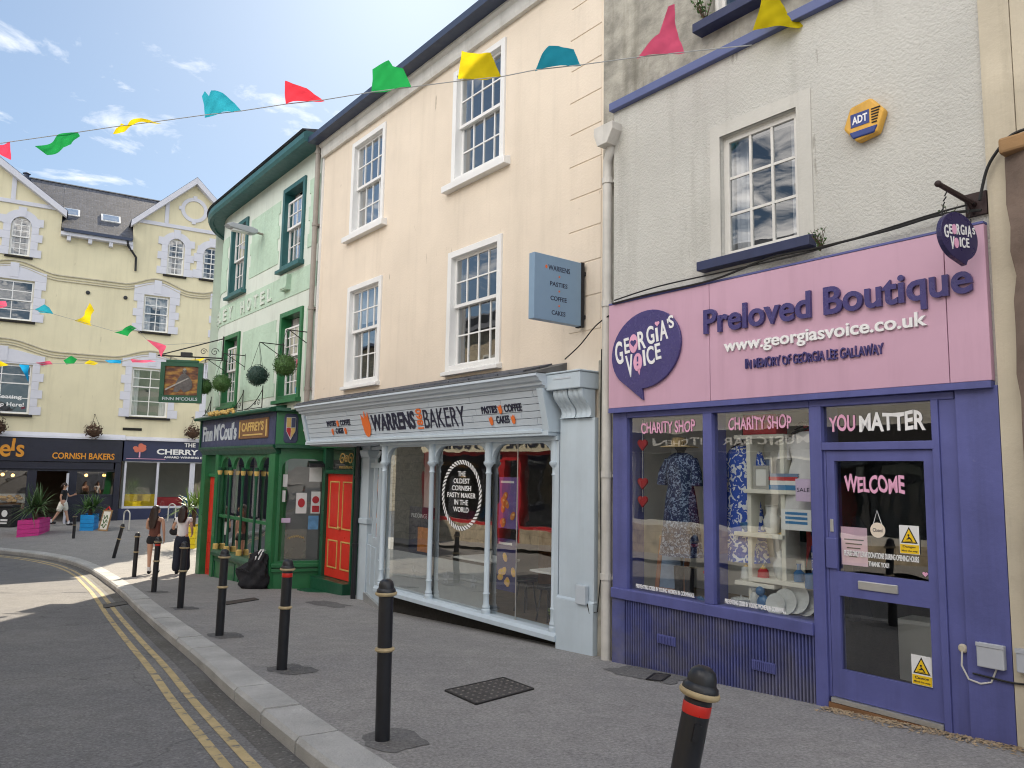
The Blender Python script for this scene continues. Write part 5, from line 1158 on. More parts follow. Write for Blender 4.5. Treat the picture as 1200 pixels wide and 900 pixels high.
for (x0,x1) in ((-13.2,-12.0),(-11.9,-10.7),(-15.2,-14.5)):
    b=MB(); b.tube([(x1,PF-.2,1.34),(x1,PF-.2,1.85)],.012,5); b.tube([(x0,PF-.2,1.36),(x1,PF-.2,1.36)],.010,5)
    b.tube([(x0+(x1-x0)*u,PF-.2,1.36+.42*u**2.2) for u in [q/8 for q in range(9)]],.010,5)
    for (cx_,rr) in ((x1-.22,.09),(x1-.45,.06)): b.tube([(cx_+rr*(1-a/9)*math.cos(a),PF-.2,1.47+rr*(1-a/9)*math.sin(a)) for a in [q*.5 for q in range(16)]],.008,4)
    b.build('iron_cresting',M['iron'],pb)
# posts, arcade
b=MB(); b.box(GL,GL+.32,PF-.10,PF+.2,-3.1,.30); b.box(-14.14,-13.92,PF-.10,PF+.2,-3.1,.30); b.box(-10.30,GR,PF-.12,PF+.2,-3.1,.30)
b.box(-13.92,-10.30,PF-.06,PF+.2,-3.1,-2.24); b.box(-15.0,-14.15,PF+.0,PF+.2,-.28,-.20); b.build('shopfront_frame',M['green'],pb,bevel=.012)
b=MB(); b.prism([(PF-.16,-2.24),(PF-.16,-2.17),(PF-.10,-2.10),(PF+.2,-2.10),(PF+.2,-2.24)],'x',-13.92,-10.30); 
for (x0,x1) in ((-13.9,-12.3),(-12.1,-10.45)): b.wall(x0,x1,PF-.075,PF-.055,-2.85,-2.32,[(x0+.07,x1-.07,-2.78,-2.39)])
b.build('panel_moulding',M['dgreen'],pb,bevel=.008)
ar=MB(); n4=4; aw=(13.92-10.30)/n4
for i in range(n4):
    a=-13.92+aw*i; c=a+aw; m_=(a+c)/2; rr=aw/2-.05
    for sgn in (-1,1):
        pts=[(m_+sgn*aw/2,.30),(m_+sgn*aw/2,-.06)]+[(m_+sgn*rr*math.cos(R_(u)),-.06+.30*math.sin(R_(u))) for u in range(0,91,10)]+[(m_,.30)]
        ar.prism(pts,'y',PF-.02,PF+.06)
ar.box(-13.92,-10.30,PF-.03,PF+.05,-1.29,-1.22)
ar.build('arcade',M['green'],pb,bevel=.004)
for i in range(n4+1):
    x=-13.92+aw*i; x=max(-13.87,min(-10.36,x))
    c=MB(); c.lathe([(.07,-2.10),(.07,-2.04),(.045,-2.0),(.035,-1.9),(.03,-1.25),(.035,-.30),(.045,-.27),(.04,-.1),(.05,-.02)],(x,PF-.05,0),10); co=c.build('colonnette',M['dgreen'],pb,smooth=True)
    c=MB(); c.lathe([(.04,-.27),(.04,-.22),(.062,-.14),(.062,-.10)],(x,PF-.05,0),10); c.build('gilt_capital',M['gold'],co,smooth=True)
    c=MB(); c.lathe([(.072,-2.10),(.072,-1.98),(.05,-1.96)],(x,PF-.051,0),10); c.build('gilt_base',M['gold'],co,smooth=True)
MB().quad((-13.92,PF+.03,-2.1),(-10.30,PF+.03,-2.1),(-10.30,PF+.03,.3),(-13.92,PF+.03,.3)).build('shop_window',M['shop_glass'],pb,recalc=False); p=MB(); p.quad((-15.0,PF+.05,-.2),(-14.15,PF+.05,-.2),(-14.15,PF+.05,.3),(-15.0,PF+.05,.3)); p.build('shop_window',M['shop_glass'],pb,recalc=False)
def paneldoor(root,x0,x1,z0,z1,y,frp=None,gold=True,name='red_door'):
    d=MB(); d.box(x0,x1,y,y+.06,z0,z1); w_=(x1-x0); g=MB(); hgt=z1-z0
    for (u0,u1) in ((.10,.44),(.56,.90)):
        for (v0,v1) in ((.09,.36),(.47,.93)):
            a,c,e,f_=x0+w_*u0,x0+w_*u1,z0+hgt*v0,z0+hgt*v1
            g.wall(a,c,y-.014,y+.004,e,f_,[(a+.028,c-.028,e+.028,f_-.028)]); d.box(a+.05,c-.05,y-.012,y+.01,e+.05,f_-.05)
    if frp: tow(d,frp); tow(g,frp)
    o=d.build(name,M['red'],root,bevel=.006); g.build('gilt_moulding',M['gold'] if gold else M['red'],o)
    return o
rd=paneldoor(pb,-15.0,-14.15,-2.95,-.28,PF+.06,gold=False); h=MB(); h.lathe([(.03,0),(.03,-.02),(.045,-.05),(.02,-.07)],(-14.30,PF+.06,-1.7),12,axis='y'); h.build('door_knob',M['gold'],rd,smooth=True)
roomof(pb,GL+.4,-10.1,.2,2.6,-2.4,.3,M['cafe_wall'],M['floor_wood'])
b=MB()
for (x0,x1) in ((-13.9,-13.4),(-12.4,-11.9),(-11.1,-10.5)): b.add([(x0+(x1-x0)*i/8,.25+.03*math.sin(i*2.2),z) for i in range(9) for z in (-1.2,.3)],[(2*i,2*i+2,2*i+3,2*i+1) for i in range(8)])
b.build('drapes',M['white_fabric'],pb,recalc=False)
MB().box(-15.05,-14.1,.16,.2,-.25,.35).build('door_back',M['dark_int'],pb)
# canted return face
c0=W.w(-9.95,PF-.02,0); c1=W.w(-9.60,.88,0); dv=c1-c0
PC=Frame((c0.x,c0.y),math.atan2(dv.y,dv.x)); PL=dv.length
b=MB(); b.wall(0,PL,-.02,.16,-3.0,.42,[(.07,PL-.06,-2.02,.20)]); b.box(-.06,PL,-.10,.1,-2.15,-2.07); b.box(-.05,PL,-.07,.1,-2.25,-2.18); cf=tow(b,PC).build('return_face',M['green'],pb,bevel=.008)
b=MB(); a,c=.07,PL-.06; rr=.24
for (xc,sg_) in ((a,1),(c,-1)): b.prism([(xc,.20)]+[(xc+sg_*rr*(1-math.cos(R_(u))),.20-rr+rr*math.sin(R_(u))) for u in range(0,91,15)],'y',-.01,.05)
tow(b,PC).build('arched_corner',M['green'],cf)
b=MB(); b.quad((.07,.05,-2.02),(PL-.06,.05,-2.02),(PL-.06,.05,.2),(.07,.05,.2)); gp=tow(b,PC).build('return_window',M['shop_glass'],pb,recalc=False)
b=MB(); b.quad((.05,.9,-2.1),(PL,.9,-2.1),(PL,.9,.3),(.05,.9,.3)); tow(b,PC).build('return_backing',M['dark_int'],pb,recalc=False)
def sticker(u0,u1,z0,z1,m,sub=None,y=.04):
    o=tow(MB().box(u0,u1,y-.002,y+.001,z0,z1),PC).build('window_sticker',m,gp)
    return o
sticker(.40,.63,-1.0,-.55,M['paper']); sticker(.72,.92,-1.0,-.52,M['paper']); sticker(.66,.93,-.30,.0,M['paper']); sticker(.68,.90,-1.35,-1.05,mat('sticker_blue',(.12,.28,.5),.5,.3,8)); sticker(.10,.20,-.42,-.15,M['paper']); sticker(.10,.17,-.75,-.50,M['paper']); sticker(.11,.30,-1.2,-1.1,M['lilac_paper'])
q=MB(); q.prism(ell(.515,-.77,.075,.10,20),'y',.031,.036); q.prism(ell(.82,-.70,.075,.08,20),'y',.031,.036); q.box(.75,.90,.031,.036,-.97,-.83); tow(q,PC).build('red_emblem',M['case_red'],gp)
q=MB(); q.box(.20,.66,.055,.06,-1.98,-1.35); tow(q,PC).build('etched_panel',frosted('etched',(.34,.30,.24),.5),gp)
q=MB()
for i in range(7): q.tube([(.26+.05*i,.05,-1.55+.04*math.sin(i*.5)),(.29+.05*i,.05,-1.51+.04*math.sin(i*.5)),(.31+.05*i,.05,-1.56+.04*math.sin(i*.5))],.007,4)
tow(q,PC).build('gilt_scroll',M['gold'],gp)
b=MB(); b.box(-.10,PL+.05,-.14,.2,.50,1.22); tow(b,PC).build('return_fascia',M['green'],pb,bevel=.01)
b=MB(); b.prism([(-.12,1.22),(PL+.1,1.22),(PL+.1,1.30),(-.12,1.30)],'y',-.30,.2); tow(b,PC).build('return_cornice',M['dgreen'],pb,bevel=.01); tow(MB().box(-.1,PL,-.16,.2,.42,.50),PC).build('return_moulding',M['dgreen'],pb,bevel=.01)
q=MB(); pts=[(.06,.60),(.10,.54),(.32,.54),(.36,.60),(.36,1.10),(.32,1.18),(.10,1.18),(.06,1.10)]; q.prism(pts,'y',-.16,-.13); cr=tow(q,PC).build('crest_panel',M['pubnavy'],pb,bevel=.008)
q=MB(); sh=[(.11,1.10),(.31,1.10),(.31,.80),(.21,.60),(.11,.80)]; q.prism(sh,'y',-.19,-.15); tow(q,PC).build('shield',M['paper'],cr,bevel=.006)
q=MB(); q.prism([(.115,1.09),(.205,1.09),(.205,.88),(.115,.88)],'y',-.196,-.188); q.prism([(.215,.87),(.3,.87),(.3,.80),(.215,.64)],'y',-.196,-.188); tow(q,PC).build('gold_quarter',M['gold'],cr)
q=MB(); q.prism([(.115,.87),(.205,.87),(.205,.64),(.115,.80)],'y',-.196,-.188); tow(q,PC).build('red_quarter',M['case_red'],cr)
q=MB(); q.prism([(.215,1.09),(.3,1.09),(.3,.88),(.215,.88)],'y',-.196,-.188); tow(q,PC).build('blue_quarter',M['pubnavy'],cr)
w0=PC.w(.56,-.14,.72); t=thing('bell_box','small white alarm bell box with a red base on the green pub corner','alarm box',PC,(.56,-.14,.72)); MB().prism([(.47,.80),(.50,1.06),(.66,1.06),(.69,.80)],'y',-.21,-.14).build('housing',M['paper'],t,bevel=.015); MB().prism([(.49,.80),(.67,.80),(.64,.68),(.52,.68)],'y',-.205,-.14).build('strobe_base',M['case_red'],t,bevel=.01)
# red door in the recess
zt=W.px(400,560,.8)[1]; zb=W.px(383,677,.8)[1]
rdd=paneldoor(pb,RD0,RD1,-2.30,-.12,.80)
MB().lathe([(.025,0),(.025,-.02),(.04,-.05),(.02,-.07)],((RD0+RD1)/2+.0,.8,-1.25),12,axis='y').build('door_knob',M['gold'],rdd,smooth=True)
b=MB(); b.box(RD0-.14,RD0-.005,.72,.95,-3.0,.44); b.box(RD1+.005,RD1+.06,.70,.95,-3,.44); b.box(RD0,RD1,.72,.95,-.115,-.03); b.box(RD0-.14,RD1+.05,.55,.95,-2.75,-2.31); b.box(RD0-.12,RD1+.05,.25,.55,-3.0,-2.56); b.build('door_surround',M['dgreen'],pb,bevel=.01)
fl=MB().quad((RD0,.82,-.03),(RD1,.82,-.03),(RD1,.82,.44),(RD0,.82,.44)).build('fanlight',M['shop_glass'],pb,recalc=False); MB().box(RD0,RD1,.9,.93,-.03,.44).build('fanlight_back',M['dark_int'],pb)
b=MB()
for s_,rr in ((-1,.14),(1,.14),(0,.09)):
    b.tube([((RD0+RD1)/2+.15+s_*.2+rr*(1-a/11)*math.cos(a),.81,.2+rr*(1-a/11)*math.sin(a)) for a in [q*.5 for q in range(19)]],.012,5)
b.build('gilt_scroll',M['gold'],fl); letters('PUB ENTRANCE',RD0+.5,RD1-.17,.0,.055,.812,th=.003).build('lettering',M['gold'],fl)
b=MB(); b.box(RD0-.2,S0+.3,.70,.95,.44,1.25); b.box(RD0-.4,-8.47,.0,.95,1.255,1.262); b.build('door_fascia',M['green'],pb,bevel=.01)
b=MB(); b.box(S0-.1,S0+.02,-.1,.96,.44,.46); b.build('porch_soffit',M['dark_gap'],pb)
s_,z_=W.px(378,545,.1); t=thing('lantern','black lantern shaped wall lamp beside the red door','lamp',PC,(.80,-.15,-.0)); MB().prism([(-.36,.02),(-.34,.10),(-.10,.16),(-.08,.06)],'x',.62,.95).build('housing',M['black'],t,bevel=.01); MB().box(.76,.80,-.12,.0,.06,.10).build('arm',M['iron'],t)
MB().box(-10.28,-9.98,PF-.145,PF-.12,-2.95,-2.6).build('corner_block',M['wood'],pb,bevel=.006)
# flood light and box on the pub wall
s,z=W.px(309,275,0); t=thing('street_light','grey street light head projecting from the mint pub wall','lamp',W,(s,0,z)); MB().tube([(s,.0,z+.0),(s,-.3,z+.03)],.03,8).build('arm',M['steel_pipe'],t); MB().prism([(-.18,-.02),(-.30,-.06),(-.86,.0),(-.95,.06),(-.80,.12),(-.30,.10),(-.18,.06)],'x',s-.13,s+.13).xf(Matrix.Translation((0,0,z))).build('lamp_head',M['plastic_grey'],t,bevel=.02); MB().box(s-.09,s+.09,-.78,-.4,z-.055,z-.02).build('lens',M['paper'],t)
s,z=W.px(338,331,0); t=thing('alarm_casing','mint painted bell box on the pub wall between the windows','alarm box',W,(s,0,z-.2)); MB().prism([(s-.17,z-.2),(s+.17,z-.2),(s+.2,z+.15),(s-.2,z+.15)],'y',-.13,0).build('box_body',M['mint'],t,bevel=.01); MB().box(s-.17,s+.17,-.145,-.1,z-.17,z-.13).build('lid',M['mint'],t)
# topiary balls on brackets
def leafball(c,r,m,seed,n=760):
    rr=random.Random(seed); b=MB(); b.ball(c,r*.93,20,14); C=Vector(c)
    for i in range(n):
        v=Vector((rr.gauss(0,1),rr.gauss(0,1),rr.gauss(0,1))).normalized(); q=C+v*r*rr.uniform(.84,1.07); u=v.orthogonal().normalized(); a=rr.uniform(0,6.28); u=u*math.cos(a)+v.cross(u)*math.sin(a); s=v.cross(u); l=r*.17
        b.add([q,q+u*l*.5+s*l*.3+v*l*.4,q+u*l+v*l*.5,q+u*l*.5-s*l*.3+v*l*.3],[(0,1,2,3)])
    return b
TB=[((334,428),.225,-9.6,'topiary','bright green topiary ball hanging in front of the right pub window'),((302,440),.225,-11.4,'topiary2','dark bluish topiary ball hanging from an arm between the pub windows'),((260,449),.22,-14.2,'topiary','green topiary ball hanging in front of the left pub window'),((239,453),.205,-15.6,'topiary','topiary ball next to the painted pub sign')]
for i,(q,r,_,m_,lb) in enumerate(TB):
    s,z=W.px(q[0],q[1],-.55)
    yw=0
    t=thing('topiary_ball',lb,'topiary',W,(s,-.55,z-r),'topiary balls hung on the pub')
    leafball((s,-.55,z),r,M[m_],40+i).build('foliage',M[m_],t,recalc=False)
    zb=z+r+.52; b=MB()
    xw=max(s,-15.0) if i==3 else s
    b.tube([(s,-.55,zb),(xw+.02,0.02,zb)],.012,6); b.tube([(xw+.02,0,zb-.3),(s,-.50,zb)],.010,6); b.tube([(xw+.02,-.01,zb+.05),(xw+.02,-.01,zb-.36)],.014,6); b.build('bracket',M['iron'],t)
    b=MB()
    for a in (0,2.1,4.2): b.tube([(s,-.55,zb-.01),(s+r*.7*math.cos(a),-.55+r*.7*math.sin(a),z+r*.7)],.005,4)
    b.build('chain',M['iron'],t)
# pub sign on its bracket
wl=Vector((-8.05,20.35,0)); sgc=gpx(212,640); 
PS=Frame((-8.55,19.75),R_(8))
t=thing('pub_sign','hanging pub sign in a green frame with a painted seated warrior','sign',PS,(0,0,1.65))
u=lambda x,y: PS.px(x,y,0)
x0,zt_=u(191,424); x1,zb_=u(237,473)
x0=-.52;x1=.52
ztop=u(212,425)[1]; zbot=u(212,472)[1]
b=MB(); b.wall(x0,x1,-.05,.05,zbot,ztop,[(x0+.11,x1-.11,zbot+.19,ztop-.1)]); b.box(x0+.12,x1-.12,-.05,.05,ztop,ztop+.07); b.build('frame',M['dgreen'],t,bevel=.012)
pic=bpy.data.materials.new('painted_scene'); pic.use_nodes=True
_nt=pic.node_tree; _b=_nt.nodes['Principled BSDF']; _b.inputs['Roughness'].default_value=.5
_t=_n(_nt,'ShaderNodeTexCoord'); _m=_n(_nt,'ShaderNodeMapping'); _m.inputs['Scale'].default_value=(1.6,1,4.5); _nt.links.new(_t.outputs['Object'],_m.inputs[0]); _no=_n(_nt,'ShaderNodeTexNoise'); _no.inputs['Scale'].default_value=2.3; _no.inputs['Detail'].default_value=5; _nt.links.new(_m.outputs[0],_no.inputs['Vector'])
_r=_n(_nt,'ShaderNodeValToRGB'); _r.color_ramp.elements[0].position=.36; _r.color_ramp.elements[0].color=(.05,.022,.014,1); _r.color_ramp.elements[1].position=.66; _r.color_ramp.elements[1].color=(.42,.23,.04,1); _e=_r.color_ramp.elements.new(.5); _e.color=(.16,.055,.02,1)
_nt.links.new(_no.outputs['Fac'],_r.inputs[0]); _nt.links.new(_r.outputs[0],_b.inputs['Base Color'])
pb_=MB().box(x0+.1,x1-.1,-.02,.02,zbot+.18,ztop-.09).build('painting',pic,t)
zc_=zbot+.19; hh=ztop-zbot-.29
f=MB(); P=lambda a,c:(x0+.11+(x1-x0-.22)*a,zc_+hh*c)
f.prism([P(.28,.12),P(.34,.42),P(.42,.62),P(.50,.74),P(.60,.76),P(.72,.66),P(.82,.50),P(.84,.28),P(.74,.16),P(.6,.1),P(.5,.22),P(.40,.1)],'y',-.028,-.018); f.prism(ell(*P(.58,.84),.05,.065,16),'y',-.029,-.018); f.build('painted_figure',mat('painted_grey',(.10,.09,.09),.6,.5,12),t)
f=MB(); f.prism([P(.02,.20),P(.70,.62),P(.72,.585),P(.05,.16)],'y',-.034,-.026); f.prism(ell(*P(.58,.90),.035,.03,12),'y',-.034,-.027); f.build('painted_spear',mat('painted_pale',(.34,.32,.30),.6,.3,12),t)
letters("FINN M'COULS",x0+.09,x1-.09,zbot+.055,zbot+.14,-.056,th=.006,bold=.015).build('lettering',M['silver_letter'],t)
b=MB(); zb0=ztop+.17; xe=.98
b.tube([(-.62,0,zb0),(xe,.0,zb0-.02)],.018,6); b.tube([(-.62,0,zb0),(xe,.0,zb0+.50)],.015,6); b.tube([(xe,0,zb0-.08),(xe,0,zb0+.56)],.022,6)
for cx_,rr in ((.78,.11),(.5,.09),(.78,-.0)):
    if rr: b.tube([(cx_+rr*(1-a/11)*math.cos(a),0,zb0+.14+rr*(1-a/11)*math.sin(a)) for a in [q*.5 for q in range(19)]],.009,5)
b.tube([(-.3,0,zb0),(-.3,0,ztop+.06)],.01,5); b.tube([(.3,0,zb0),(.3,0,ztop+.06)],.01,5); b.build('bracket',M['iron'],t); MB().box(-.05,.22,-.07,.07,zb0-.02,zb0+.10).build('flood_lamp',M['black'],t,bevel=.01)
# ================================================================== PALE YELLOW CORNER BUILDING WITH TWO SHOPS
M['bulb']=mat('warm_bulb',(1,.55,.15),.4,0,1,emit=1.6)
M['dim_brown']=mat('dim_brown_room',(.13,.09,.065),.9,.3,2)
yb=thing('yellow_building','pale yellow gabled building with quoined windows above two dark blue shops','building',YB,(1.5,0,-2.75))
def ypx(x,y,o=0): return YB.px(x,y,o)
S_L,S_R=-8.5,7.85
def yw(x0,x1,y0,y1):
    s0=ypx(x0,(y0+y1)/2)[0]; s1=ypx(x1,(y0+y1)/2)[0]; xm=(x0+x1)/2; return (s0,s1,ypx(xm,y1)[1],ypx(xm,y0)[1])
A1=yw(11,37,254,300); A2=yw(195.5,216.5,280,323); A3=yw(237,258,290,328)
B1=(-2.65,-1.02,6.2,8.02); B2=(3.36,4.52,6.28,8.05); B3=(6.75,7.75,6.3,8.1)
C1=(-3.1,-.82,2.1,4.3); C2=(3.08,4.74,2.22,4.55); C3=(6.4,7.6,2.25,4.55)
YH=[A1,A2,A3,B1,B2,B3,C1,C2,C3]
GLl,GLr,GLa=-7.4,-.22,(-3.81,13.95); GRl,GRr,GRa=2.72,7.95,(5.34,14.05)
yh=[(h[0]+.03,h[1]-.03,h[2]+.03,h[3]-.03) for h in YH]
b=MB(); b.wall(GLr,GRl,0,.3,1.2,10.5); b.wall(S_L,GLr,0,.3,1.2,11.42,[h for h in yh if h[1]<GLr]); b.wall(GRl,S_R,0,.3,1.2,11.5,[h for h in yh if h[0]>GRl])
b.prism([(GLl,11.421),(GLr,11.421),GLa],'y',0,.3); b.prism([(GRl,11.501),(S_R,11.501),GRa],'y',0,.3)
b.build('wall',M['yellow_wall'],yb)
shell(yb,S_L,S_R,.3,9.5,-3.4,10.6,M['yellow_wall'])
yr=4.6; zr=ypx(110,222,yr)[1]
b=MB(); b.prism([(-.42,10.50),(-.42,10.56),(yr,zr),(9.6,10.56),(9.6,10.5)],'x',GLr+.02,GRl-.02); b.prism([(.32,10.70),(.32,10.56+(zr-10.56)*.74/(yr+.42)),(yr,zr-.004),(9.6,10.55),(9.6,10.5)],'x',S_L-.2,GLr+.015); b.prism([(.32,10.70),(.32,10.56+(zr-10.56)*.74/(yr+.42)),(yr,zr-.004),(9.6,10.55),(9.6,10.5)],'x',GRl-.015,S_R+.1); rf=b.build('roof',M['slate'],yb)
b=MB(); b.prism([(yr-.1,zr-.03),(yr,zr+.05),(yr+.1,zr-.03)],'x',S_L-.2,S_R); b.build('ridge_tiles',M['lead'],rf)
for (l,r,a,hh) in ((GLl,GLr,GLa,11.42),(GRl,GRr,GRa,11.5)):
    b=MB()
    for (x,z0) in ((l,hh),(r,hh)):
        dx=x-a[0]; k=1.06; b.add([(a[0],-.30,a[1]+.12),(a[0]+dx*k,-.30,a[1]+.12-(a[1]-z0)*k),(a[0]+dx*k,yr+.5,a[1]+.12-(a[1]-z0)*k),(a[0],yr+.5,a[1]+.12),(a[0],-.30,a[1]+.02),(a[0]+dx*k,-.30,a[1]+.02-(a[1]-z0)*k),(a[0]+dx*k,yr+.5,a[1]+.02-(a[1]-z0)*k),(a[0],yr+.5,a[1]+.02)],[(0,1,2,3),(4,5,6,7),(0,1,5,4),(1,2,6,5),(2,3,7,6),(3,0,4,7)])
    b.build('gable_roof',M['slate'],yb)
    b=MB()
    for (x,z0) in ((l,hh),(r,hh)):
        dx=x-a[0]; k=1.05; zz=a[1]-(a[1]-z0)*k
        b.add([(a[0],-.33,a[1]+.09),(a[0]+dx*k,-.33,zz+.09),(a[0]+dx*k,-.33,zz-.20),(a[0],-.33,a[1]-.24),(a[0],-.0,a[1]+.09),(a[0]+dx*k,-.0,zz+.09),(a[0]+dx*k,.0,zz-.20),(a[0],.0,a[1]-.24)],[(0,1,2,3),(7,6,5,4),(0,4,5,1),(1,5,6,2),(2,6,7,3),(3,7,4,0)])
    b.box(l,min(r,S_R),-.06,.02,hh-.02,hh+.16)
    for f in (-.52,.52):
        x=a[0]+f*(r-l)/2*.9; b.box(x-.09,x+.09,-.055,.02,hh+.16,a[1]-(a[1]-hh)*abs(x-a[0])/((r-l)/2)-.1)
    b.build('bargeboards',M['quoin'],yb,bevel=.01)
    b=MB(); o=ell(a[0],hh+1.05,.62,.62,32); i_=ell(a[0],hh+1.05,.45,.45,32); n=32
    b.add([(p[0],-.05,p[1]) for p in o]+[(p[0],-.05,p[1]) for p in i_]+[(p[0],0.01,p[1]) for p in o]+[(p[0],0.01,p[1]) for p in i_],[f for k in range(n) for f in ((k,(k+1)%n,n+(k+1)%n,n+k),(k,2*n+k,2*n+(k+1)%n,(k+1)%n),(n+k,n+(k+1)%n,3*n+(k+1)%n,3*n+k))])
    for q in range(4):
        aa=R_(90*q); b.box(a[0]+.62*math.cos(aa)-.09,a[0]+.62*math.cos(aa)+.09,-.06,.01,hh+1.05+.62*math.sin(aa)-.09,hh+1.05+.62*math.sin(aa)+.09)
    b.build('roundel',M['quoin'],yb)
b=MB(); b.prism([(-.44,10.42),(-.44,10.55),(-.34,10.55),(-.34,10.42)],'x',GLr+.1,GRl-.05); b.build('gutter',M['gutter'],yb)
b=MB(); b.box(GLr,GRl,-.33,.0,10.26,10.42)
x=GLr+.25
while x<GRl-.1: b.box(x,x+.16,-.28,.0,10.05,10.26); x+=.85
b.build('eaves_board',M['quoin'],yb)
b=MB(); b.tube([(GRl-.25,-.36,10.45),(GRl-.2,-.3,10.2),(GRl+.18,-.1,9.75),(GRl+.2,-.08,9.1)],.05,8); b.build('downpipe',M['black'],yb,smooth=True)
for (x,y) in ((82,247),(130,257)):
    s_,z_=ypx(x,y,1.3); t_=(zr-10.56)/(yr+.42); z_=10.56+t_*(1.3+.42)
    Mx=Matrix.Translation((s_,1.3,z_))@Matrix.Rotation(math.atan(t_),4,'X')
    q=MB(); q.wall(-.42,.42,-.04,.05,-.45,.45,[(-.34,.34,-.37,.37)]); q.xf(Matrix.Rotation(R_(-90),4,'X')); q.xf(Mx)
    o=q.build('skylight',M['white'],rf)
    q=MB(); q.quad((-.34,-.37,.06),(.34,-.37,.06),(.34,.37,.06),(-.34,.37,.06)); q.xf(Mx); q.build('pane',M['window_glass'],o,recalc=False)
    q=MB(); q.quad((-.36,-.4,.02),(.36,-.4,.02),(.36,.4,.02),(-.36,.4,.02)); q.xf(Mx); q.build('room',M['blind'],o,recalc=False)
s_,z_=ypx(31,207,3.2); MB().lathe([(.14,-1.2),(.14,.0),(.22,.03),(.22,.12),(.12,.16),(.12,.3),(.18,.34),(.05,.42)],(s_,3.2,z_-.2),12).build('vent_pipe',M['gutter'],rf,smooth=True)
# windows
for i,h in enumerate(YH):
    sash(yb,*h,M['white'],cols=2 if i<3 else 2,rows=2 if i>2 else 3,casing=.07,proud=-.08,sill=(.12,.10,.12),msill=M['dark_gap'],mroom='dark_room',blind=(0,0,0,.0,.3,.3,0,0,0)[i],curtain=(.2,.3,.3,.0,.3,.2,0,.2,0)[i],bar=.035,split=.5 if i<6 else .62)
# surrounds
def quoined(h,hood=True,arch=False):
    b=MB(); s0,s1,z0,z1=h; n=max(4,int((z1-z0)/.34)); 
    for k in range(n):
        a=z0+(z1-z0)*k/n; c=z0+(z1-z0)*(k+1)/n-.006; e=.42 if k%2==0 else .26
        b.box(s0-e,s0+.02,-.05,.01,a,c); b.box(s1-.02,s1+e,-.05,.01,a,c)
    m_=(s0+s1)/2; w_=(s1-s0)/2
    if arch:
        rr=w_+.30; cz=z1-w_*.95; ri=w_-.03
        n=18; o=[(m_+rr*math.cos(math.pi*k/n),cz+rr*math.sin(math.pi*k/n)) for k in range(n+1)]; i_=[(m_+ri*math.cos(math.pi*k/n),cz+ri*math.sin(math.pi*k/n)) for k in range(n+1)]
        for k in range(n): b.prism([o[k],o[k+1],i_[k+1],i_[k]],'y',-.056,.012)
        # spandrels that round the opening
        for sg_ in (-1,1):
            b.prism([(m_+sg_*ri*math.cos(R_(u)),cz+ri*math.sin(R_(u))) for u in range(0,91,10)]+[(m_,z1+.05),(m_+sg_*(w_+.01),z1+.05)],'y',-.04,.05)
        b.prism([(m_-.13,cz+ri+.02),(m_+.13,cz+ri+.02),(m_+.16,cz+rr+.12),(m_-.16,cz+rr+.12)],'y',-.075,.012)
    else:
        b.box(s0-.42,s1+.42,-.05,.01,z1,z1+.38)
        pts=[(s0-.42,z1+.38)]+[(s0-.42+(s1-s0+.84)*u,z1+.38+.26*math.sin(math.pi*u)**1.5) for u in [q/14 for q in range(1,14)]]+[(s1+.42,z1+.38)]
        b.prism(pts,'y',-.046,.01); b.box(m_-.16,m_+.16,-.07,.01,z1+.1,z1+.74)
    b.build('window_surround',M['quoin'],yb)
for h in (A1,A2,A3): quoined(h,arch=True)
for h in (B1,B2,B3,C1,C2,C3): quoined(h)
def course(z0,wins,name):
    b=MB(); n=120; 
    for dz,pr,th in ((0,.07,.05),(-.13,.04,.03),(-.24,.055,.035)):
        prev=None
        for k in range(n+1):
            x=S_L+(S_R-S_L)*k/n; z=z0+dz
            for h in wins:
                m_=(h[0]+h[1])/2; w_=(h[1]-h[0])/2+.9
                if abs(x-m_)<w_: z=max(z,z0+dz+.42*(.5+.5*math.cos(math.pi*(x-m_)/w_)))
            if prev: b.add([(prev[0],-pr,prev[1]),(x,-pr,z),(x,-pr,z+th),(prev[0],-pr,prev[1]+th),(prev[0],0,prev[1]),(x,0,z),(x,0,z+th),(prev[0],0,prev[1]+th)],[(0,1,2,3),(0,4,5,1),(3,2,6,7)])
            prev=(x,z)
    return b.build(name,M['lead'] if False else M['moulding'],yb)
M['moulding']=mat('grey_moulding',(.50,.46,.36),.7,.2,5)
course(8.42,(B1,B2,B3),'string_course'); course(4.93,(C1,C2,C3),'string_course')
for (x,y) in ((103,343),(147,349)):
    s_,z_=ypx(x,y); MB().lathe([(.09,0),(.09,-.05),(.0,-.06)],(s_,0,z_),10,axis='y').build('vent',M['black'],yb)
s_,z_=ypx(155,503); MB().box(s_-.4,s_+.4,-.03,.01,z_-.06,z_+.06).build('wall_grille',M['dark_gap'],yb)
t_=MB(); letters('Seating',-2.05,-1.15,2.72,2.95,.095,th=.004,bold=.02,mb=t_); letters('Up Here!',-2.1,-1.05,2.38,2.62,.095,th=.004,bold=.02,mb=t_); t_.build('lettering',M['sign_white'],yb)
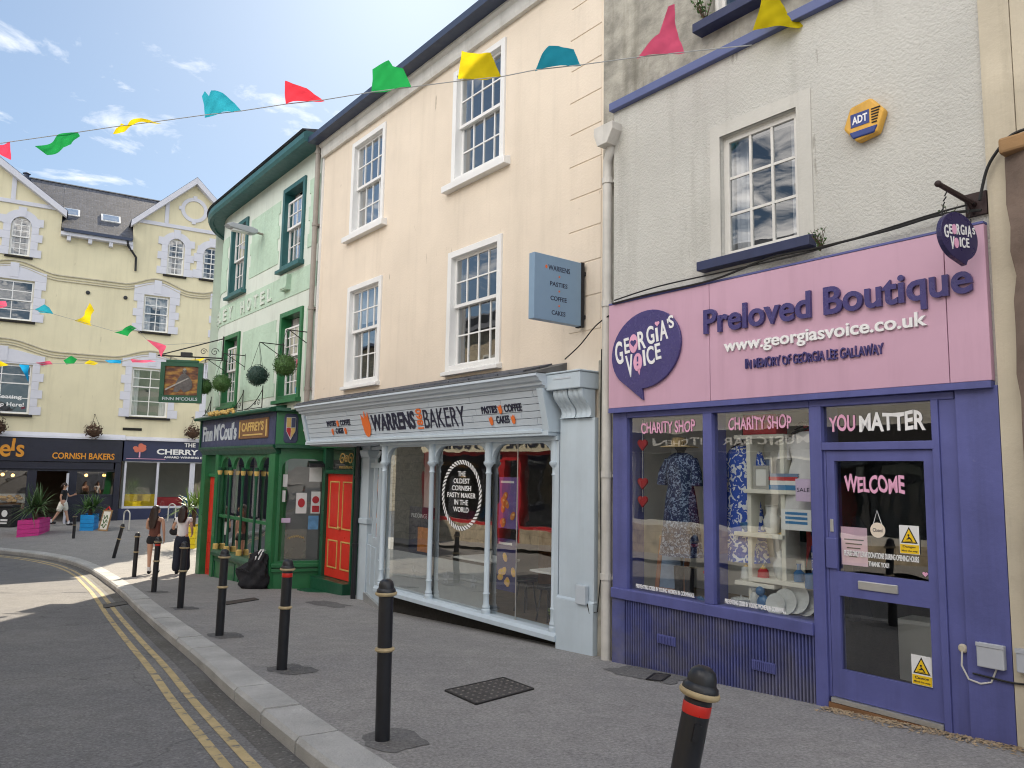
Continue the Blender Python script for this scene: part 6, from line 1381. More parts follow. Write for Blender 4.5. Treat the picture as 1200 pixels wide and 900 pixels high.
# ---- left shop
z1=ypx(70,514,-.25)[1]; z0=ypx(70,541,-.25)[1]; zs=ypx(70,549,-.2)[1]
sL,sR=-8.4,2.92
b=MB(); b.box(sL,sR,-.25,.3,z0,z1); fa=b.build('left_shop_fascia',M['navy_shop'],yb,bevel=.01)
b=MB(); b.prism([(.02,z1+.28),(-.28,z1+.10),(-.30,z1+.02),(.02,z1+.02)],'x',sL,sR+.1); b.prism([(.02,z1+.22),(-.34,z1+.08),(-.34,z1+.03),(.02,z1+.03)],'x',sR+.12,7.8); b.build('shop_cornice',M['quoin'],yb)
b=MB(); b.box(sL,sR-.3,-.20,.2,zs,z0-.01); b.box(sL,sR-.32,-.215,.0,zs-.03,zs+.03)
b.box(ypx(134,560,-.25)[0],sR,-.27,.2,-3.1,z0-.02); b.build('shutter_housing',M['navy_shop'],fa,bevel=.01)
def yl(txt,xa,xb,ya,yb_,m,root,off=-.26,**k):
    a=ypx(xa,yb_,off); c=ypx(xb,yb_,off); e=ypx(xa,ya,off); letters(txt,a[0],c[0],min(a[1],c[1]),e[1],off-.02,th=.02,**k).build('lettering',m,root)
yl("e's",-1,28,513,535,M['amber'],fa,bold=.02); yl('CORNISH BAKERS',61,134,530,537.5,M['amber'],fa,bold=.02)
s_,z_=ypx(14.2,524,-.27); MB().prism([(s_-.05,z_-.15),(s_+.1,z_-.15),(s_+.09,z_+.08),(s_+.04,z_+.1),(s_+.03,z_+.25),(s_-.02,z_+.25),(s_-.02,z_+.05)],'y',-.29,-.26).build('finger_mark',M['amber'],fa)
def yrect(xa,xb,ya,yb_,off): a=ypx(xa,yb_,off); c=ypx(xb,ya,off); return a[0],c[0],a[1],c[1]
w1=yrect(-25,32,553,598,-.1); dr=yrect(38,80,553,616,-.1); w2_=yrect(88,134,553,585,-.1)
b=MB(); b.wall(sL,ypx(134,560,-.25)[0]+.02,-.14,.1,-3.2,zs,[(w1[0],w1[1],w1[2]+.0,zs-.12),(dr[0],dr[1],-2.9,zs-.12),(w2_[0],w2_[1],-1.35,zs-.12)]); b.box(w2_[0],w2_[1],-.16,.08,-1.42,-1.36); b.build('left_shopfront',M['navy_shop'],yb,bevel=.008)
for q in ((w1[0],w1[1],w1[2],zs-.12),(w2_[0],w2_[1],-1.35,zs-.12)): MB().quad((q[0],-.03,q[2]),(q[1],-.03,q[2]),(q[1],-.03,q[3]),(q[0],-.03,q[3])).build('shop_window',M['shop_glass'],yb,recalc=False)
roomof(yb,sL+.1,2.3,.12,4.5,-2.85,zs-.02,M['dim_brown'] if 'dim_brown' in M else M['dark_room'],M['floor_wood'])
b=MB(); b.box(dr[1]-.06,dr[1]+.02,-.9,-.1,-2.75,zs-.2); b.build('open_door',M['quoin'],yb)
for (x,y) in ((15,557),(101,557),(122,557),(3,556)):
    s_,z_=ypx(x,y,.8); t=thing('pendant_lamp',{15:'small lit pendant lamp in the left bakers window',101:'lit pendant lamp left in the right bakers window',122:'lit pendant lamp right in the right bakers window',3:'lit pendant lamp at the far left photo edge'}[x],'lamp',YB,(s_,.8,z_-.1)); MB().ball((s_,.8,z_),.07,10,8).build('bulb',M['bulb'],t,smooth=True); MB().tube([(s_,.8,z_+.08),(s_,.8,zs-.03)],.012,5).build('cord',M['cable'],t)
t=thing('pastry_counter','glass counter of baked goods behind the far left bakers window','counter',YB,(-1.9,.6,-2.8)); MB().box(-3.4,-.65,.3,1.1,-2.8,-1.75).build('counter_body',M['wood'],t); b=MB(); r_=random.Random(3)
for i in range(26): b.ball((r_.uniform(-3.2,-.8),r_.uniform(.35,.9),-1.68+r_.uniform(0,.22)),(.12,.1,.08),8,6)
b.build('pastries',M['pasty2'],t,smooth=True); MB().box(-3.4,-.65,.9,1.1,-1.74,-1.35).build('counter_back',M['paper'],t)
# ---- right shop
z1=ypx(190,517,-.25)[1]; z0=ypx(190,541,-.25)[1]
b=MB(); b.box(2.98,7.8,-.25,.3,z0,z1+.01); fb=b.build('right_shop_fascia',M['cherry_navy'],yb,bevel=.01)
yl('THE',216,229,519,524,M['sign_white'],fb,bold=.03); yl('CHERRY TREE',183.5,262,526,532.5,M['sign_white'],fb,bold=.035); yl('AWARD WINNING DESSERTS',192,254,534.5,537,M['sign_white'],fb,bold=.03); 
s_,z_=ypx(164,527,-.26); k=MB(); r_=random.Random(1)
for i in range(14): a=r_.uniform(0,6.28); rr=r_.uniform(.05,.26); k.prism(ell(s_+rr*math.cos(a),z_+.02+rr*.75*math.sin(a)*(1 if math.sin(a)>0 else .45),.11,.09,12),'y',-.272-.0006*i,-.252)
k.build('tree_crown_mark',mat('coral_mark',(.62,.16,.10),.5,.1,5),fb); MB().box(s_-.03,s_+.03,-.268,-.252,z_-.36,z_-.05).build('tree_trunk_mark',M['sign_pink'],fb)
MB().box(3.1,4.75,-.262,-.25,z0+.10,z0+.125).build('fascia_line',M['sign_pink'],fb)
zb_=ypx(190,594,-.15)[1]; zt_=z0
b=MB(); fr_x=[ypx(x,565,-.15)[0] for x in (144.5,184,224.5,262)]
b.wall(fr_x[0],fr_x[3],-.17,-.05,zb_-.06,zt_,[(fr_x[0]+.09,fr_x[1]-.05,zb_+.04,zt_-.05),(fr_x[1]+.05,fr_x[2]-.11,zb_+.04,zt_-.05),(fr_x[2]+.11,fr_x[3]-.1,zb_+.04,zt_-.05)]); b.build('right_shopfront',M['quoin'],yb,bevel=.01)
MB().quad((fr_x[0],-.10,zb_),(fr_x[3],-.10,zb_),(fr_x[3],-.10,zt_),(fr_x[0],-.10,zt_)).build('shop_window',M['shop_glass'],yb,recalc=False)
b=MB(); b.box(2.925,7.85,-.16,.1,-3.2,zb_-.062); b.build('right_stallriser',M['cherry_navy'],yb,bevel=.008)
roomof(yb,2.98,7.8,.12,4.5,-2.75,zt_,M['wall_grey'],M['floor_wood'])
M['yellow_fab']=mat('yellow_upholstery',(.72,.50,.02),.8,.15,8)
def armchair(s_,y,lab):
    t=thing('armchair',lab,'chair',YB,(s_,y,-2.75),'yellow chairs in the cafe window'); MB().box(s_-.4,s_+.4,y-.35,y+.4,-2.35,-1.9).build('seat',M['yellow_fab'],t,bevel=.06); MB().box(s_-.42,s_+.42,y-.45,y-.28,-2.3,-1.35).build('backrest',M['yellow_fab'],t,bevel=.06)
    for k in (-1,1): MB().box(s_+k*.36-.06,s_+k*.36+.06,y-.27,y+.4,-2.3,-1.72).build('arm',M['yellow_fab'],t,bevel=.04); MB().box(s_+k*.3-.03,s_+k*.3+.03,y-.3,y-.24,-2.75,-2.3).build('leg',M['wood'],t)
armchair(ypx(157,585,.5)[0],.7,'yellow armchair at the left of the cafe window'); armchair(ypx(170,585,.5)[0],.7,'yellow armchair second in the cafe window')
s_=ypx(197,585,.6)[0]; t=thing('red_sofa','red sofa behind the middle of the cafe window','sofa',YB,(s_,.8,-2.75)); MB().box(s_-.75,s_+.6,.5,1.2,-2.7,-1.95).build('seat',M['case_red'],t,bevel=.05); MB().box(s_-.75,s_+.6,.38,.52,-2.7,-1.5).build('backrest',M['case_red'],t,bevel=.05)
s_=ypx(217,585,.6)[0]; t=thing('blue_chair','blue chair at the right of the cafe window','chair',YB,(s_,.8,-2.75)); MB().box(s_-.35,s_+.3,.5,1.0,-2.3,-2.1).build('seat',M['glassblue'],t,bevel=.03); MB().box(s_-.35,s_+.3,.4,.5,-2.3,-1.45).build('backrest',M['glassblue'],t,bevel=.03)
for k,(dx,dy_) in enumerate(((-.3,.5),(.25,.5),(-.3,.95),(.25,.95))): MB().box(s_+dx-.02,s_+dx+.02,dy_-.02,dy_+.02,-2.75,-2.3).build('leg',M['iron'],t)
# hanging baskets
def basket(x,y,lab,seed):
    s_,z_=ypx(x,y,-.55); t=thing('hanging_basket',lab,'hanging basket',YB,(s_,-.55,z_-.3),'hanging baskets on the yellow building'); r=random.Random(seed); b=MB(); b.lathe([(.05,-.28),(.22,-.18),(.32,.0),(.30,.02),(.0,.05)],(s_,-.55,z_),14); b.build('bowl',M['terracotta'],t,smooth=True)
    l=MB()
    for i in range(260):
        v=Vector((r.gauss(0,1),r.gauss(0,1),r.gauss(.1,.7))).normalized(); q=Vector((s_,-.55,z_+.02))+v*r.uniform(.2,.42); u=v.orthogonal().normalized(); a=r.uniform(0,6); w_=v.cross(u); u=u*math.cos(a)+w_*math.sin(a); w_=v.cross(u); l.add([q,q+u*.06+w_*.035,q+u*.12,q+u*.06-w_*.035],[(0,1,2,3)])
    l.build('foliage',M['terracotta'] if seed%2 else M['leaf'],t,recalc=False)
    c=MB(); c.tube([(s_,.0,z_+.75),(s_,-.55,z_+.75)],.02,6); 
    for a in (0,2.1,4.2): c.tube([(s_,-.55,z_+.74),(s_+.3*math.cos(a),-.55+.3*math.sin(a),z_)],.008,4)
    c.build('bracket_and_chain',M['iron'],t)
basket(110,505,'dried brown hanging basket above the pastry shop name',1); basket(226,507,'hanging basket beside the dark blue cafe sign',3); basket(-3,500,'hanging basket at the far left edge of the photo',5)
# ================================================================== buildings out of view that give shade and reflections
bb=thing('back_building','plain rendered building closing the street behind the pub','building',G,(-10,46,-2.4)); 
b=MB(); b.box(-17,-4,44,54,-3.2,6.5); b.build('wall',M['beige_stone'],bb); b=MB(); b.prism([(43.6,6.5),(49,9.6),(54.4,6.5)],'x',-17.3,-3.7); b.build('roof',M['slate'],bb)
OP=Frame((-2.76,-2.16),R_(128))
def op_building(nm,lab,t0,t1,h,mw,shop,bays,zsh=1.15,stone=None):
    zb=gz(*OP.w((t0+t1)/2,0,0).xy); t=thing(nm,lab,'building',OP,((t0+t1)/2,0,zb))
    wins=[]; n=bays
    for i in range(n):
        c=t0+(t1-t0)*(i+.5)/n; wins.append((c-.6,c+.6,2.6,4.3))
    sh=[(t0+.35,(t0+t1)/2-.62,zb+.62,.6),((t0+t1)/2+.62,t1-.35,zb+.62,.6),((t0+t1)/2-.45,(t0+t1)/2+.45,zb-.05,.35)]
    if mw is shop: sh=sh[2:]
    b=MB(); b.wall(t0,t1,0,.3,1.15,h,[(w_[0]+.03,w_[1]-.03,w_[2]+.03,w_[3]-.03) for w_ in wins]); b.build('wall',mw,t)
    b=MB(); b.wall(t0,t1,-.02,.3,-3.2,1.15,sh); b.build('shopfront',shop,t)
    b=MB(); b.box(t0+.05,(t0+t1)/2-.62,-.06,.02,-3.2,zb+.5); b.box((t0+t1)/2+.62,t1-.05,-.06,.02,-3.2,zb+.5); b.build('stallriser',M['beige_stone'],t)
    for q in sh: MB().quad((q[0],.1,q[2]),(q[1],.1,q[2]),(q[1],.1,q[3]),(q[0],.1,q[3])).build('shop_window',M['shop_glass'],t,recalc=False); roomof(t,t0+.1,t1-.1,.32,4,-3.1,1.1,M['dark_room'],M['dark_int'])
    for w_ in wins: sash(t,*w_,M['white'],cols=2,rows=2,casing=.09,sill=(.12,.1,.08))
    shell(t,t0+.005,t1-.005,.3,8,-3.2,h,mw); b=MB(); b.prism([(-.3,h),(4,h+1.7),(8.3,h)],'x',t0,t1); b.build('roof',M['slate'],t)
    c=(t0+t1)/2+1.2; b=MB(); b.box(c-.7,c+.7,3.4,4.3,h+.6,h+3.0); b.box(c-.76,c+.76,3.34,4.36,h+2.7,h+2.85); ch=b.build('chimney',M['beige_stone'],t)
    for k in range(4): MB().lathe([(.12,0),(.10,.45)],(c-.5+.33*k,3.85,h+3.0),10).build('chimney_pot',M['ochre'],ch)
    return t
op_building('terrace_house','pale rendered terraced shop behind the camera',-9,4.6,5.2,M['quoin'],M['chip_cream'],4)
o=op_building('kitchen_bar','terraced bar with dark shopfront across the street',4.6,15.5,5.6,M['smooth_grey'],M['dirty_white'],4)
MB().box(5,15.1,-.16,.0,.62,1.12).build('fascia',M['blackmatt'],o); letters('MUSIC BAR  KITCHEN',9.6,14.2,.76,.94,-.175,th=.012,bold=.01).build('lettering',M['sign_white'],o)
o=op_building('chip_shop','red fronted fish and chip shop across the street',15.5,26.8,5.3,M['beige_stone'],M['chip_red'],4)
MB().box(15.6,26.7,-.18,.0,.72,1.30).build('fascia',M['chip_cream'],o); letters('TRADITIONAL   FISH & CHIPS',17.0,25.6,.82,1.18,-.195,th=.012,bold=.03).build('lettering',M['letter_navy'],o)
op_building('stone_house','sandy stone terraced house at the far end across the street',26.8,37,5.6,M['beige_stone'],M['beige_stone'],4)
# ================================================================== STREET FURNITURE
def bollard(red,label,nick=''):
    t=thing('bollard',label,'bollard',G,(0,0,0),'bollards along the kerb',local=True)
    b=MB(); b.lathe([(.052,-.02),(.052,.585),(.052,.64),(.052,.97)],(0,0,0),20); b.build('post',M['black'],t,smooth=True)
    b=MB(); b.lathe([(.052,.97),(.066,.985),(.070,1.0),(.066,1.02),(.056,1.03),(.054,1.05),(.046,1.075),(.026,1.09),(.0,1.094)],(0,0,0),20); b.build('cap',M['black'],t,smooth=True)
    b=MB(); b.lathe([(.066,.978),(.076,.986),(.078,.994),(.074,1.003),(.062,1.004)],(0,0,0),20); b.build('cap_ring',M['dull_gold'],t,smooth=True)
    b=MB(); b.lathe([(.052,.597),(.066,.602),(.071,.612),(.066,.622),(.052,.627)],(0,0,0),20); b.build('middle_ring',M['dull_gold'] if red is not None else M['pipe_white'],t,smooth=True)
    if red: MB().lathe([(.0525,.915),(.0535,.917),(.0535,.953),(.0525,.955)],(0,0,0),20).build('red_band',M['red_band'],t,smooth=True)
    return t
M['dull_gold']=mat('dull_cream_gold',(.42,.33,.19),.5,.25,20); M['red_band']=mat('red_reflective_band',(.55,.02,.012),.35,.1,9)
pr=bollard(True,'upright red banded black bollard in front of the red panelled door'); pp=bollard(False,'plain black bollard standing nearest in front of the pale blue bakery window')
def put(o,x,y,rx=0,ry=0,dz=0): o.location=(x,y,gz(x,y)+dz); o.rotation_euler=(rx,ry,0)
q=gpx(*BOL[0]); put(pp,q.x,q.y,0,R_(-.5))
q=gpx(*BOL[1]); put(pr,q.x,q.y,0,R_(.6)); pr['label']='upright red banded black bollard in front of the red panelled door'
lab=['plain black bollard standing in front of the rucksack, third upright one back','plain dark bollard in front of the woman in wide trousers','red banded bollard right beside the woman in shorts','plain bollard with a pale ring at the left of the two women']
for i,bq in enumerate(BOL[2:]):
    q=gpx(*bq); o=dup(pr if i==2 else pp,label=lab[i]); put(o,q.x,q.y,R_((-.5,.8,0,.6)[i]),R_((.3,.8,1.2,1.0)[i]))
q=gpx(133,654); o=dup(pp,label='bollard leaning strongly to the right at the kerb corner'); put(o,q.x,q.y,R_(2),R_(13))
o=dup(pp,label='short black bollard alone beside the blue planter'); q=gpx(86,631); put(o,q.x,q.y); o.scale=(1,1,.8)
# nearest bollard, leaning
Yn=3.02; v=ray(805,960); v=v*(Yn/v.y); o=dup(pr,label='nearest leaning black bollard with a red band and a torn white sticker')
vt=ray(826,780); vt=vt*(Yn/vt.y); base=Vector((vt.x-.205,Yn,0)); base.z=gz(base.x,base.y); hgt=(vt-base).length
ax=(vt-base).normalized(); o.location=base+ax*(hgt-1.094); o.rotation_euler=ax.to_track_quat('Z','Y').to_euler()
st=MB(); 
for k in range(7):
    a0=R_(-118+k*8); a1=R_(-118+(k+1)*8); zz=.83; h0=.025+.003*math.sin(k*2.1)
    st.add([(.0535*math.cos(a0),.0535*math.sin(a0),zz-h0*.55),(.0535*math.cos(a1),.0535*math.sin(a1),zz-h0*.5),(.0535*math.cos(a1),.0535*math.sin(a1),zz+h0*.6),(.0535*math.cos(a0),.0535*math.sin(a0),zz+h0*.4)],[(0,1,2,3)])
s_=st.build('torn_sticker',M['paper'],None,recalc=False); s_.parent=o
k=MB().box(-.062,-.05,-.012,.012,.83,.89).build('side_clip',M['black'],None); k.parent=o
# inspection covers and drain
def cover(name,lab,pxs,m,studs=False,frame=True,dz=0):
    gz=lambda x,y:globals()['gz'](x,y)+dz
    P=[gpx(p[0],p[1],dz) for p in pxs]; c=sum(P,Vector())/4; t=thing(name,lab,'cover',G,(c.x,c.y,gz(c.x,c.y)))
    b=MB(); top=[(p.x,p.y,gz(p.x,p.y)+.010) for p in P]; bot=[(p.x,p.y,gz(p.x,p.y)-.02) for p in P]; b.add(top+bot,[(0,1,2,3),(7,6,5,4),(0,4,5,1),(1,5,6,2),(2,6,7,3),(3,7,4,0)]); b.build('plate',m,t)
    f=MB()
    for i in range(4):
        a,b2=P[i],P[(i+1)%4]; n=(c-(a+b2)/2).normalized()*.02
        q=[(p.x,p.y,gz(p.x,p.y)+.013) for p in (a-n*.6,b2-n*.6,b2+n*.4,a+n*.4)]; f.add(q+[(x,y,z-.03) for x,y,z in q],[(0,1,2,3),(0,4,5,1),(2,6,7,3),(1,5,6,2),(3,7,4,0)])
    f.build('rim',M['iron'],t)
    if studs:
        s=MB()
        for i in range(9):
            for j in range(6):
                p=P[0].lerp(P[1],(j+.5)/6).lerp(P[3].lerp(P[2],(j+.5)/6),(i+.5)/9); s.lathe([(.013,0),(.011,.005),(0,.007)],(p.x,p.y,gz(p.x,p.y)+.009),8)
        s.build('studs',M['alu_dull'],t)
    return t
M['alu_dull']=mat('worn_stud',(.22,.20,.185),.5,.2,8,metal=.3); M['cast_iron']=mat('cast_iron_cover',(.065,.06,.057),.6,.3,6,.4,40); M['rust_cover']=mat('rusty_cover',(.075,.058,.05),.75,.3,6,.4,40)
cover('inspection_cover','black studded inspection cover in the pavement before the bakery',((522,810),(558,826),(625,808),(590,795)),M['cast_iron'],True)
cover('inspection_cover','flat dark cover strip between the rucksack and the kerb bollards',((266,709),(303,703),(298,701),(262,706)),M['rust_cover'])
cover('inspection_cover','small dark cover inside the asphalt repair before the violet shop',((758,797),(775,799),(785,792),(768,790)),M['cast_iron'])
cover('drain_grating','dark drain grating crossing under the double yellow lines',((122,713),(150,708),(147,705),(121,709)),M['cast_iron'],dz=-.113)
# planters
def blades(b,c,n,l,seed,w_=.03,up=.5):
    r=random.Random(seed)
    for i in range(n):
        a=r.uniform(0,6.28); el=r.uniform(-.15,1.35); L0=l*r.uniform(.7,1.1); d=Vector((math.cos(a)*math.cos(el),math.sin(a)*math.cos(el),math.sin(el))); s=d.cross(Vector((0,0,1))); s=s.normalized() if s.length>.05 else Vector((1,0,0)); pts=[]
        for k in range(6):
            u=k/5; p=Vector(c)+d*L0*u-Vector((0,0,1))*L0*.42*u*u*math.cos(el); wd=w_*(.4+1.2*u if u<.4 else 1.0*(1-u)/.6+.05); pts.append((p,wd))
        vs=[]
        for p,wd in pts: vs+=[p-s*wd,p+s*wd]
        b.add(vs,[(2*k,2*k+1,2*k+3,2*k+2) for k in range(5)])
def planter(lab,pA,pB,pC,hpx,m,plant,seed,ph,crown_l,ms,trunk=.2):
    A,B,C=[gpx(*p) for p in (pA,pB,pC)]; D=A+C-B; c=(A+C)/2; zb=min(gz(p.x,p.y) for p in (A,B,C,D)); H=hpx/FPX*B.y
    t=thing('planter',lab,'planter',G,(c.x,c.y,zb)); b=MB(); n=4
    Q=[A,B,C,D]; q2=[p.lerp(c,.10) for p in Q]
    for k in range(4):
        z0=zb-.05+(H+.05)*k/4+.004; z1=zb-.05+(H+.05)*(k+1)/4-.004
        for i in range(4):
            a,d_=Q[i],Q[(i+1)%4]; ai,di=q2[i],q2[(i+1)%4]
            b.add([(a.x,a.y,z0),(d_.x,d_.y,z0),(d_.x,d_.y,z1),(a.x,a.y,z1),(ai.x,ai.y,z0),(di.x,di.y,z0),(di.x,di.y,z1),(ai.x,ai.y,z1)],[(0,1,2,3),(5,4,7,6),(3,2,6,7),(0,4,5,1)])
    b.build('box_sides',m,t,bevel=.006)
    b=MB(); b.add([(p.x,p.y,zb+H-.08) for p in q2],[(0,1,2,3)]); b.build('soil',M['terracotta'],t)
    t2=thing('potted_palm',plant,'plant',G,(c.x,c.y,zb+H-.08)); b=MB(); b.tube([(c.x,c.y,zb+H-.1),(c.x+.03,c.y,zb+H+trunk)],[.09,.07],8); b.build('trunk',M['terracotta'],t2)
    b=MB()
    for k in range(3): blades(b,(c.x+(k-1)*.18,c.y+.1*(k%2),zb+H+trunk+.05*k),46,crown_l,seed+k,.028)
    b.build('crown',ms,t2,recalc=False)
planter('bright pink wooden planter box standing before the bakers shop',(19,630),(45,627.5),(58,622),19,M['pinkbox'],'spiky palm growing in the pink planter',5,0,1.15,M['leaf2'],.35)
planter('bright blue wooden planter box beside a leaning board',(93,622),(109,622),(115,618.5),18,M['bluebox'],'small bushy palm growing in the blue planter',15,0,.8,M['leaf'],.2)
planter('yellow wooden planter half hidden behind the pub corner',(208,643),(228,643),(240,637),25,M['yellowbox'],'light green cordyline growing in the yellow planter',25,0,.85,M['leaf3'],.6)
# boards
A=gpx(115,622); B=gpx(126,620.5); d=(B-A); d=Vector((.42,.05,0)); t=thing('menu_board','small pale a board leaning against the blue planter','board',G,(A.x+.2,A.y,gz(A.x,A.y)))
BF=Frame((A.x,A.y),R_(-18)); H=.85; z=gz(A.x,A.y)
def inB(mb): return mb.xf(Matrix.Translation((A.x,A.y,z))@Matrix.Rotation(R_(-18),4,'Z')@Matrix.Rotation(R_(-14),4,'X'))
inB(MB().wall(0,.46,-.02,.02,0,H,[(.05,.41,.06,H-.06)])).build('frame',M['ochre'],t); inB(MB().box(.05,.41,-.01,.01,.06,H-.06)).build('panel',M['shelf'],t)
b=MB(); 
for i in range(3): b.tube([(.1+.25*u,-.014,.2+.18*i+.08*math.sin(u*9+i)) for u in [k/8 for k in range(9)]],.018,5)
inB(b).build('scrawl',M['leaf'],t); inB(MB().tube([(.1,.0,.84),(.23,.0,.98),(.36,.0,.84)],.03,5)).build('top_rail',M['red_band'],t)
q=gpx(8,617.5); t=thing('waste_bin','black bin with a round white emblem at the left edge','bin',G,(q.x,q.y,gz(q.x,q.y))); zb=gz(q.x,q.y)
b=MB(); b.box(q.x-.33,q.x+.33,q.y-.25,q.y+.25,zb,zb+.80); b.build('bin_body',M['blackmatt'],t,bevel=.03); b=MB(); b.prism([(q.x-.36,zb+.80),(q.x+.36,zb+.80),(q.x+.28,zb+.9),(q.x-.28,zb+.9)],'y',q.y-.28,q.y+.28); b.build('lid',M['black'],t,bevel=.02)
b=MB(); b.prism(ell(q.x+.02,zb+.56,.12,.14,20),'y',q.y-.262,q.y-.252); b.box(q.x-.12,q.x+.16,q.y-.262,q.y-.252,zb+.25,zb+.33); b.box(q.x-.12,q.x+.14,q.y-.262,q.y-.252,zb+.14,zb+.2); b.build('emblem',M['paper'],t)
for (xa,xb,yb_,lb) in ((144,151,621,'white tubular cycle stand left of the two women'),(196.5,205,611,'white tubular cycle stand behind the two women')):
    P=gpx(xa,yb_); Q=gpx(xb,yb_+1); Q=P+(Q-P).normalized()*.55 if (Q-P).length>1 else Q; z0=gz(P.x,P.y); pts=[(P.x,P.y,z0)]+[(P.x,P.y,z0+.6)]; 
    for k in range(9):
        u=k/8; a=math.pi*(1-u); c=(P+Q)/2; r=(Q-P)/2; pts.append((c.x-r.x*math.cos(math.pi*u),c.y-r.y*math.cos(math.pi*u),z0+.6+.2*math.sin(math.pi*u)))
    pts+=[(Q.x,Q.y,z0+.0)]
    t=thing('cycle_stand',lb,'cycle stand',G,(P.x,P.y,z0),'cycle stands'); MB().tube(pts,.028,8).build('hoop',M['pipe_white'],t,smooth=True)
    b=MB(); b.lathe([(.07,0),(.07,.02),(.03,.03)],(P.x,P.y,z0),10); b.lathe([(.07,0),(.07,.02),(.03,.03)],(Q.x,Q.y,z0),10); b.build('base_plates',M['alu'],t)
# rucksack against the pub
q=gpx(289,690); q=q+Vector((.1,.15,0)); z=gz(q.x,q.y); t=thing('rucksack','large black rucksack slumped against the green pub plinth','bag',G,(q.x,q.y,z))
b=MB(); nr,nz_=40,26; vs=[]
for k in range(nz_+1):
    u=k/nz_; h=.80*u; tp=(1-.62*u**1.4)*(1.0 if u<.93 else max(.08,1-(u-.93)/.07*.9)); bt=min(1,.72+u*2.6)
    for a_ in range(nr):
        a=2*math.pi*a_/nr; ca,sa=math.cos(a),math.sin(a); q_=(abs(ca)**3+abs(sa)**3)**(-1/3)
        fold=.028*math.sin(3*a+9*u)+.018*math.sin(7*a-14*u)+.012*math.sin(13*a+23*u)
        bl=.20*math.exp(-((u-.46)/.13)**2)*max(0,-ca)**3
        x=.35*q_*ca*tp*bt+fold*ca-bl+.10*u; y=.24*q_*sa*tp*bt+fold*sa; vs.append((x,y,h+.015*math.sin(5*a+17*u)*(0<k<nz_)))
b.add(vs,[(k*nr+a_,k*nr+(a_+1)%nr,(k+1)*nr+(a_+1)%nr,(k+1)*nr+a_) for k in range(nz_) for a_ in range(nr)]+[tuple(range(nr)),tuple(nz_*nr+a_ for a_ in range(nr))])
b.xf(Matrix.Translation((q.x,q.y,z))@Matrix.Rotation(R_(-12),4,'Z')); bo=b.build('bag_body',M['black_fabric'],t,smooth=True)
b=MB(); 
for k in (-1,1): b.tube([(q.x+.05+k*.03,q.y-.15,z+.52),(q.x+.10+k*.04,q.y-.14,z+.68),(q.x+.16+k*.03,q.y-.05,z+.82),(q.x+.2,q.y+.05,z+.80)],.018,6)
b.build('strap',M['paper'],t,smooth=True); MB().tube([(q.x-.36,q.y-.1,z+.42),(q.x-.2,q.y-.22,z+.44),(q.x-.05,q.y-.2,z+.36)],.02,6).build('zip_flap',M['blackmatt'],t)
# ================================================================== PEOPLE
def skin(J,E,sub=2,root=None):
    """continuous body surface grown from joints {name:((x,y,z),r or (rx,ry))}"""
    names=list(J); me=bpy.data.meshes.new('body'); me.from_pydata([J[n][0] for n in names],[(names.index(a),names.index(c)) for a,c in E],[])
    o=bpy.data.objects.new('body',me); COL.objects.link(o); m=o.modifiers.new('skin','SKIN'); m.use_smooth_shade=True
    for i,n in enumerate(names):
        r=J[n][1]; r=(r,r) if not isinstance(r,tuple) else r; me.skin_vertices[0].data[i].radius=r; me.skin_vertices[0].data[i].use_root=(n==(root or names[0]))
    s=o.modifiers.new('sub','SUBSURF'); s.levels=sub; s.render_levels=sub
    dg=bpy.context.evaluated_depsgraph_get(); ev=bpy.data.meshes.new_from_object(o.evaluated_get(dg)); mb=MB(); mb.add([tuple(v.co) for v in ev.vertices],[tuple(p.vertices) for p in ev.polygons]); bpy.data.objects.remove(o); bpy.data.meshes.remove(me); bpy.data.meshes.remove(ev); return mb
def chain(*n): return [(n[i],n[i+1]) for i in range(len(n)-1)]
def person(lab,loc,H,facing,J,parts,bags=()):
    """J joints for a 1.68 m figure facing +Y"""
    t=thing('person',lab,'person',G,loc,rot=facing,local=True); t.scale=(H/1.68,)*3
    E=chain('pelvis','waist','chest','neck0','neck','chin','head','crown')+chain('chest','shL','elL','wrL','palmL')+chain('chest','shR','elR','wrR','palmR')+chain('pelvis','hipL','knL','anL','toeL')+chain('pelvis','hipR','knR','anR','toeR')
    b=skin(J,E,2,'pelvis')
    hc=Vector(J['head'][0]); yaw=J.get('_yaw',0)
    return t,b
def base_joints(bend=0,stepL=.0,stepR=0.,armL=None,armR=None,headdir=0):
    J={'pelvis':((0,0,.93),(.135,.10)),'waist':((0,0,1.07),(.115,.085)),'chest':((0,.0,1.25),(.13,.095)),'neck0':((0,.0,1.39),(.07,.06)),'neck':((0,.005,1.44),.048),'chin':((0,.02,1.50),.062),'head':((0,.015,1.575),(.078,.092)),'crown':((0,.0,1.635),(.06,.07)),
     'hipL':((-.085,.0,.86),.09),'knL':((-.09,stepL*.5+.01,.47),.055),'anL':((-.085,stepL,.08),.036),'toeL':((-.09,stepL+.15,.03),.03),
     'hipR':((.085,.0,.86),.09),'knR':((.09,stepR*.5+.01,.47),.055),'anR':((.085,stepR,.08),.036),'toeR':((.09,stepR+.15,.03),.03),
     'shL':((-.165,0,1.36),.05),'shR':((.165,0,1.36),.05)}
    aL=armL or ((-.21,-.02,1.09),(-.20,.05,.86),(-.195,.08,.79)); aR=armR or ((.21,-.02,1.09),(.20,.05,.86),(.195,.08,.79))
    for s,a in (('L',aL),('R',aR)):
        J['el'+s]=(a[0],.037); J['wr'+s]=(a[1],.026); J['palm'+s]=(a[2],(.035,.018))
    return J
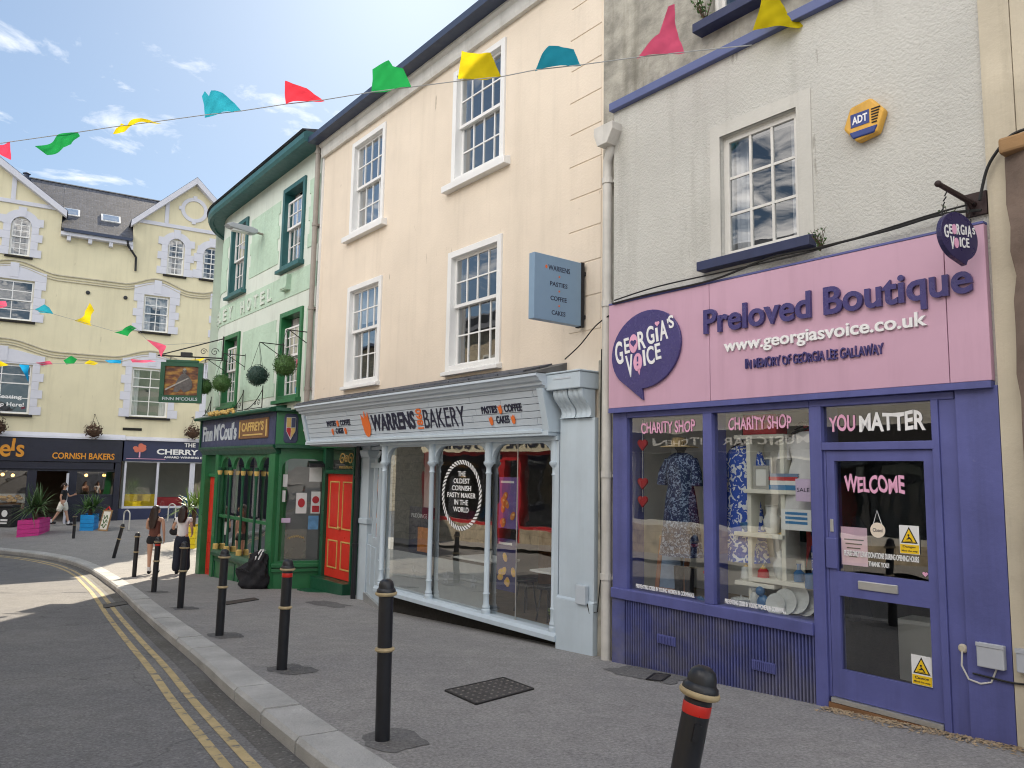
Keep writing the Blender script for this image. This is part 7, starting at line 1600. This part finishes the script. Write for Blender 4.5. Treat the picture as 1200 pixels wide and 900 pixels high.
def fingers(b,J):
    for s in 'LR':
        w_=Vector(J['wr'+s][0]); p=Vector(J['palm'+s][0]); d=(p-w_).normalized(); side=d.cross(Vector((1,0,0))).normalized(); inn=Vector((1 if s=='L' else -1,0,0))
        for k,l in enumerate((.062,.072,.068,.054)):
            o=p+side*(k-1.5)*.018; b.tube([o,o+d*l*.55+inn*.006,o+d*l+inn*.024],[.009,.0085,.006],6)
        o=w_.lerp(p,.5)+side*-.03; b.tube([o,o+(d*.6-side*.5).normalized()*.035,o+(d*.9-side*.2).normalized()*.06+inn*.01],[.010,.009,.007],6)
def face(b,J,yaw):
    h=Vector(J['head'][0]); R=Matrix.Rotation(yaw,3,'Z'); q=MB(); q.tube([(0,.085,.02),(0,.108,-.02),(0,.118,-.032),(0,.095,-.045)],[.010,.013,.014,.012],8)
    for s in (-1,1): q.ball((s*.086,-.0,-.01),(.012,.022,.032),10,8); q.ball((s*.033,.082,.012),(.016,.012,.009),8,6)
    q.tube([(-.024,.09,-.068),(0,.098,-.068),(.024,.09,-.068)],[.005,.008,.005],6); q.v=[tuple(h+R@Vector(v)) for v in q.v]; b.join(q)
def hairmesh(J,yaw,length,seed,wide=.1):
    h=Vector(J['head'][0]); R=Matrix.Rotation(yaw,3,'Z'); q=MB(); vs=[]; n=22; rings=[]
    q.ball((0,-.018,.025),(.092,.098,.095),20,14)
    m=8
    for i in range(m+1):
        u=i/m; z=.03-length*u; w_=(.090+.035*math.sin(u*math.pi*.8))*(1-.35*u**3); dp=.075*(1-.25*u); yc=-.055-.055*u
        for k in range(n):
            a=2*math.pi*k/n; f=1+.07*math.sin(5*a+u*4+seed)+.04*math.sin(11*a+seed); vs.append((w_*f*math.cos(a),yc+dp*f*math.sin(a)*(1 if math.sin(a)<0 else .55),z))
    q.add(vs,[(i*n+k,i*n+(k+1)%n,(i+1)*n+(k+1)%n,(i+1)*n+k) for i in range(m) for k in range(n)]+[tuple(m*n+k for k in range(n))])
    q.v=[tuple(h+R@Vector(v)) for v in q.v]; return q
def shoe(b,J,s,r=.045):
    a=Vector(J['an'+s][0]); b.ball((a.x,a.y+.045,a.z-.035),(.045,.13,.048),14,10)
# woman in brown top and shorts
P1=gpx(178,672.5); H1=(672.5-594.5)/FPX*P1.y*.99
J=base_joints(stepL=.03,stepR=.14,armR=((.215,-.03,1.10),(.225,.02,.87),(.225,.04,.80)),armL=((-.20,.06,1.12),(-.12,.20,1.08),(-.09,.25,1.07)))
t,b=person('woman seen from behind with long brown hair, brown vest top and black shorts',(P1.x,P1.y,gz(P1.x,P1.y)),H1,R_(12),J,None); fingers(b,J); face(b,J,R_(-35)); b.build('body',M['skin'],t,smooth=True,recalc=False)
hairmesh(J,R_(-25),.48,1).build('hair',M['hair'],t,smooth=True)
c=skin({'a':((0,0,.84),(.165,.135)),'b':((0,0,1.06),(.138,.108)),'c':((0,0,1.23),(.145,.112)),'d':((0,0,1.33),(.12,.10)),'l':((-.10,-.0,1.36),(.035,.075)),'r':((.10,-.0,1.36),(.035,.075))},chain('a','b','c','d')+[('d','l'),('d','r')],2,'a'); c.build('vest_top',M['brown_top'],t,smooth=True)
c=skin({'p':((0,-.005,.93),(.15,.125)),'w':((0,0,1.01),(.135,.105)),'l':((-.092,.012,.80),.108),'l2':((-.095,.018,.72),.102),'r':((.092,.012,.80),.108),'r2':((.095,.03,.72),.102)},[('p','w'),('p','l'),('l','l2'),('p','r'),('r','r2')],2,'p'); c.build('shorts',M['black_fabric'],t,smooth=True)
for s in 'LR':
    a=Vector(J['an'+s][0]); MB().tube([(a.x,a.y,a.z-.02),(a.x,a.y+.0,a.z+.09)],[.046,.046],10).build('sock',M['white_fabric'],t,smooth=True); q=MB(); shoe(q,J,s); q.build('shoe',M['black_fabric'],t,smooth=True)
# woman in white top and wide trousers
P2=gpx(211,672.5); H2=(672.5-594.5)/FPX*P2.y*.985
J=base_joints(stepL=-.03,stepR=.10,armL=((-.24,.0,1.13),(-.17,.12,1.02),(-.13,.17,1.0)),armR=((.215,.02,1.11),(.19,.17,.98),(.17,.22,.94)))
t,b=person('woman seen from behind with dark hair, white top and wide navy trousers',(P2.x,P2.y,gz(P2.x,P2.y)),H2,R_(8),J,None); fingers(b,J); face(b,J,R_(-10)); b.build('body',M['skin'],t,smooth=True,recalc=False)
hairmesh(J,R_(-8),.33,4).build('hair',M['hair2'],t,smooth=True)
c=skin({'a':((0,0,.84),(.172,.140)),'b':((0,0,1.10),(.135,.105)),'c':((0,0,1.25),(.150,.115)),'d':((0,0,1.36),(.12,.09)),'l':((-.165,0,1.36),.062),'l2':((-.20,-.0,1.26),.062),'r':((.165,0,1.36),.062),'r2':((.195,.005,1.26),.062)},chain('a','b','c','d')+chain('d','l','l2')+chain('d','r','r2'),2,'a'); c.build('top',M['white_fabric'],t,smooth=True)
c=skin({'p':((0,-.005,.93),(.155,.125)),'w':((0,0,1.02),(.135,.105)),'l':((-.092,.0,.78),.112),'l2':((-.10,-.0,.45),.098),'l3':((-.105,-.02,.04),.115),'r':((.092,.012,.78),.112),'r2':((.10,.05,.45),.098),'r3':((.105,.11,.04),.115)},[('p','w')]+chain('p','l','l2','l3')+chain('p','r','r2','r3'),2,'p'); c.build('trousers',M['navy_fabric'],t,smooth=True)
for s in 'LR': q=MB(); shoe(q,J,s); q.build('shoe',M['black_fabric'],t,smooth=True)
t2=thing('handbag','small black handbag on the shoulder of the woman in the white top','bag',G,(P2.x-.22,P2.y,gz(P2.x,P2.y)+1.0)); q=MB(); q.ball((P2.x-.24,P2.y+.02,gz(P2.x,P2.y)+1.10),(.13,.06,.10),14,10); q.build('bag_body',M['black_fabric'],t2,smooth=True); MB().tube([(P2.x-.30,P2.y,gz(P2.x,P2.y)+1.16),(P2.x-.2,P2.y-.09,gz(P2.x,P2.y)+1.45),(P2.x-.16,P2.y-.04,gz(P2.x,P2.y)+1.49),(P2.x-.16,P2.y+.1,gz(P2.x,P2.y)+1.4),(P2.x-.2,P2.y+.08,gz(P2.x,P2.y)+1.16)],.013,6).build('strap',M['black_fabric'],t2)
# person stepping into the bakers doorway
P3=gpx(72,616); H3=(616-567)/FPX*P3.y
J=base_joints(stepL=.22,stepR=-.32,armR=((.20,-.06,1.12),(.17,-.02,.90),(.16,.02,.83)),armL=((-.19,.14,1.14),(-.12,.32,1.2),(-.11,.38,1.22)))
J['anR']=((.085,-.34,.15),.04); J['toeR']=((.09,-.25,.06),.03)
t,b=person('person in black t-shirt and pale shorts stepping towards the bakers doorway',(P3.x,P3.y,gz(P3.x,P3.y)),H3,R_(-75),J,None); fingers(b,J); face(b,J,0); b.build('body',M['skin'],t,smooth=True,recalc=False)
hairmesh(J,0,.10,7).build('hair',M['hair'],t,smooth=True)
c=skin({'a':((0,0,.95),(.155,.12)),'b':((0,0,1.10),(.145,.11)),'c':((0,0,1.26),(.155,.12)),'d':((0,0,1.37),(.12,.09)),'l':((-.165,0,1.36),.065),'l2':((-.185,.06,1.24),.065),'r':((.165,0,1.36),.065),'r2':((.19,-.03,1.22),.065)},chain('a','b','c','d')+chain('d','l','l2')+chain('d','r','r2'),2,'a'); c.build('t_shirt',M['black_fabric'],t,smooth=True)
c=skin({'p':((0,-.005,.92),(.155,.13)),'w':((0,0,.99),(.14,.115)),'l':((-.092,.05,.76),.112),'l2':((-.095,.10,.55),.105),'r':((.092,-.06,.76),.112),'r2':((.095,-.13,.55),.105)},[('p','w')]+chain('p','l','l2')+chain('p','r','r2'),2,'p'); c.build('shorts',M['shelf'],t,smooth=True)
for s in 'LR':
    a=Vector(J['an'+s][0]); MB().tube([(a.x,a.y,a.z-.02),(a.x,a.y+.0,a.z+.11)],[.046,.046],10).build('sock',M['white_fabric'],t,smooth=True); q=MB(); shoe(q,J,s); q.build('shoe',M['black_fabric'],t,smooth=True)
# ================================================================== BUNTING
FC={'pink':(.80,.07,.14),'green':(.02,.30,.08),'yellow':(.75,.60,.02),'teal':(.03,.33,.46),'red':(.72,.05,.08),'blue':(.02,.35,.72),'lpink':(.85,.14,.26)}
def cloth(name,col):
    m=bpy.data.materials.new(name); m.use_nodes=True; nt=m.node_tree; L=nt.links; nt.nodes.clear(); o=_n(nt,'ShaderNodeOutputMaterial'); mx=_n(nt,'ShaderNodeMixShader'); d=_n(nt,'ShaderNodeBsdfDiffuse'); t=_n(nt,'ShaderNodeBsdfTranslucent'); mx.inputs[0].default_value=.55
    tc=_n(nt,'ShaderNodeTexCoord'); n=_n(nt,'ShaderNodeTexNoise'); n.inputs['Scale'].default_value=9; n.inputs['Detail'].default_value=4; L.new(tc.outputs['Object'],n.inputs['Vector']); r=_n(nt,'ShaderNodeMixRGB'); r.inputs[1].default_value=tuple(c*.8 for c in col)+(1,); r.inputs[2].default_value=(*col,1); L.new(n.outputs['Fac'],r.inputs[0])
    for q in (d,t): L.new(r.outputs[0],q.inputs['Color'])
    L.new(d.outputs[0],mx.inputs[1]); L.new(t.outputs[0],mx.inputs[2]); L.new(mx.outputs[0],o.inputs[0]); return m
CM={k:cloth(k+'_cloth',v) for k,v in FC.items()}
def bunting(lab,dep,line,flags):
    def P(x,y): v=ray(x,y); return v*(dep(x)/v.y)
    pts=[P(*p) for p in line]; t=thing('bunting',lab,'bunting',G,tuple(pts[-1]))
    MB().tube(pts,.0055,5).build('cord',M['cord'],t)
    for i,(col,poly,lb) in enumerate(flags):
        Q=[P(*p) for p in poly]; c=sum(Q,Vector())/len(Q); bm=bmesh.new(); vs=[bm.verts.new(p) for p in Q]; f=bm.faces.new(vs); bmesh.ops.triangulate(bm,faces=[f])
        bmesh.ops.subdivide_edges(bm,edges=bm.edges[:],cuts=8,use_grid_fill=True); bmesh.ops.triangulate(bm,faces=bm.faces[:])
        r=random.Random(i*7+3); ph=r.uniform(0,6); dx=(Q[1]-Q[0]).normalized() if len(Q)>1 else Vector((1,0,0)); k1=r.uniform(9,14)
        size=max((q-c).length for q in Q)
        for v in bm.verts:
            a=(v.co-c); v.co.y+= size*.11*math.sin(a.x*k1/ max(size,.2)*.35+a.z*5+ph)+size*.05*math.sin(a.z*16+a.x*9+ph)+size*.018*math.sin(a.z*37-a.x*29+ph*2)
        mb=MB(); bm.verts.index_update(); mb.add([tuple(v.co) for v in bm.verts],[tuple(v.index for v in f.verts) for f in bm.faces]); bm.free()
        mb.build('flag',CM[col],t,smooth=False,label=lb,recalc=True)
        for p in t.children[-1].data.polygons: p.use_smooth=True
M['cord']=mat('pale_cord',(.35,.36,.36),.7,.1,9)
dep1=lambda x: 1/(1/9.6+(1/6.95-1/9.6)*x/880)
bunting('long string of torn bunting crossing the street high in front of the facades',dep1,[(-60,177),(0,168),(91,155),(131,149),(187,142),(238,135),(283,130),(335,122),(380,117),(435,108),(482,102),(537,95),(587,90),(627,82),(681,76),(747,67),(803,61),(850,56),(881,53)],[
 ('pink',[(-12,170),(13,167),(12,187),(0,181)],'pink flag at the left photo edge'),('green',[(91,155),(65,161),(42,172),(54,181),(75,173),(87,172),(93,159)],'green flag twisted below the cord'),
 ('yellow',[(131,156),(132,147),(140,143),(149,147),(168,140),(187,142),(150,150),(138,152)],'olive yellow flag folded edge on'),('teal',[(238,136),(236,112),(241,108),(246,114),(249,108),(262,110),(275,121),(283,130)],'teal flag blown above the cord'),
 ('red',[(335,122),(335,96),(350,100),(358,101),(370,110),(380,117)],'red flag blown above the cord'),('green',[(435,108),(436,80),(456,72),(461,80),(473,82),(482,102)],'green flag blown upright'),
 ('yellow',[(537,95),(541,59),(575,64),(587,90)],'yellow flag before the top window'),('teal',[(627,82),(635,66),(643,55),(655,52),(673,55),(681,76)],'blue flag before the cream wall'),
 ('lpink',[(747,67),(773,38),(783,8),(790,6),(791,23),(803,61)],'pink flag before the grey wall'),('yellow',[(883,34),(893,-4),(915,-4),(928,17),(947,16),(957,20),(936,33)],'yellow flag at the right end')])
dep2=lambda x: 17+x*.012
bunting('short string of bunting flags in front of the pale yellow wall',dep2,[(-60,350),(0,358),(40,363),(63,368),(88,375),(133,388),(159,384),(172,398),(194,404),(250,401)],[
 ('lpink',[(-6,352),(7,353),(8,359),(-4,362)],'small pink flag at the photo edge'),('teal',[(40,362),(53,357),(59,361),(63,368),(46,366)],'small teal flag'),('yellow',[(88,376),(98,369),(106,355),(111,364),(105,377),(107,382)],'yellow flag blown upright'),('green',[(133,389),(144,387),(153,381),(159,384),(150,394)],'small green flag'),('lpink',[(172,398),(185,401),(194,405),(189,419),(186,410)],'small pink flag near the pub sign')])
dep3=lambda x: 22+x*.01
bunting('lower string of bunting crossing just above the shop signs',dep3,[(-60,420),(0,423),(42,426),(99,426),(150,423),(200,420),(250,418)],[
 ('yellow',[(-6,422),(0,423),(11,428),(-5,430)],'yellow flag at the photo edge'),('blue',[(22,427),(35,428),(33,448),(29,440)],'blue flag hanging down'),('lpink',[(42,425),(59,423),(62,427),(48,428)],'pink flag lying flat'),('green',[(74,422),(84,417),(90,421),(87,426),(77,427)],'green flag'),('yellow',[(99,426),(105,422),(115,425),(110,428)],'small yellow flag'),('blue',[(122,422),(142,422),(142,426),(127,425)],'thin blue flag'),('lpink',[(154,421),(176,422),(184,424),(156,425)],'thin pink flag'),('yellow',[(214,424),(240,419),(231,425)],'thin yellow flag by the pub sign')])

# fallen leaves and grit at the foot of the violet shopfront
b=MB(); r=random.Random(77)
for i in range(1500):
    s_=r.uniform(2.9,4.9); y_=-.21-abs(r.gauss(0,.09)); p=W.w(s_,y_,0); z=gz(p.x,p.y)+r.uniform(.004,.012); l=r.uniform(.006,.022); a=r.uniform(0,6.28); dx=math.cos(a)*l; dy=math.sin(a)*l; t_=r.uniform(-.3,.3)*l
    b.add([(p.x-dx,p.y-dy,z),(p.x+dy*.5,p.y-dx*.5,z+t_),(p.x+dx,p.y+dy,z+.3*l),(p.x-dy*.5,p.y+dx*.5,z-t_*.3)],[(0,1,2,3)])
o=b.build('leaf_litter',mat('dry_leaf',(.36,.27,.17),.9,.4,20),None,kind='stuff',recalc=False); o['label']='dry leaf litter and grit along the foot of the violet pier'; o['category']='leaf litter'
